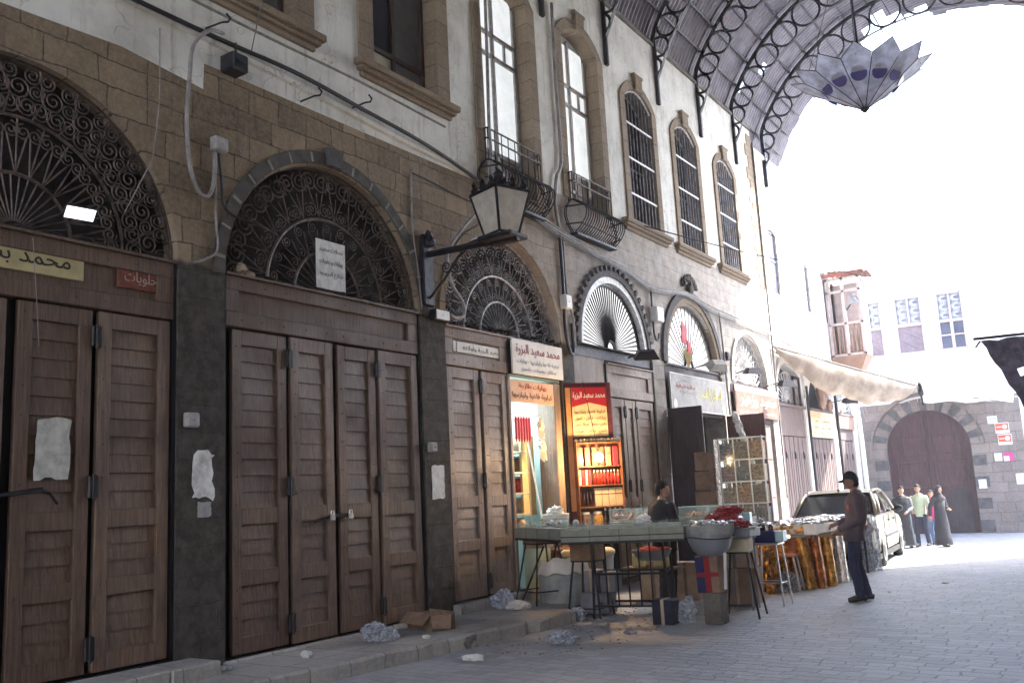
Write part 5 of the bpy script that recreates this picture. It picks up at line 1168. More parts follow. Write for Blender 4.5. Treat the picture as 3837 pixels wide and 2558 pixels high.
la = bpy.data.lights.new('tube_glow', 'AREA'); la.shape = 'RECTANGLE'; la.size = 1.0; la.size_y = .1; la.energy = 6; la.color = (.78, .95, 1)
lo = bpy.data.objects.new('tube_glow', la); S.collection.objects.link(lo); lo.parent = tb; lo.matrix_parent_inverse = Matrix.Identity(4)
lo.matrix_basis = Matrix.Translation(Vector((XW-.75, 12.0, 3.2))-tb.location) @ Matrix.Rotation(R_(90), 4, 'Z')
# green board and chest at the doorway
mb = MB(FW); T = Matrix.Rotation(R_(0), 4, 'X'); mb.bbox(11.42, 12.15, .14, .95, .02, .05, .01); single('green_board', mb, 'green_board', 'pale green board standing in the shop doorway behind the first stool', 'board')
mb = MB(FW); mb.bbox(12.2, 12.8, .13, .75, -.1, .3, .015); mb.bbox(12.18, 12.82, .75, .79, -.12, .32, .01); single('wooden_chest', mb, 'shelf_wood', 'dark red wooden chest in the doorway under the lit shop', 'chest')

# ---------------------------------------------------------------- red sign board on the opened shutter, with shelf below
bd = Vector((.52, .58, 0)).normalized(); FB = frame((-7.50, 12.90, 0), bd)
rb = thing('open_shutter_sign', 'opened wooden shutter carrying the big red and cream spice sign', 'signboard', (-7.2, 13.2, 1.0))
mb = MB(FB); mb.bbox(0, .80, .95, 3.38, -.05, 0, .01); part('leaf', mb, 'board_red_frame', rb)
mb = MB(FB); mb.bbox(.0, .085, 1.32, 3.30, 0, .02, .005); part('orange_strip', mb, 'board_orange', rb)
mb = MB(FB); mb.box(.105, .70, 2.50, 3.30, 0, .018); part('cream_field', mb, 'sign_cream', rb)
mb = MB(FB); mb.prism([(.105, 2.98), (.40, 3.05), (.70, 2.98), (.70, 3.30), (.105, 3.30)], .018, .022); part('red_field', mb, 'sign_red', rb)
FT = FB @ Matrix.Translation((0, 0, .02))
text('محمد سعيد البزرة', FT, .125, .68, 3.10, .13, 'ink_white', rb, .006, .012)
for k, s_ in enumerate(('كراوية فاخرة ولوازمها', 'بهارات - فلفل - كمون', 'ماجي - سلطة - بابريكا - ورس', 'شموع - سكاكر - زهورات')): text(s_, FT, .14, .67, 2.86-.105*k, .075, 'ink_brown', rb, .002, .012)
us = thing('bottle_shelf', 'small dark shelf unit of bottles lit by the bulb under the red sign', 'shelf', (-7.1, 13.3, .98))
mb = MB(FB)
for z in (2.40, 2.02, 1.72, 1.38, 1.0): mb.bbox(.09, .84, z-.02, z, .0, .17, .004)
mb.bbox(.08, .10, .98, 2.42, 0, .17, .003); mb.bbox(.83, .85, .98, 2.42, 0, .17, .003); mb.box(.1, .83, .98, 2.42, -.002, .006); part('case', mb, 'shelf_wood', us)
def small(nm, F, a, b, c, r, h, m_, label, group, cap=None, box=False):
    t = thing(nm, label, nm.split('_')[-1], F @ Vector((a, b, c)), 0, group); mb = MB()
    if box:
        mb.bbox(-r, r, -r*.6, r*.6, 0, h, .004, Matrix.Rotation(math.atan2(bd.y, bd.x), 4, 'Z')); part('carton', mb, m_, t, False, local=True)
        mb = MB(); mb.box(-r*1.005, r*1.005, -r*.61, r*.61, h*.62, h*.68, Matrix.Rotation(math.atan2(bd.y, bd.x), 4, 'Z')); part('print_band', mb, 'shelf_wood', t, local=True)
    else:
        mb.lathe([(r, 0), (r, h*.6), (r*.35, h*.78), (r*.35, h*.9)], 10); part('bottle', mb, m_, t, True, local=True)
        mb = MB(); mb.lathe([(r*.42, h*.88), (r*.42, h)], 8); part('cap', mb, cap or 'cap_white', t, local=True)
    return t
og = ['first', 'second', 'third', 'fourth', 'fifth', 'sixth', 'seventh', 'eighth', 'ninth']
for k in range(6): small('pale_packet', FB, .16+.12*k, 2.022, .09, .042, .30, ('jar_brown', 'shelf_wood', 'shelf_wood', 'jar_brown', 'cardboard', 'pack_red')[k], '%s carton from the left on the top shelf behind the bulb' % og[k], 'cartons behind the bulb', box=True)
for k in range(4): small('slim_packet', FB, .14+.055*k, 1.722, .09, .02, .24, 'pack_red' if k % 2 else 'pack_cream', '%s slim packet at the left of the red bottle row' % og[k], 'slim packets', box=True)
for k in range(8): small('red_bottle', FB, .38+.058*k, 1.722, .10, .024, .23, 'sauce_red', '%s red sauce bottle from the left in the row below the bulb' % og[k], 'red sauce bottles')
for k in range(4): small('dark_bottle', FB, .14+.055*k, 1.382, .09, .022, .30, 'bottle_dark', '%s dark bottle from the left beside the large cream cartons' % og[k], 'dark bottles', cap='hinge')
for k in range(4): small('cream_carton', FB, .42+.118*k, 1.382, .09, .056, .29, 'pack_cream', '%s large cream carton from the left on the middle shelf' % og[k], 'large cream cartons', box=True)
for k in range(2): jar(FB, .20+.2*k, 1.002, .09, .085, .30, 'jar_brown' if k == 0 else 'spice_ochre', ('left', 'right')[k]+' glass jar with white lid on the bottom shelf of the bottle unit', 'jars on the bottom shelf', 'cap_white')
for k in range(4): small('syrup_bottle', FB, .53+.085*k, 1.002, .09, .038, .35, 'bottle_dark' if k < 2 else 'sauce_red', '%s dark red syrup bottle from the left on the bottom shelf' % og[k], 'syrup bottles')
random.seed(8); mb = MB(FB)
for k in range(12): mb.blob((.12+.06*k, 2.43, .09), .035, 1, .5, (1, .8, 1), k)
single('yellow_packets', mb, 'sign_cream', 'row of small yellow packets on top of the bottle shelf', 'packets')
bl = thing('light_bulb', 'bare glowing bulb hanging in front of the bottle shelf', 'lamp', tuple(FB @ Vector((.37, 2.15, .40))))
mb = MB(); mb.lathe([(.004, -.075), (.045, -.058), (.066, -.014), (.054, .034), (.018, .062)], 12); part('glass', mb, 'bulb', bl, True, local=True)
mb = MB(); mb.lathe([(.018, .058), (.018, .09), (.006, .1)], 8); mb.tube([(0, 0, .1), (-.03, -.02, .3), (-.15, -.1, 1.2)], .005, 5); part('socket', mb, 'hinge', bl, local=True)
pl = bpy.data.lights.new('bulb_glow', 'POINT'); pl.energy = 8; pl.color = (1, .60, .27); pl.shadow_soft_size = .04
po = bpy.data.objects.new('bulb_glow', pl); S.collection.objects.link(po); po.parent = bl; po.location = (.02, -.06, 0)

# ---------------------------------------------------------------- opened dark doors further along
mb = MB(); T = Matrix.Translation((-7.50, 16.92, 0)); mb.bbox(0, .72, -.05, 0, .05, 3.16, .01, T)
for q in (.06, .66): mb.bbox(q-.05, q+.03, -.065, -.05, .1, 3.1, .006, T)
for z in (.1, 1.0, 2.0, 3.0): mb.bbox(.05, .68, -.062, -.05, z, z+.1, .006, T)
mb.tube([(-7.51, 16.85, 1.9), (-7.50, 16.86, 3.0)], .012, 5); single('open_door_leaf', mb, 'door_dark', 'tall blackish door leaf opened square to the wall beside the grey sign', 'door')
mb = MB(); T = Matrix.Translation((-7.50, 20.15, 0)) @ Matrix.Rotation(R_(-2), 4, 'Z'); mb.bbox(0, .88, -.05, 0, .05, 3.15, .01, T)
for k in range(2): mb.bbox(.05+.41*k, .43+.41*k, -.065, -.05, .2, 3.0, .008, T)
single('open_door_leaf', mb, 'door_red', 'reddish brown door leaf opened toward the street behind the spice rack', 'door')
# tall transparent spice rack
rk = thing('spice_rack', 'tall clear rack with three columns of spice pockets facing the street', 'rack', (-5.85, 16.3, .1))
TR = Matrix.Translation((-6.24, 16.2, 0)) @ Matrix.Rotation(R_(3), 4, 'Z')
X3 = [0, .27, .545, .80]; Z6 = [2.44, 2.05, 1.66, 1.27, .88, .49, .1]
mb = MB()
for x in X3: mb.bbox(x-.011, x+.011, -.012, .012, .1, 2.46, .003, TR); mb.bbox(x-.011, x+.011, .26, .28, .1, 2.46, .003, TR)
for z in Z6: mb.bbox(0, .80, -.014, .01, z-.012, z+.012, .003, TR); mb.box(0, .80, .01, .27, z-.004, z+.004, TR)
part('frame', mb, 'shelf_metal', rk)
mm = [['grey', 'brown', 'orange'], ['pink', 'grey', 'tan'], ['tan', 'orange', 'brown'], ['pink', 'brown', 'grey'], ['brown', 'tan', 'pink'], ['grey', 'brown', 'tan']]
random.seed(12)
from mathutils import noise as mn
for i in range(6):
    for j in range(3):
        mb = MB(); 
        hx, hz = (X3[j+1]-X3[j])/2-.014, (Z6[i]-Z6[i+1])/2-.02; fl = random.uniform(.72, .98)
        mb.grid(14, 18, lambda u, v: (X3[j]+.014+2*hx*u, .012+.035*mn.noise(Vector((u*5+i, v*7+j, 1)))+.012*mn.noise(Vector((u*17+i, v*21+j, 4))), Z6[i+1]+.014+2*hz*fl*v), TR)
        mb.box(X3[j]+.014, X3[j+1]-.014, .05, .25, Z6[i+1]+.013, Z6[i+1]+.014+2*hz*fl, TR)
        part('spice_fill', mb, 'rack_mix_'+mm[i][j], rk)
        mb = MB(); mb.box(X3[j]+.012, X3[j+1]-.012, -.008, -.004, Z6[i+1]+.012, Z6[i]-.012, TR); part('window', mb, 'clear', rk)
mb = MB(); mb.bbox(-.10, -.012, .0, .28, .1, 2.45, .01, TR); part('side_panel', mb, 'foil', rk)
mb = MB()
for k in range(6): mb.bbox(-.62+.02*k, -.16, .1, .4, .1+.36*k, .1+.36*k+.34, .01, TR)
sd = single('carton_stack', mb, 'cardboard', 'column of brown cartons standing left of the clear spice rack', 'cartons')
mb = MB(FW)
for k in range(9): mb.blob((18.7+.04*k, 3.0-.16*k, .75+.03*k), .11, 2, .6, (.6, 1.1, .6), k)
single('hanging_sheet', mb, 'paper', 'strip of crumpled white plastic hanging above the clear rack', 'plastic sheet')

# ================================================================ STALL
def quadbox(mb, q, z0, z1):
    mb.add([(x, y, z0) for x, y in q]+[(x, y, z1) for x, y in q], [(3, 2, 1, 0), (4, 5, 6, 7)]+[(i, (i+1) % 4, (i+1) % 4+4, i+4) for i in range(4)])
def tray_table(nm, label, P0, P1, dep, z0, z1, cells, split=True):
    P0, P1 = Vector((*P0, 0)), Vector((*P1, 0)); u = (P1-P0).normalized(); L = (P1-P0).length; w = Vector((-u.y, u.x, 0))
    T = Matrix(((u.x, w.x, 0, P0.x), (u.y, w.y, 0, P0.y), (0, 0, 1, 0), (0, 0, 0, 1)))
    t = thing(nm, label, 'display table', (P0.x+u.x*L/2, P0.y+u.y*L/2, z0))
    mb = MB(T); mb.bbox(0, L, 0, .02, z0, z1, .004); mb.bbox(0, L, dep-.02, dep, z0, z1+.03, .004); mb.bbox(0, .02, .02, dep-.02, z0, z1, .004); mb.bbox(L-.02, L, .02, dep-.02, z0, z1, .004); mb.box(.02, L-.02, .02, dep-.02, z0, z0+.02)
    part('tray', mb, 'tray_green', t)
    mb = MB(T); 
    if split: mb.box(0, L, -.004, -.001, z0+.055, z0+.068)
    for k in range(1, round(L/.38)): mb.box(k*.38, k*.38+.006, -.004, -.001, z0, z1)
    mb.box(0, L, -.006, .03, z0-.03, z0); part('seam', mb, 'tray_line', t)
    n = len(cells); cw = (L-.04)/n
    for k, m_ in enumerate(cells):
        a = .02+k*cw
        if m_:
            mb = MB(T); random.seed(k); mb.grid(8, 6, lambda p, q: (a+.02+p*(cw-.04), .05+q*(dep-.1), z1-.045+.05*math.sin(p*math.pi)*math.sin(q*math.pi)+random.uniform(-.008, .008))); part('spice', mb, m_, t)
        mb = MB(T); mb.box(a, a+.008, .02, dep-.02, z0+.02, z1+.055); mb.box(a+.01, a+cw-.01, .022, .028, z1-.02, z1+.045); part('divider', mb, 'clear', t)
    mb = MB(T); mb.box(.0, L, dep*.5, dep, z1+.055, z1+.061); mb.box(.0, L, .02, dep*.28, z1+.045, z1+.051); part('glass_lid', mb, 'clear', t)
    return t, T
tray_table('display_table', 'long green tray of spices at the front right of the stall', (-6.13, 10.22), (-4.60, 10.56), .62, 1.0, 1.15, ['spice_brown', 'spice_brown', 'spice_green', 'spice_green', None])
tray_table('display_table', 'pale green tray at the left end of the stall, angled to the wall', (-7.36, 11.03), (-6.16, 10.24), .42, 1.03, 1.17, [None, 'candy_white', None], False)
tray_table('display_table', 'glass fronted tray behind the black jacketed man, left part of the back row', (-6.55, 12.4), (-5.75, 12.55), .5, 1.02, 1.15, ['spice_brown', 'candy_white', 'spice_green'])
tray_table('display_table', 'glass fronted tray behind the man, right part of the back row', (-5.6, 12.6), (-4.55, 12.75), .5, 1.02, 1.15, ['spice_ochre', 'spice_green', 'spice_brown'])
def glassbox(label, x, y, rz, w, d, h, z, fill):
    t = thing('glass_case', label, 'glass case', (x, y, z), rz, 'glass cases on the stall')
    mb = MB(); 
    for q in ((-w/2, w/2, -d/2, -d/2+.005), (-w/2, w/2, d/2-.005, d/2), (-w/2, -w/2+.005, -d/2, d/2), (w/2-.005, w/2, -d/2, d/2)): mb.box(*q, 0, h)
    part('glass', mb, 'clear', t, local=True)
    mb = MB(); 
    for z_ in (0, h): mb.tube([(-w/2, -d/2, z_), (w/2, -d/2, z_), (w/2, d/2, z_), (-w/2, d/2, z_)], .006, 4, closed=True)
    part('edging', mb, 'jar_aqua', t, local=True)
    mb = MB(); random.seed(int(x*10)); 
    for k in range(6): mb.blob((random.uniform(-w*.35, w*.35), random.uniform(-d*.25, d*.25), .05), .05, 1, .5, (1, 1, .8), k)
    part('goods', mb, fill, t, local=True)
glassbox('glass case with brown goods, left one on the back row', -6.30, 12.35, .2, .38, .26, .16, 1.18, 'rack_mix_pink')
glassbox('glass case with white goods, next to the man on the back row', -5.95, 12.45, .2, .34, .26, .16, 1.18, 'candy_white')
glassbox('glass case with orange goods to the right of the man', -5.35, 12.70, .1, .38, .26, .16, 1.17, 'rack_mix_orange')
glassbox('empty looking green edged glass case behind the red bags', -4.95, 12.75, .1, .36, .26, .16, 1.17, 'spice_green')
glassbox('glass case of red and white sweets on the left tray', -6.5, 10.72, -.57, .40, .22, .09, 1.19, 'candy_white')
mb = MB()
for k in range(7): mb.blob((-6.62+.035*k, 10.75-.02*k, 1.23), .032, 1, .4, (1.4, .8, .7), k)
single('red_packets', mb, 'pack_red', 'loose red packets lying on the left tray', 'packets')
def pbag(x, y, z, r, m_, label, sc=(1, 1, .8), seed=0, nm='plastic_bag', cat='plastic bag', group=None, sub=4, amp=.75):
    from mathutils import noise as mn_
    bm = bmesh.new(); bmesh.ops.create_icosphere(bm, subdivisions=sub+1 if sub > 2 else sub, radius=1); bm.verts.index_update(); sd = Vector((seed*5.1, seed*1.7, seed*.3)); vs_ = []
    for v in bm.verts:
        k = 1+amp*(.55*mn_.noise(v.co*1.5+sd)-.55*abs(mn_.noise(v.co*2.7+sd))+.30*abs(mn_.noise(v.co*6+sd))-.12*abs(mn_.noise(v.co*13+sd)))
        vs_.append((x+v.co.x*r*sc[0]*k, y+v.co.y*r*sc[1]*k, z+r*sc[2]*.7+v.co.z*r*sc[2]*k))
    mb = MB(); mb.add(vs_, [tuple(v.index for v in fc.verts) for fc in bm.faces]); bm.free()
    zb = z
    for p in mb.v:
        if p.z < zb: p.z = zb
    return single(nm, mb, m_, label, cat, group)
pbag(-5.22, 10.72, 1.19, .07, 'candy_white', 'white tissue lying on the front tray right of centre', (1.7, .9, .8), 3, 'tissue', 'tissue', sub=3)
pbag(-6.2, 10.75, 1.19, .045, 'candy_white', 'small white ball on the junction of the two trays', (1, 1, 1), 4, 'white_ball', 'ball', sub=2, amp=.2)
mb = MB(); mb.bbox(-6.0, -5.93, 10.72, 10.78, 1.2, 1.33, .006); single('price_holder', mb, 'clear', 'small upright clear price holder on the front tray', 'price holder')
# tubs and sacks at the left end by the door
tb_ = thing('plastic_tub', 'tall white tub with brown goods and tied bag by the shop door', 'tub', (-7.2, 11.9, 1.0))
mb = MB(); mb.lathe([(.15, 0), (.17, .02), (.2, .3), (.205, .32)], 18); part('tub', mb, 'boxwhite', tb_, True, local=True)
mb = MB(); mb.blob((-.03, -.03, .15), .19, 3, .2, (1, 1, .85), 5); part('goods', mb, 'cardboard', tb_, local=True)
mb = MB(); mb.blob((0, 0, .36), .08, 3, .7, (1.3, 1.3, .8), 8); part('tied_bag', mb, 'candy_white', tb_, local=True)
pbag(-7.25, 11.35, 1.02, .13, 'cardboard', 'small dark crumpled bag at the left end of the stall', (1.1, 1, .8), 14, 'dark_bag', 'bag', sub=3)
mb = MB(); mb.bbox(-7.42, -7.08, 11.3, 11.6, .86, 1.02, .01); mb.box(-7.45, -7.05, 11.28, 11.3, 1.0, 1.03); single('wooden_crate', mb, 'cardboard_light', 'open wooden crate behind the left end of the stall', 'crate')
# ---- stools and stands
def stool(label, cx_, cy_, rz, w, zs, box_h, m_box, spl=.09, rails=(.15,), z0=.0, d=None):
    t = thing('metal_stool', label, 'stool', (cx_, cy_, z0), rz, 'metal stools under the stall'); d = d or w
    for sx in (-1, 1):
        for sy in (-1, 1):
            mb = MB(); mb.tube([(sx*(w/2+spl), sy*(d/2+spl), 0), (sx*(w/2-.02), sy*(d/2-.02), zs)], .014, 6); part('leg', mb, 'iron', t, local=True)
    mb = MB()
    for r_ in rails:
        k = 1-r_/zs; e = w/2-.02+(spl+.02)*k; f = d/2-.02+(spl+.02)*k; mb.tube([(-e, -f, r_), (e, -f, r_), (e, f, r_), (-e, f, r_)], .010, 5, closed=True)
    mb.tube([(-w/2, -d/2, zs), (w/2, -d/2, zs), (w/2, d/2, zs), (-w/2, d/2, zs)], .013, 5, closed=True); part('rail', mb, 'iron', t, local=True)
    mb = MB(); mb.bbox(-w/2-.01, w/2+.01, -d/2-.01, d/2+.01, zs, zs+box_h, .012); part('seat_box', mb, m_box, t, local=True)
    return t
stool('stool on long splayed legs under the left green tray', -6.95, 11.06, R_(-28), .36, .80, .20, 'cardboard', .11, (.17,), .15)
stool('upright stool with a brown box seat left of the man', -6.18, 10.98, R_(5), .34, .72, .25, 'cardboard', .06, (.12,))
stool('stool with a cream box seat at the right end of the stall', -4.24, 11.36, R_(8), .30, .78, .17, 'cardboard_cream', .09, ())
mb = MB(); mb.tube([(-7.3, 11.7, .15), (-6.95, 11.5, 1.0)], .014, 6); mb.tube([(-7.4, 11.2, .15), (-7.0, 11.2, .9)], .014, 6); single('folded_trestle', mb, 'iron', 'thin folded trestle legs behind the left stool', 'trestle')
tt = thing('trestle_frame', 'dark iron trestle frame standing between the man and the front trays', 'trestle', (-5.6, 11.5, 0))
mb = MB(); cs = [(-5.98, 10.75), (-5.08, 10.95), (-5.22, 11.45), (-6.1, 11.3)]
for k, (x, y) in enumerate(cs):
    m_b = MB(); m_b.tube([(x*1.0+(.05 if k in (1, 2) else -.03), y, 0), (x, y, .98)], .018, 6); part('leg', m_b, 'iron', tt)
for z in (.16, .56, .97): mb.tube([(x, y, z) for x, y in cs], .016, 6, closed=True)
for k in range(5):
    a = .18+.16*k; mb.tube([(cs[0][0]+(cs[1][0]-cs[0][0])*a, cs[0][1]+(cs[1][1]-cs[0][1])*a, .16), (cs[0][0]+(cs[1][0]-cs[0][0])*a, cs[0][1]+(cs[1][1]-cs[0][1])*a, .97)], .011, 5)
mb.tube([(-5.1, 11.1, .5), (-5.05, 11.1, .12), (-4.82, 11.12, 0)], .016, 6); part('rail', mb, 'iron', tt)
t = thing('pepper_basin', 'shallow grey basin of bright red peppers standing under the front tray', 'basin', (-5.35, 11.2, .70))
mb = MB(); mb.lathe([(.16, 0), (.22, .05), (.26, .13), (.265, .135), (.24, .125), (.2, .05), (.02, .03)], 20); part('basin', mb, 'steel_tray', t, True, local=True)
mb = MB(); random.seed(2)
for k in range(10): mb.blob((random.uniform(-.12, .14), random.uniform(-.1, .1), .12+random.uniform(0, .03)), .05, 1, .5, (1.3, 1, .7), k)
part('peppers', mb, 'pepper_red', t, local=True)
for k, (x, y) in enumerate(((-5.72, 11.62), (-5.42, 11.66))):
    mb = MB(); mb.bbox(x-.1, x+.1, y-.08, y+.08, .58, .76, .02); single('yellow_tub', mb, 'yellow_tub', ('left', 'right')[k]+' pale yellow square tub on the trestle rail', 'tub', 'yellow tubs')
mb = MB(); mb.box(-5.95, -5.15, 11.5, 11.75, .55, .58); single('shelf_board', mb, 'cardboard', 'narrow board under the two yellow tubs', 'board')
# sacks
sk = thing('white_sack', 'big open white sack with rolled rim between the two left stools', 'sack', (-6.78, 11.32, 0.0))
mb = MB(); mb.lathe([(.02, 0), (.27, .01), (.33, .12), (.35, .35), (.335, .52), (.31, .60)], 26)
from mathutils import noise as mn
mb.v = [Vector((p.x*(1+.10*mn.noise(p*4)), p.y*(1+.10*mn.noise(p*4+Vector((3, 1, 2)))), p.z)) for p in mb.v]; part('body', mb, 'sack', sk, True, local=True)
mb = MB(); mb.grid(40, 6, lambda u, v: ((.31+.05*math.sin(v*math.pi)+.015*math.sin(u*31))*math.cos(2*math.pi*u), (.31+.05*math.sin(v*math.pi)+.012*math.sin(u*43))*math.sin(2*math.pi*u), .55+.13*v-.05*math.sin(v*math.pi)*2+.07*math.sin(2*math.pi*u+2.3)*v+.02*math.sin(u*50))); part('rolled_rim', mb, 'sack_lip', sk, True, local=True)
mb = MB(); mb.lathe([(.30, .56), (.2, .60), (.02, .62)], 20); part('contents', mb, 'jar_pale', sk, True, local=True)
sk = thing('grain_sack', 'grey sack with yellow rim in the shop doorway behind the white sack', 'sack', (-6.95, 12.35, .0))
mb = MB(); mb.lathe([(.02, 0), (.3, .01), (.36, .3), (.38, .62), (.40, .70)], 22); part('body', mb, 'sack', sk, True, local=True)
mb = MB(); mb.lathe([(.40, .68), (.42, .74), (.36, .78), (.2, .77), (.02, .80)], 22); part('yellow_rim', mb, 'sign_cream', sk, True, local=True)
# cartons
def carton(nm, label, x, y, rz, w, d, h, z, m_, group=None, flap=False):
    t = thing(nm, label, 'box', (x, y, z), rz, group)
    mb = MB(); mb.bbox(-w/2, w/2, -d/2, d/2, 0, h, .008); part('box', mb, m_, t, local=True)
    mb = MB(); mb.box(-.02, .02, -d/2-.003, -d/2+.01, 0, h+.002); mb.box(-.02, .02, -d/2, d/2, h-.001, h+.003); part('tape', mb, 'cardboard_light' if m_ != 'cardboard_light' else 'cardboard', t, local=True)
    return t
carton('grey_carton', 'lower grey carton under the upright stool', -6.18, 11.2, R_(5), .40, .3, .27, .02, 'carton_grey', 'grey cartons under the stool')
carton('grey_carton', 'upper left grey carton under the upright stool', -6.24, 11.25, R_(2), .2, .26, .28, .295, 'carton_grey', 'grey cartons under the stool')
carton('grey_carton', 'upper right grey carton under the upright stool', -6.0, 11.25, R_(8), .22, .26, .26, .295, 'carton_grey', 'grey cartons under the stool')
carton('brown_carton', 'tan carton with red print seen through the trestle, left', -6.1, 12.9, R_(6), .42, .35, .55, 0, 'cardboard_light', 'cartons behind the trestle')
carton('brown_carton', 'tan carton seen through the trestle, right', -5.62, 12.95, R_(6), .40, .35, .53, 0, 'cardboard_light', 'cartons behind the trestle')
carton('brown_carton', 'dark red brown carton standing behind the right stool', -4.62, 12.35, R_(8), .52, .4, .46, .04, 'cardboard', 'brown cartons right of the man')
carton('brown_carton', 'tan carton stacked on the dark one behind the right stool', -4.64, 12.4, R_(5), .48, .36, .34, .505, 'cardboard_light', 'brown cartons right of the man')
carton('ochre_carton', 'small ochre carton on the ground right of the man', -5.05, 12.5, R_(12), .24, .2, .42, 0, 'spice_ochre')
carton('tall_carton', 'tall tan box behind the man right under the back row', -5.0, 13.0, R_(5), .4, .3, .40, .55, 'cardboard_light')
mb = MB(); mb.bbox(-5.3, -4.75, 12.85, 13.15, .0, .54, .01); single('wooden_stand', mb, 'cardboard', 'low wooden stand beneath the tall tan box', 'stand')
carton('navy_crate', 'dark navy crate on the ground in front of the trestle', -4.92, 10.58, R_(3), .27, .24, .29, 0, 'navy_box')
mb = MB(); mb.bbox(-5.08, -4.96, 11.55, 11.7, 0, .12, .02); 
pbag(-4.72, 10.72, 0, .14, 'plastic', 'clear crumpled plastic bag on the ground right of the navy crate', (.9, .9, 1.15), 17)
# pillar box and basin
pb = thing('box_pillar', 'tall red, blue and brown carton standing on a concrete block', 'carton', (-4.33, 10.72, 0))
mb = MB(); mb.bbox(-.12, .11, -.11, .11, 0, .36, .015); part('concrete_block', mb, 'concrete', pb, local=True)
mb = MB(); T = Matrix.Rotation(R_(-2), 4, 'Y'); mb.bbox(-.15, .13, -.12, .12, .361, .80, .006, T); part('carton', mb, 'cardboard', pb, local=True)
mb = MB(); mb.box(-.152, -.045, -.123, -.118, .37, .78, T); part('blue_print', mb, 'blue_box', pb, local=True)
mb = MB(); mb.box(-.045, .03, -.124, -.118, .37, .80, T); mb.box(-.152, .132, -.126, -.119, .55, .60, T); part('red_print', mb, 'red_box', pb, local=True)
mb = MB(); mb.bbox(.135, .165, -.13, -.10, .42, .84, .004, Matrix.Rotation(R_(4), 4, 'Y')); part('white_batten', mb, 'boxwhite', pb, local=True)
bs = thing('cloth_basin', 'grey rounded basin wrapped in plastic at the right front corner of the stall', 'basin', (-4.33, 10.72, .80))
mb = MB(); mb.lathe([(.02, -.03), (.14, -.02), (.22, .06), (.262, .17), (.27, .24), (.262, .30)], 28, T=Matrix.Rotation(R_(-3), 4, 'Y')); part('bowl', mb, 'steel_tray', bs, True, local=True)
mb = MB(); mb.grid(48, 5, lambda u, v: ((.272+.012*math.sin(u*40)+.02*v*(1-v))*math.cos(2*math.pi*u), (.272+.01*math.sin(u*57)+.02*v*(1-v))*math.sin(2*math.pi*u), .24+.115*v+.012*math.sin(u*33)*v)); part('plastic_lining', mb, 'sack', bs, True, local=True)
mb = MB(); mb.tube([(.276*math.cos(a), .276*math.sin(a), .20+.012*math.sin(a*2)) for a in [2*math.pi*k/28 for k in range(28)]], .007, 5, closed=True); part('string', mb, 'hinge', bs, local=True)
mb = MB(); random.seed(6)
for k in range(26): mb.blob((random.uniform(-.19, .19), random.uniform(-.19, .19), .33+random.uniform(0, .05)), .05, 2, .7, (1.1, 1, .6), k)
part('foil_sweets', mb, 'foil', bs, local=True)
for k, (x, y, z, r, lb) in enumerate(((-4.42, 11.12, 1.10, .13, 'lower left red cellophane bag piled at the stall corner'), (-4.32, 11.35, 1.22, .13, 'topmost red cellophane bag piled at the stall corner'), (-4.10, 11.15, 1.08, .11, 'lower right red cellophane bag piled at the stall corner'))):
    pbag(x, y, z, r, 'cellophane_red', lb, (1.25, 1, .65), 30+k, 'red_bag', 'bag', 'red bags on the stall')
mb = MB(); 
for k in range(14): mb.blob((-4.45+.05*k*1.0, 11.02+.01*k, 1.13+.05*math.sin(k*1.7)), .035, 2, .8, (1.2, 1, .5), k)
single('foil_wrappers', mb, 'foil', 'glittering foil wrappers between the red bags', 'wrappers')
mb = MB(); mb.bbox(-4.38, -3.98, 11.1, 11.5, .97, 1.07, .012); mb.bbox(-4.40, -3.96, 11.08, 11.52, 1.065, 1.075, .003); single('steel_tray', mb, 'steel_tray', 'square steel tray on the cream box stool', 'tray')
jr = thing('sweet_jar', 'square red jar topped with white and pink sweets', 'jar', (-4.50, 12.0, 1.0)); mb = MB(); mb.bbox(-.14, .1, -.1, .1, 0, .2, .02); part('jar', mb, 'sauce_red', jr, local=True)
mb = MB()
for k in range(9): mb.blob((-.12+.03*k-.03, 0, .24+.03*math.sin(k)), .05, 2, .5, (1, 1, .9), k)
part('sweets', mb, 'candy_white', jr, local=True)
mb = MB(); mb.bbox(-4.37, -4.28, 12.0, 12.1, 1.0, 1.24, .008); single('clear_block', mb, 'jar_aqua', 'upright pale plastic container right of the red jar', 'container')
mb = MB(); mb.bbox(-4.66, -4.28, 11.85, 12.2, .90, 1.0, .01); 
for (x, y) in ((-4.63, 11.9), (-4.31, 11.9), (-4.63, 12.15), (-4.31, 12.15)): mb.tube([(x, y, 0), (x, y, .9)], .012, 5)
single('side_table', mb, 'steel_tray', 'grey side table carrying the red jar', 'table')
# blue crate on silver stool
cr = thing('blue_crate', 'deep blue crate with brown bottles on a silver stool', 'crate', (-4.24, 12.50, .82), R_(5))
mb = MB(); mb.bbox(-.17, .13, -.12, .12, 0, .155, .01); part('crate', mb, 'blue_box', cr, local=True)
mb = MB(); mb.bbox(.132, .24, -.12, .12, 0.01, .15, .008); part('pale_box', mb, 'jar_aqua', cr, local=True)
mb = MB(); mb.lathe([(.05, .1), (.05, .24), (.02, .32), (.02, .36)], 10, (-.06, 0, 0)); mb.lathe([(.035, .1), (.035, .2), (.015, .24)], 10, (.06, 0, 0)); part('bottle', mb, 'bottle_dark', cr, True, local=True)
t = thing('silver_stool', 'thin silver legged stool under the blue crate', 'stool', (-4.22, 12.5, 0))
for (x, y) in ((-.2, -.16), (.16, -.16), (-.2, .16), (.16, .16)):
    mb = MB(); mb.tube([(x*1.15, y*1.15, 0), (x*.8, y*.8, .80)], .012, 6); part('leg', mb, 'steel', t, local=True)
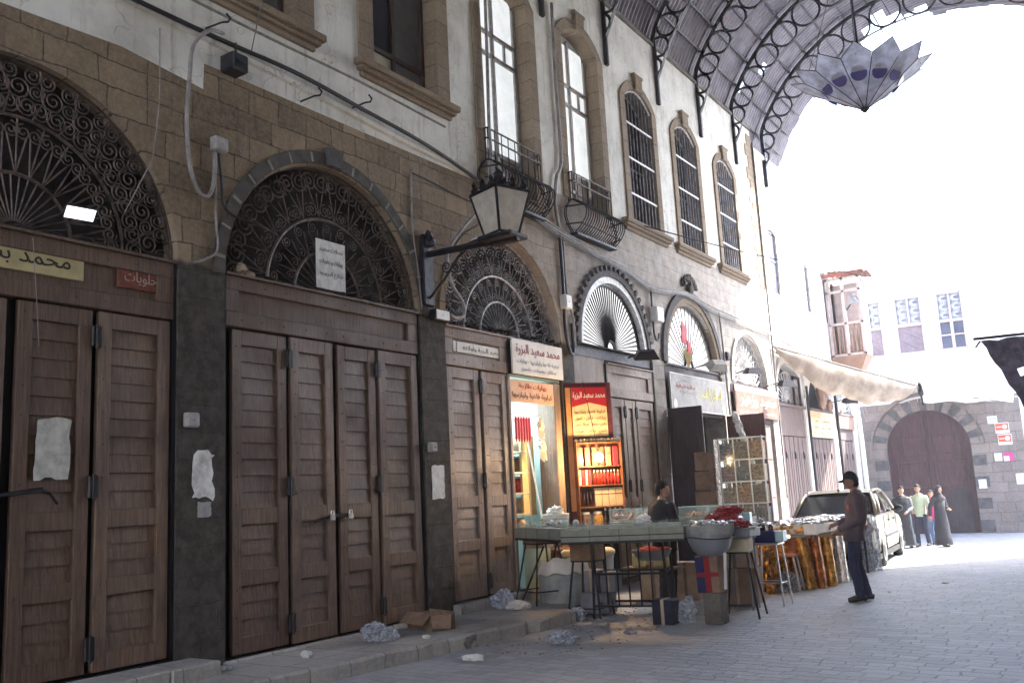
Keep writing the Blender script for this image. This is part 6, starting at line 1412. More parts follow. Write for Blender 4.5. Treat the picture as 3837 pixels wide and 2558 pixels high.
mb = MB(); mb.tube([(-.2, -.16, .3), (.16, -.16, .3), (.16, .16, .3), (-.2, .16, .3)], .009, 5, closed=True); mb.bbox(-.18, .16, -.15, .15, .79, .815, .005); part('top', mb, 'steel', t, local=True)
# ---- foil-covered table with cellophane rolls beneath
ft = thing('foil_table', 'long table covered with glittering foil packets, its front hung with boxes', 'table', (-4.7, 15.9, .7))
TQ = Matrix.Translation((-5.15, 14.55, 0)) @ Matrix.Rotation(R_(-4), 4, 'Z')
mb = MB(); mb.bbox(0, 1.02, 0, 2.5, .80, .94, .015, TQ); part('top', mb, 'sack_lip', ft)
mb = MB(); random.seed(77)
for k in range(170): mb.blob((random.uniform(.02, 1.0), random.uniform(0, 2.5), .95+random.uniform(-.005, .03)), random.uniform(.03, .06), 1, .8, (1.3, 1.3, .6), k, TQ)
part('foil_packets', mb, 'foil', ft)
mb = MB()
for k in range(40): mb.blob((random.uniform(0, .98), -.005, random.uniform(.83, .93)), .028, 1, .8, (1.2, .4, .9), k, TQ)
part('foil_fringe', mb, 'foil_gold', ft)
mb = MB(); mb.bbox(.82, 1.04, -.02, .02, .79, .96, .01, TQ); part('white_corner', mb, 'boxwhite', ft)
mb = MB(); mb.box(.03, .5, -.01, .0, .755, .80, TQ); part('gold_strip', mb, 'foil_gold', ft)
for (x, y) in ((.05, .05), (.97, .05), (.05, 2.4), (.97, 2.4)):
    mb = MB(); mb.tube([TQ @ Vector((x, y, 0)), TQ @ Vector((x, y, .8))], .02, 6); part('leg', mb, 'iron', ft)
random.seed(15)
rolls = [(.07, 0, .11, .66, 'foil_copper', 0), (.20, .02, .09, .70, 'foil_brown', 1), (.36, -.03, .09, .74, 'foil_copper', 2), (.53, -.06, .10, .76, 'foil_gold', -3), (.71, -.07, .09, .76, 'foil_copper', -5), (.88, -.05, .09, .76, 'foil_gold', -6), (.99, .12, .08, .76, 'foil_copper', -4), (1.04, .45, .08, .74, 'foil_gold', -3), (1.05, .95, .08, .72, 'foil', -2), (1.06, 1.45, .07, .62, 'steel_tray', 0)]
for k, (x, y, r, h, m_, tl) in enumerate(rolls):
    mb = MB(TQ @ Matrix.Translation((x, y-.06, 0)) @ Matrix.Rotation(R_(tl), 4, 'Y'))
    mb.grid(16, 14, lambda u, v: (r*(1+.14*mn.noise(Vector((u*6, v*5, k)))+.05*(u*16 % 2))*math.cos(2*math.pi*u)*1.0, r*(1+.14*mn.noise(Vector((u*6, v*5, k+9))))*math.sin(2*math.pi*u)*.9, h*v)); mb.lathe([(r*.95, h-.01), (.01, h)], 12)
    single('wrapped_roll', mb, m_, '%s upright wrapped roll from the left under the foil table' % (og+['tenth'])[k], 'roll', 'wrapped rolls under the foil table')
for k, (x, y, r, lb) in enumerate(((-4.98, 14.0, .17, 'left amber cellophane bundle between the stools and the foil table'), (-4.72, 13.75, .15, 'right amber cellophane bundle beside the silver stool'))):
    mb = MB(); mb.blob((x, y, .36), r, 4, .5, (1, 1, 2.1), 50+k); single('amber_bundle', mb, 'foil_gold' if k else 'foil_copper', lb, 'bundle', 'amber bundles')
st2 = thing('low_stool', 'low wooden stool with white legs in front of the foil table', 'stool', (-4.55, 14.15, 0), R_(5))
mb = MB(); mb.bbox(-.2, .18, -.14, .14, .50, .54, .01); part('seat', mb, 'board_orange', st2, local=True)
for (x, y) in ((-.18, -.12), (.16, -.12), (-.18, .12), (.16, .12)):
    mb = MB(); mb.tube([(x*1.3, y*1.3, 0), (x*.9, y, .5)], .015, 6); part('leg', mb, 'boxwhite', st2, local=True)
pbag(-4.55, 14.1, 0.0, .17, 'plastic', 'clear plastic heap under the low wooden stool', (1.2, .8, .9), 61)
# ---- plastic bundles by the car
for k, (x, y, h) in enumerate(((-4.08, 17.1, .66), (-3.96, 17.3, .86))):
    mb = MB(); mb.blob((x, y, h/2), .11, 4, .45, (.9, .9, h/.22), 71+k)
    for p in mb.v: p.z = max(p.z, 0)
    single('wrapped_bundle', mb, 'plastic', ('grey plastic wrapped bundle at the rear wheel of the car', 'taller plastic wrapped bundle leaning at the rear wheel of the car')[k], 'bundle', 'plastic bundles by the car')
# ---- litter in the foreground
pbag(-7.05, 7.72, .15, .13, 'plastic', 'large crumpled silver plastic bag on the pavement below the second door', (1.15, .9, .85), 5)
pbag(-6.86, 7.76, .15, .10, 'plastic', 'smaller plastic bag touching the large one on the pavement', (.9, .9, .9), 9)
bx = thing('discarded_box', 'torn open cardboard box lying on the pavement beside the plastic bags', 'box', (-7.05, 8.50, .15), R_(-20))
mb = MB(); mb.box(-.27, .27, -.01, .01, 0, .19); mb.box(-.27, -.25, 0, .3, 0, .17); mb.box(.25, .27, 0, .3, 0, .17); mb.box(-.27, .27, .29, .31, 0, .19); mb.box(-.27, .27, 0, .3, 0, .01)
mb.add([(.27, -.01, .17), (.45, -.1, .06), (.5, .1, .04), (.29, .25, .17)], [(0, 1, 2, 3)]); mb.add([(-.27, -.01, .19), (.27, -.01, .19), (.27, -.12, .08), (-.27, -.12, .08)], [(0, 1, 2, 3)]); part('carton', mb, 'cardboard', bx, local=True)
pbag(-7.2, 10.42, .15, .16, 'plastic', 'heap of clear plastic at the foot of the third door', (1.1, .7, .9), 22)
pbag(-6.92, 10.36, .15, .11, 'sack_lip', 'dirty white cloth heap beside the clear plastic at the third door', (1.5, 1, .6), 23, 'cloth_heap', 'cloth')
pbag(-6.99, 6.68, .15, .05, 'paper', 'crumpled white tissue on the pavement below the second door', (1.3, .9, .8), 24, 'crumpled_tissue', 'litter')
pbag(-7.25, 5.95, .15, .025, 'paper', 'tiny white scrap on the pavement near the first pier', (1.3, .9, .8), 25, 'paper_scrap', 'litter')
pbag(-6.55, 8.0, .15, .035, 'paper', 'small white scrap in front of the cardboard box', (1.4, 1, .7), 26, 'paper_scrap', 'litter')
pbag(-5.42, 8.95, 0, .11, 'plastic', 'clear plastic bag lying flat on the cobbles in front of the stall', (1.5, 1.0, .7), 27)
pbag(-5.77, 7.78, 0, .075, 'paper', 'crumpled white wrapper on the cobbles just off the kerb', (1.6, .7, .5), 28, 'crumpled_wrapper', 'litter')
pbag(-6.15, 10.55, 0, .12, 'plastic', 'crumpled plastic at the foot of the upright stool', (1.1, .8, .8), 29)
pbag(-5.0, 9.75, 0, .05, 'plastic', 'bit of blue white plastic before the navy crate', (1.6, .9, .5), 33)
random.seed(99)
for k, (x, y, r) in enumerate(((-3.2, 12.0, .02), (-2.55, 15.3, .035), (-1.15, 13.1, .03), (-3.9, 10.9, .022), (-1.0, 17.3, .035), (-3.1, 14.1, .02), (-3.3, 9.9, .015))):
    pbag(x, y, 0, r, 'paper', ('tiny paper scrap just left of the boy in the cap', 'paper scrap on the bright cobbles far right of the boy', 'white scrap alone on the right foreground cobbles', 'tiny scrap beside the leg of the right stool', 'distant white scrap near the right edge of the street', 'tiny scrap behind the boy in the cap', 'tiny scrap on the cobbles before the concrete block')[k], (1.5, 1, .5), 80+k, 'paper_scrap', 'litter', sub=2)
mb = MB()
for k in range(260):
    x = random.uniform(-6.4, -4.8); y = random.uniform(8.2, 12.5); r = random.uniform(.004, .016); mb.blob((x, y, r*.3), r, 1, .6, (1.4, 1, .5), k)
o = single('ground_dirt', mb, 'cardboard', 'scattered dirt and crumbs on the cobbles under the stall', 'dirt'); o['kind'] = 'stuff'
# ================================================================ CAR
car = thing('parked_car', 'dusty cream white sedan parked beyond the foil table, facing away', 'car', (-4.72, 17.35, 0), R_(4.5))
W2 = .80
def body_prof(y):
    t = y/4.15
    w = W2*(1-.10*max(0, (.18-t)/.18)**2-.16*max(0, (t-.86)/.14)**2)
    zt = .93 if y < .75 else .96 if y < 3.0 else .90-.16*((y-3.0)/1.15)**1.6
    if y < .12: zt = .80+y
    zb = .24+.10*max(0, (.12-t)/.12)+.08*max(0, (t-.9)/.1)
    return w, zt, zb
st_ = [0, .05, .12, .25, .5, .75, 1.0, 1.5, 2.0, 2.5, 2.9, 3.05, 3.3, 3.6, 3.85, 4.02, 4.12, 4.15]
mb = MB(); rows = []
for y in st_:
    w, zt, zb = body_prof(y); yy = y
    half = [(w*.80, zb), (w*.97, zb+.05), (w*1.0, .42), (w*1.0, .60), (w*.985, zt-.12), (w*.94, zt-.03), (w*.80, zt), (w*.4, zt+.015), (0, zt+.02)]
    rows.append([(x, yy, z) for x, z in half]+[(-x, yy, z) for x, z in half[:-1][::-1]])
n = len(rows[0]); vs = [p for r in rows for p in r]
fs = [(i*n+k, i*n+k+1, (i+1)*n+k+1, (i+1)*n+k) for i in range(len(rows)-1) for k in range(n-1)]
fs += [tuple(range(n)), tuple((len(rows)-1)*n+k for k in range(n))[::-1]]+[(i*n+n-1, i*n, (i+1)*n, (i+1)*n+n-1) for i in range(len(rows)-1)]
mb.add(vs, fs); cbody = part('body', mb, 'car_paint', car, local=True); autosmooth(cbody, 40)
def gh(u):   # greenhouse sections from rear screen base to windscreen base
    return u
gs_ = [(.62, .96, .72, .965), (1.22, 1.33, .60, .96), (1.55, 1.372, .585, .96), (2.1, 1.375, .58, .96), (2.45, 1.33, .59, .96), (3.12, .955, .70, .95)]
mb = MB(); vs = []
for (y, zt, wt, zb) in gs_: 
    wb = .745; vs += [(wb, y, zb-.02), (wt+(wb-wt)*.05, y, zt-.04), (wt-.06, y, zt), (-wt+.06, y, zt), (-wt-(wb-wt)*.05, y, zt-.04), (-wb, y, zb-.02)]
fs = [(i*6+k, i*6+k+1, (i+1)*6+k+1, (i+1)*6+k) for i in range(5) for k in range(5)]
mb.add(vs, fs+[tuple(range(6)), tuple(30+k for k in range(6))[::-1]]); part('window_glass', mb, 'car_glass', car, local=True)
mb = MB(); mb.grid(8, 6, lambda u, v: (-.60+1.2*v, 1.18+1.30*u, 1.335+.055*math.sin(u*math.pi)+.02*math.sin(v*math.pi)))
mb.grid(8, 6, lambda u, v: (-.60+1.2*v, 1.18+1.30*u, 1.315+.055*math.sin(u*math.pi)))
for s_ in (-1, 1):
    for (p, q, r) in (((.735, .60, .95), (.60, 1.2, 1.345), .03), ((.735, 3.12, .95), (.60, 2.47, 1.345), .028), ((.745, 1.72, .95), (.60, 1.70, 1.36), .03), ((.74, .80, .95), (.66, 1.22, 1.28), .05)):
        mb.tube([(s_*p[0], p[1], p[2]), (s_*(p[0]+q[0])/2+s_*.012, (p[1]+q[1])/2, (p[2]+q[2])/2+.012), (s_*q[0], q[1], q[2])], r, 6)
    mb.tube([(s_*.60, 1.2, 1.345), (s_*.60, 1.6, 1.38), (s_*.60, 2.1, 1.385), (s_*.60, 2.47, 1.345)], .028, 6)
part('roof', mb, 'car_paint', car, True, local=True)
mb = MB(); mb.bbox(-.72, .72, -.06, .05, .34, .56, .03); mb.bbox(-.72, .72, 4.1, 4.2, .30, .50, .03); part('bumper', mb, 'car_paint', car, local=True)
for s_ in (-1, 1):
    mb = MB(); mb.bbox(min(s_*.50, s_*.74), max(s_*.50, s_*.74), -.015, .04, .64, .80, .01); part('tail_lamp', mb, 'tail_red', car, local=True)
    mb = MB(); mb.blob((s_*.87, 2.75, .98), .085, 2, .05, (1.1, .6, .8)); mb.tube([(s_*.74, 2.8, .95), (s_*.84, 2.77, .97)], .02, 5); part('mirror', mb, 'hinge', car, True, local=True)
    mb = MB()
    for y in (1.05, 1.72, 2.72): mb.box(min(s_*.796, s_*.804), max(s_*.796, s_*.804), y, y+.006, .34, .90)
    for y in (1.60, 2.30): mb.bbox(min(s_*.80, s_*.825), max(s_*.80, s_*.825), y-.02, y+.10, .79, .815, .004)
    mb.bbox(min(s_*.80, s_*.812), max(s_*.80, s_*.812), 1.12, 2.9, .50, .54, .003)
    part('door_trim', mb, 'hinge', car, local=True)
    for y in (.82, 3.32):
        T = Matrix.Translation((s_*.70, y, .29)) @ Matrix.Rotation(R_(90), 4, 'Y')
        mb = MB(); mb.lathe([(.20, -.09), (.285, -.085), (.292, -.04), (.292, .05), (.28, .09), (.20, .095)], 28, T=T); w_ = part('wheel', mb, 'rubber', car, True, local=True)
        mb = MB(); mb.lathe([(.195, -.07*1), (.19, .10*s_*1), (.06, .085*s_)], 20, T=T); part('rim', mb, 'steel', w_, local=True)
        mb = MB()
        mb.tube([(s_*.795, y+.335*math.cos(a), .29+.335*math.sin(a)) for a in [math.pi*k/14 for k in range(15)]], .018, 5)
        part('wheel_arch', mb, 'hinge', car, local=True)
mb = MB(); mb.box(-.78, .78, .1, 4.0, .16, .25); part('underbody', mb, 'rubber', car, local=True)
mb = MB(); mb.blob((0, 1.3, 1.40), .03, 1, .1, (1, 2, 1)); mb.tube([(-.55, 2.4, 1.37), (-.55, 2.0, 1.75)], .003, 4); part('antenna', mb, 'hinge', car, local=True)
mb = MB(); mb.bbox(-.26, .26, -.07, -.055, .40, .50, .003); part('number_plate', mb, 'sign_white', car, local=True)

# ================================================================ PEOPLE
def skin(pts, edges, radii, root=0, sub=1):
    me = bpy.data.meshes.new('t'); me.from_pydata([tuple(p) for p in pts], edges, []); o = bpy.data.objects.new('t', me); S.collection.objects.link(o)
    o.modifiers.new('s', 'SKIN'); ss = o.modifiers.new('u', 'SUBSURF'); ss.levels = sub; ss.render_levels = sub
    for i, r in enumerate(radii):
        me.skin_vertices[0].data[i].radius = (r, r) if not isinstance(r, tuple) else r
        me.skin_vertices[0].data[i].use_root = (i == root)
    dg = bpy.context.evaluated_depsgraph_get(); m2 = bpy.data.meshes.new_from_object(o.evaluated_get(dg))
    out = ([v.co.copy() for v in m2.vertices], [tuple(p.vertices) for p in m2.polygons])
    bpy.data.objects.remove(o); bpy.data.meshes.remove(me); bpy.data.meshes.remove(m2); return out
def head_mesh(mb, T, s=1.0):
    bm = bmesh.new(); bmesh.ops.create_icosphere(bm, subdivisions=4, radius=1); bm.verts.index_update(); vs = []
    for v in bm.verts:
        x, y, z = v.co; px, py, pz = x*.074, y*.096, z*.118
        if z < 0: k = -z; px *= 1-.30*k*k-.08*k; py = py*(1-.22*k)+.018*k
        if z < -.1 and y < 0: py *= 1-.35*min(1, -z*1.2)
        nose = math.exp(-(x/.15)**2-((z+.10)/.20)**2)*max(0, y)
        py += .024*nose*(1.25 if z < 0 else .8)
        for e in (-1, 1): py -= .011*math.exp(-((x-e*.42)/.19)**2-((z-.06)/.12)**2)*max(0, y)
        py += .007*math.exp(-(x/.30)**2-((z+.42)/.07)**2)*max(0, y); py += .006*math.exp(-(x/.6)**2-((z-.22)/.09)**2)*max(0, y); py += .010*math.exp(-(x/.3)**2-((z+.80)/.16)**2)*max(0, y)
        vs.append((px*s, py*s, pz*s))
    mb.add(vs, [tuple(v.index for v in f.verts) for f in bm.faces], T); bm.free()
    for e in (-1, 1): mb.blob((e*.076*s, -.008*s, -.005*s), .030*s, 2, .1, (.35, .6, 1.05), 1, T)
def hand(mb, w, d, side, s=1.0, curl=.5, up=Vector((0, 0, 1))):
    """palm at w pointing along d with five bent fingers; side = +1/-1 thumb side"""
    d = Vector(d).normalized(); a = d.cross(up); a = a.normalized() if a.length > .1 else Vector((1, 0, 0)); nrm = a.cross(d)
    mb.tube([w-d*.02*s, w+d*.03*s, w+d*.07*s, w+d*.095*s], .024*s, 8, r2=.030*s)
    for k in range(4):
        L = (.070, .080, .075, .058)[k]*s; b = w+d*.085*s+a*side*(.030-.020*k)*s; c1 = b+d*L*.5-nrm*L*.15*curl; c2 = c1+d*L*.3*(1-curl*.5)-nrm*L*.35*curl; c3 = c2+d*L*.15*(1-curl)-nrm*L*.28*curl
        mb.tube([b, c1, c2, c3], .0095*s, 6, r2=.0065*s)
    b = w+d*.02*s+a*side*.026*s; mb.tube([b, b+a*side*.025*s+d*.025*s, b+a*side*.030*s+d*.058*s-nrm*.012*s], .011*s, 6, r2=.008*s)
def loft(mb, secs, seg=20, T=None, cap=True, wr=0.0):
    vs = []
    for i, (c, rx, ry) in enumerate(secs):
        for k in range(seg):
            a = 2*math.pi*k/seg; f = 1+wr*math.sin(5*a+i*1.7)*.5+wr*math.sin(3*a-i*2.3)*.5
            vs.append((c[0]+rx*math.cos(a)*f, c[1]+ry*math.sin(a)*f, c[2]))
    fs = [(i*seg+k, i*seg+(k+1) % seg, (i+1)*seg+(k+1) % seg, (i+1)*seg+k) for i in range(len(secs)-1) for k in range(seg)]
    if cap: fs += [tuple(range(seg))[::-1], tuple((len(secs)-1)*seg+k for k in range(seg))]
    mb.add(vs, fs, T)
def limb(mb, pts, rs, T=None, seg=12, wr=.0):
    """smooth tapered limb through joints"""
    P = [Vector(p) for p in pts]; out = []; rr = []
    for i in range(len(P)-1):
        p0, p1, p2, p3 = P[max(0, i-1)], P[i], P[i+1], P[min(len(P)-1, i+2)]
        for k in range(6):
            t = k/6; lin = p1*(1-t)+p2*t; cr = .5*((2*p1)+(p2-p0)*t+(2*p0-5*p1+4*p2-p3)*t*t+(3*p1-p0-3*p2+p3)*t**3)
            out.append(lin*.6+cr*.4); rr.append((rs[i]*(1-t)+rs[i+1]*t)*(1+wr*math.sin((i*6+k)*2.1)))
    out.append(P[-1]); rr.append(rs[-1])
    vs = []; prev = None
    for i, p in enumerate(out):
        d = (out[min(i+1, len(out)-1)]-out[max(i-1, 0)]).normalized()
        if prev is None: u = d.orthogonal().normalized()
        else: u = (prev-d*prev.dot(d)).normalized()
        prev = u; w = d.cross(u)
        for k in range(seg): a = 2*math.pi*k/seg; vs.append(p+(u*math.cos(a)+w*math.sin(a))*rr[i]*(1+wr*.5*math.sin(3*a+i)))
    n = len(out); fs = [(i*seg+k, i*seg+(k+1) % seg, (i+1)*seg+(k+1) % seg, (i+1)*seg+k) for i in range(n-1) for k in range(seg)]+[tuple(range(seg))[::-1], tuple((n-1)*seg+k for k in range(seg))]
    mb.add(vs, fs, T)
def person(label, loc, yaw, H, pose, cloth, group=None):
    """local frame: forward +Y, right +X, metres for a 1.72 m figure scaled to H; cloth: dict of garment materials"""
    s = H/1.72; t = thing('person', label, 'person', loc, yaw, group)
    Sc = Matrix.Scale(s, 4)
    J = {'pelvis': (0, 0, .92), 'spine': (0, .0, 1.12), 'chest': (0, -.01, 1.30), 'neck': (0, -.01, 1.46), 'skull': (0, .01, 1.56),
         'shR': (.175, -.01, 1.395), 'elR': (.23, -.02, 1.12), 'wrR': (.24, .05, .88), 'shL': (-.175, -.01, 1.395), 'elL': (-.23, -.02, 1.12), 'wrL': (-.24, .05, .88),
         'hipR': (.09, 0, .90), 'knR': (.10, .02, .49), 'anR': (.10, -.02, .09), 'toR': (.12, .13, .03), 'hipL': (-.09, 0, .90), 'knL': (-.10, .02, .49), 'anL': (-.10, -.02, .09), 'toL': (-.12, .13, .03)}
    J.update(pose); J = {k: Vector(v) for k, v in J.items() if not isinstance(v, (int, float))}
    hy = pose.get('head_yaw', 0); hp = pose.get('head_pitch', 0)
    names = ['pelvis', 'spine', 'chest', 'neck', 'skull', 'shR', 'elR', 'wrR', 'shL', 'elL', 'wrL', 'hipR', 'knR', 'anR', 'toR', 'hipL', 'knL', 'anL', 'toL']
    ed = [(0, 1), (1, 2), (2, 3), (3, 4), (2, 5), (5, 6), (6, 7), (2, 8), (8, 9), (9, 10), (0, 11), (11, 12), (12, 13), (13, 14), (0, 15), (15, 16), (16, 17), (17, 18)]
    rad = [.11, .10, .12, .055, .05, .055, .042, .028, .055, .042, .028, .085, .055, .04, .025, .085, .055, .04, .025]
    v, f = skin([J[k]*s for k in names], ed, [r*s for r in rad]); mb = MB(); mb.add(v, f)
    HT = Sc @ Matrix.Translation(J['skull']+Vector((0, .012, .055))) @ Matrix.Rotation(hy, 4, 'Z') @ Matrix.Rotation(hp, 4, 'X'); head_mesh(mb, HT)
    for a, b, sd in (('elR', 'wrR', 1), ('elL', 'wrL', -1)): hand(mb, J[b]*s, (J[b]-J[a]) if 'hdir' not in pose else Vector(pose['hdir']) if False else (J[b]-J[a]), -sd, s, pose.get('curl', .6) if isinstance(pose.get('curl', .6), float) else .6)
    part('body', mb, cloth.get('skin', 'skin'), t, True, local=True)
    mb = MB()
    for e in (-1, 1): mb.blob((e*.030, .083, .008), .0085, 1, 0, (1.3, .6, .7), 0, HT); mb.blob((e*.031, .086, .030), .012, 1, .0, (1.5, .4, .28), 0, HT)
    mb.blob((0, .086, -.052), .012, 1, 0, (1.8, .5, .25), 0, HT); part('facial_feature', mb, 'hair', t, True, local=True)
    # hair / cap / scarf
    mb = MB(); kind = cloth.get('head', 'hair')
    bm = bmesh.new(); bmesh.ops.create_icosphere(bm, subdivisions=4, radius=1); bm.verts.index_update(); keep = {}; vs = []; fs = []
    for fc in bm.faces:
        c = fc.calc_center_median()
        lim = {'hair': (.40 if c.y > .5 else .10 if c.y > .15 else -.20 if c.y > -.2 else -.5), 'cap': .12 if c.y > 0 else -.12, 'scarf': (-2 if (c.y < .55) else .52)}[kind]
        if c.z > lim or (kind == 'hair' and c.y < -.35 and c.z > -.55): fs.append([vv.index for vv in fc.verts])
    from mathutils import noise as mn
    for vv in bm.verts:
        x, y, z = vv.co; k = {'hair': 1.09+.05*mn.noise(vv.co*5), 'cap': 1.10, 'scarf': 1.13+.05*mn.noise(vv.co*3)}[kind]
        vs.append((x*.077*k, (y*.098*k)+(-.004 if kind == 'hair' else 0), z*.118*k+(.006 if z > 0 else 0)))
    mb.add(vs, [tuple(q) for q in fs], HT); bm.free()
    if kind == 'cap':
        mb.grid(12, 5, lambda u, w: ((u-.5)*.15*(1-.15*w), .088+.085*w*math.sin(math.pi*(.18+.64*u)), .030-.10*(u-.5)**2-.03*w), HT); mb.blob((0, 0, .133), .008, 1, 0, (1, 1, .6), 0, HT)
        mb2 = MB(); mb2.blob((0, -.045, -.035), .062, 3, .12, (1.02, .9, 1.15), 2, HT); part('hair', mb2, 'hair', t, True, local=True)
    if kind == 'scarf': loft(mb, [((0, -.02, 1.58), .088, .10), ((0, -.01, 1.50), .10, .11), ((0, 0, 1.42), .17, .14), ((0, 0, 1.36), .19, .15)], 18, Sc, False, .05)
    part({'hair': 'hair', 'cap': 'cap', 'scarf': 'headscarf'}[kind], mb, cloth.get('headmat', 'hair'), t, True, local=True)
    # upper garment
    ch_, sp_, pv_ = J['chest'], J['spine'], J['pelvis']; mb = MB(); bk = cloth.get('bulk', 1.0); hem = cloth.get('hem', .84); wr = .05
    loft(mb, [((pv_.x, pv_.y, hem), .160*bk, .125*bk), ((pv_.x, pv_.y, .93), .162*bk, .128*bk), ((sp_.x, sp_.y, 1.08), .160*bk, .122*bk), ((sp_.x*.4+ch_.x*.6, sp_.y*.4+ch_.y*.6, 1.22), .176*bk, .128*bk), ((ch_.x, ch_.y, 1.33), .186*bk, .126*bk), ((ch_.x, ch_.y, 1.40), .170*bk, .108*bk), ((ch_.x, ch_.y*.5+J['neck'].y*.5, 1.445), .110, .080), ((J['neck'].x, J['neck'].y, 1.485), .062, .062)], 22, Sc, True, wr)
    for sd in 'RL':
        rr = cloth.get('sleeve', 1.0); limb(mb, [J['sh'+sd]+Vector((-.02 if sd == 'R' else .02, 0, 0)), J['sh'+sd].lerp(J['el'+sd], .25), J['el'+sd], J['wr'+sd].lerp(J['el'+sd], .06)], [.070*rr, .066*rr, .052*rr, .040*rr], Sc, 12, .05)
    part(cloth.get('topname', 'shirt'), mb, cloth['top'], t, True, local=True)
    # lower garment
    mb = MB()
    if cloth.get('robe'):
        fw = (J['anR'].y+J['anL'].y)/2
        loft(mb, [((0, fw, .07), .26, .22), ((0, fw*.8, .3), .24, .20), ((0, fw*.5, .6), .21, .17), ((0, 0, .85), .19, .15), ((sp_.x, sp_.y, 1.08), .165, .13), ((ch_.x, ch_.y, 1.33), .19, .13)], 30, Sc, True, .09); nm_ = 'robe'
    else:
        nm_ = 'trousers'
        loft(mb, [((0, 0, .82), .165, .115), ((0, 0, .92), .158, .118), ((0, 0, .96), .15, .112)], 20, Sc)
        for sd in 'RL': limb(mb, [J['hip'+sd]+Vector((0, 0, .0)), J['hip'+sd].lerp(J['kn'+sd], .4), J['kn'+sd], J['kn'+sd].lerp(J['an'+sd], .5), J['an'+sd]+Vector((0, .005, -.03))], [.098, .088, .068, .062, .060], Sc, 14, .04)
    part(nm_, mb, cloth['bottom'], t, True, local=True)
    for sd in 'RL':
        mb = MB(); a_, o_ = J['an'+sd], J['to'+sd]; fd = Vector((o_.x-a_.x, o_.y-a_.y, 0)).normalized(); zf = min(a_.z-.06, .03)
        bse = Vector((a_.x, a_.y, max(0.0, a_.z-.09)))
        pts = [bse-fd*.07+Vector((0, 0, .045)), bse+Vector((0, 0, .055)), bse+fd*.09+Vector((0, 0, .04)), bse+fd*.17+Vector((0, 0, .028))]
        limb(mb, pts, [.034, .045, .042, .026], Sc, 12)
        for q in mb.v: q.z = max(q.z, bse.z*s+.002)
        part('shoe', mb, 'shoe', t, True, local=True)
    return t, Sc
# boy in a cap, hands held out toward the stall
boy, Sb = person('teenage boy in a dark cap and plum sweatshirt standing in the street before the stall', (-3.22, 13.05, 0), R_(110), 1.69,
    {'pelvis': (0, .02, .92), 'chest': (0, -.06, 1.30), 'spine': (0, -.03, 1.12), 'neck': (0, -.07, 1.46), 'skull': (0, -.03, 1.555),
     'shR': (.165, -.07, 1.395), 'elR': (.235, -.03, 1.10), 'wrR': (.15, .20, 1.03), 'shL': (-.165, -.07, 1.395), 'elL': (-.225, -.04, 1.10), 'wrL': (-.14, .23, .95),
     'hipR': (.085, .01, .90), 'knR': (.09, .00, .49), 'anR': (.09, -.10, .09), 'toR': (.1, .05, .03), 'hipL': (-.085, .02, .90), 'knL': (-.09, .07, .50), 'anL': (-.09, .02, .09), 'toL': (-.1, .18, .03), 'head_pitch': R_(-2), 'curl': .7},
    {'top': 'shirt_boy', 'topname': 'sweatshirt', 'bottom': 'denim_dark', 'head': 'cap', 'headmat': 'cap', 'hem': .80, 'skin': 'skin_dark', 'bulk': 1.14, 'sleeve': 1.15})
mb = MB(); mb.blob((-.075, .065, 1.24), .055, 2, .3, (1.0, .25, 1.1), 3, Sb); part('chest_print', mb, 'ink_red', boy, local=True)
person('dark haired man in a black jacket standing behind the spice trays, looking right', (-5.5, 11.95, 0), R_(-28), 1.69,
    {'elR': (.26, .02, 1.13), 'wrR': (.12, .22, 1.08), 'elL': (-.25, .0, 1.13), 'wrL': (-.10, .20, 1.02), 'head_yaw': R_(-42), 'curl': .8},
    {'top': 'cloth_black', 'topname': 'jacket', 'bottom': 'cloth_charcoal', 'head': 'hair', 'hem': .78, 'sleeve': 1.3, 'skin': 'skin', 'bulk': 1.22})
gp = 'people walking past the gate'; zb = -.4
m1, S1 = person('man in a long black cloak over grey robe, leftmost of the walkers by the gate', (-5.60, 28.35, zb), R_(195), 1.72,
    {'elR': (.24, .0, 1.12), 'wrR': (.20, .12, .90), 'elL': (-.24, .0, 1.12), 'wrL': (-.10, .20, 1.02), 'head_yaw': R_(20)}, {'top': 'cloth_grey', 'bottom': 'cloth_grey', 'robe': 1, 'head': 'hair', 'hem': .9, 'skin': 'skin'}, gp)
mb = MB(); loft(mb, [((.09, .0, .10), .30, .26), ((.08, .0, .5), .28, .23), ((.07, .0, .9), .26, .20), ((.06, -.0, 1.2), .27, .19), ((.03, -.01, 1.38), .23, .15), ((.0, -.02, 1.47), .10, .085)], 26, S1, True, .07); part('cloak', mb, 'cloth_black', m1, True, local=True)
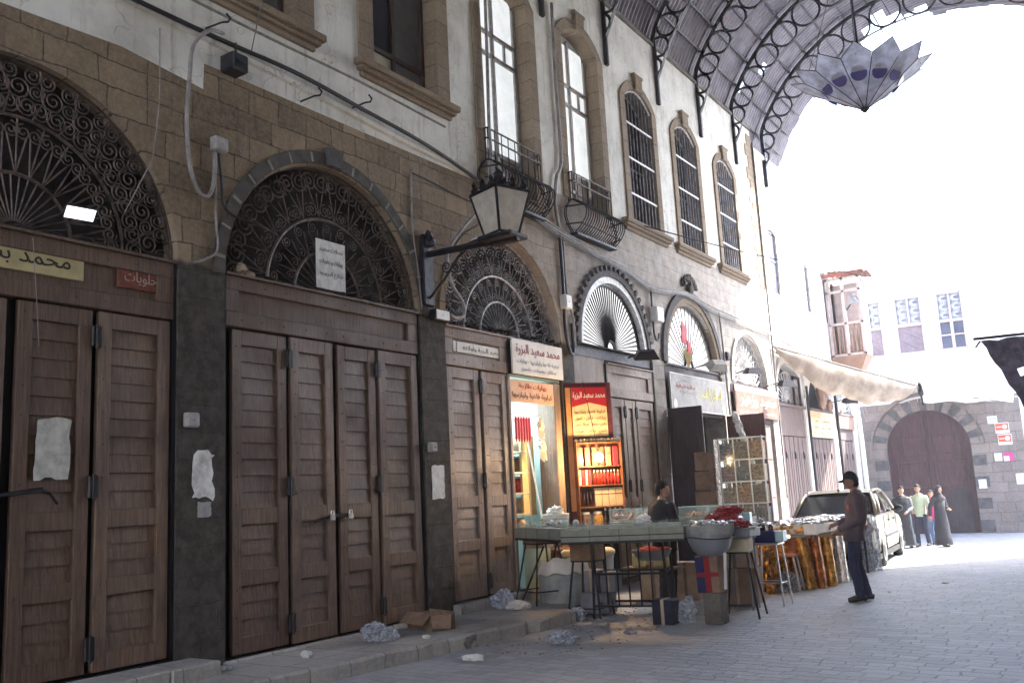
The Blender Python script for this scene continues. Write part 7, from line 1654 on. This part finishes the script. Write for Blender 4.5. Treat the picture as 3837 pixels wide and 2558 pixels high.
person('youth in a pale green shirt and jeans, second of the walkers by the gate', (-5.22, 28.75, zb), R_(170), 1.74,
    {'elR': (.24, .05, 1.12), 'wrR': (.15, .20, 1.02), 'elL': (-.24, -.02, 1.12), 'wrL': (-.25, -.02, .88), 'knR': (.1, .12, .50), 'anR': (.1, .12, .10), 'toR': (.1, .27, .05), 'anL': (-.1, -.16, .11), 'toL': (-.1, -.02, .03)},
    {'top': 'shirt_green', 'bottom': 'denim_dark', 'head': 'hair', 'skin': 'skin'}, gp)
person('girl in a bright pink top and pale jeans, third of the walkers by the gate', (-4.98, 29.3, zb), R_(172), 1.56,
    {'elR': (.24, -.03, 1.12), 'wrR': (.24, .0, .88), 'elL': (-.23, .02, 1.12), 'wrL': (-.22, .10, .90), 'knL': (-.1, .12, .50), 'anL': (-.1, .10, .10), 'toL': (-.1, .25, .05), 'anR': (.1, -.15, .11), 'toR': (.1, -.01, .03)},
    {'top': 'shirt_pink', 'bottom': 'denim', 'head': 'hair', 'skin': 'skin'}, gp)
person('woman in a long black coat and dark headscarf striding right, rightmost of the walkers', (-4.66, 28.55, zb), R_(238), 1.68,
    {'elR': (.25, -.12, 1.14), 'wrR': (.24, -.16, .88), 'elL': (-.22, .02, 1.12), 'wrL': (-.12, .20, 1.08), 'knR': (.08, .05, .5), 'anR': (.08, .10, .10), 'toR': (.08, .24, .05), 'anL': (-.08, -.12, .12), 'toL': (-.08, .0, .03), 'head_pitch': R_(-4)},
    {'top': 'cloth_charcoal', 'topname': 'coat', 'bottom': 'cloth_black', 'robe': 1, 'head': 'scarf', 'headmat': 'cloth_charcoal', 'hem': .8, 'sleeve': 1.15, 'skin': 'skin'}, gp)
# ================================================================ thin haze volume added as a stand-in for veiling glare
hz = bpy.data.materials.new('glare_veil'); hz.use_nodes = True; ht = hz.node_tree; ht.nodes.clear()
ho = ht.nodes.new('ShaderNodeOutputMaterial'); hv = ht.nodes.new('ShaderNodeVolumePrincipled'); hv.inputs['Density'].default_value = 0.0014
hv.inputs['Color'].default_value = (.86, .9, 1, 1); hv.inputs['Anisotropy'].default_value = .55; ht.links.new(hv.outputs[0], ho.inputs['Volume'])
mb = MB(); mb.box(-14, 11, -17.5, 40, -1.4, 14.8); o = part('haze', mb, hz); o['kind'] = 'stuff'
S.cycles.volume_bounces = 1; S.cycles.volume_step_rate = 4
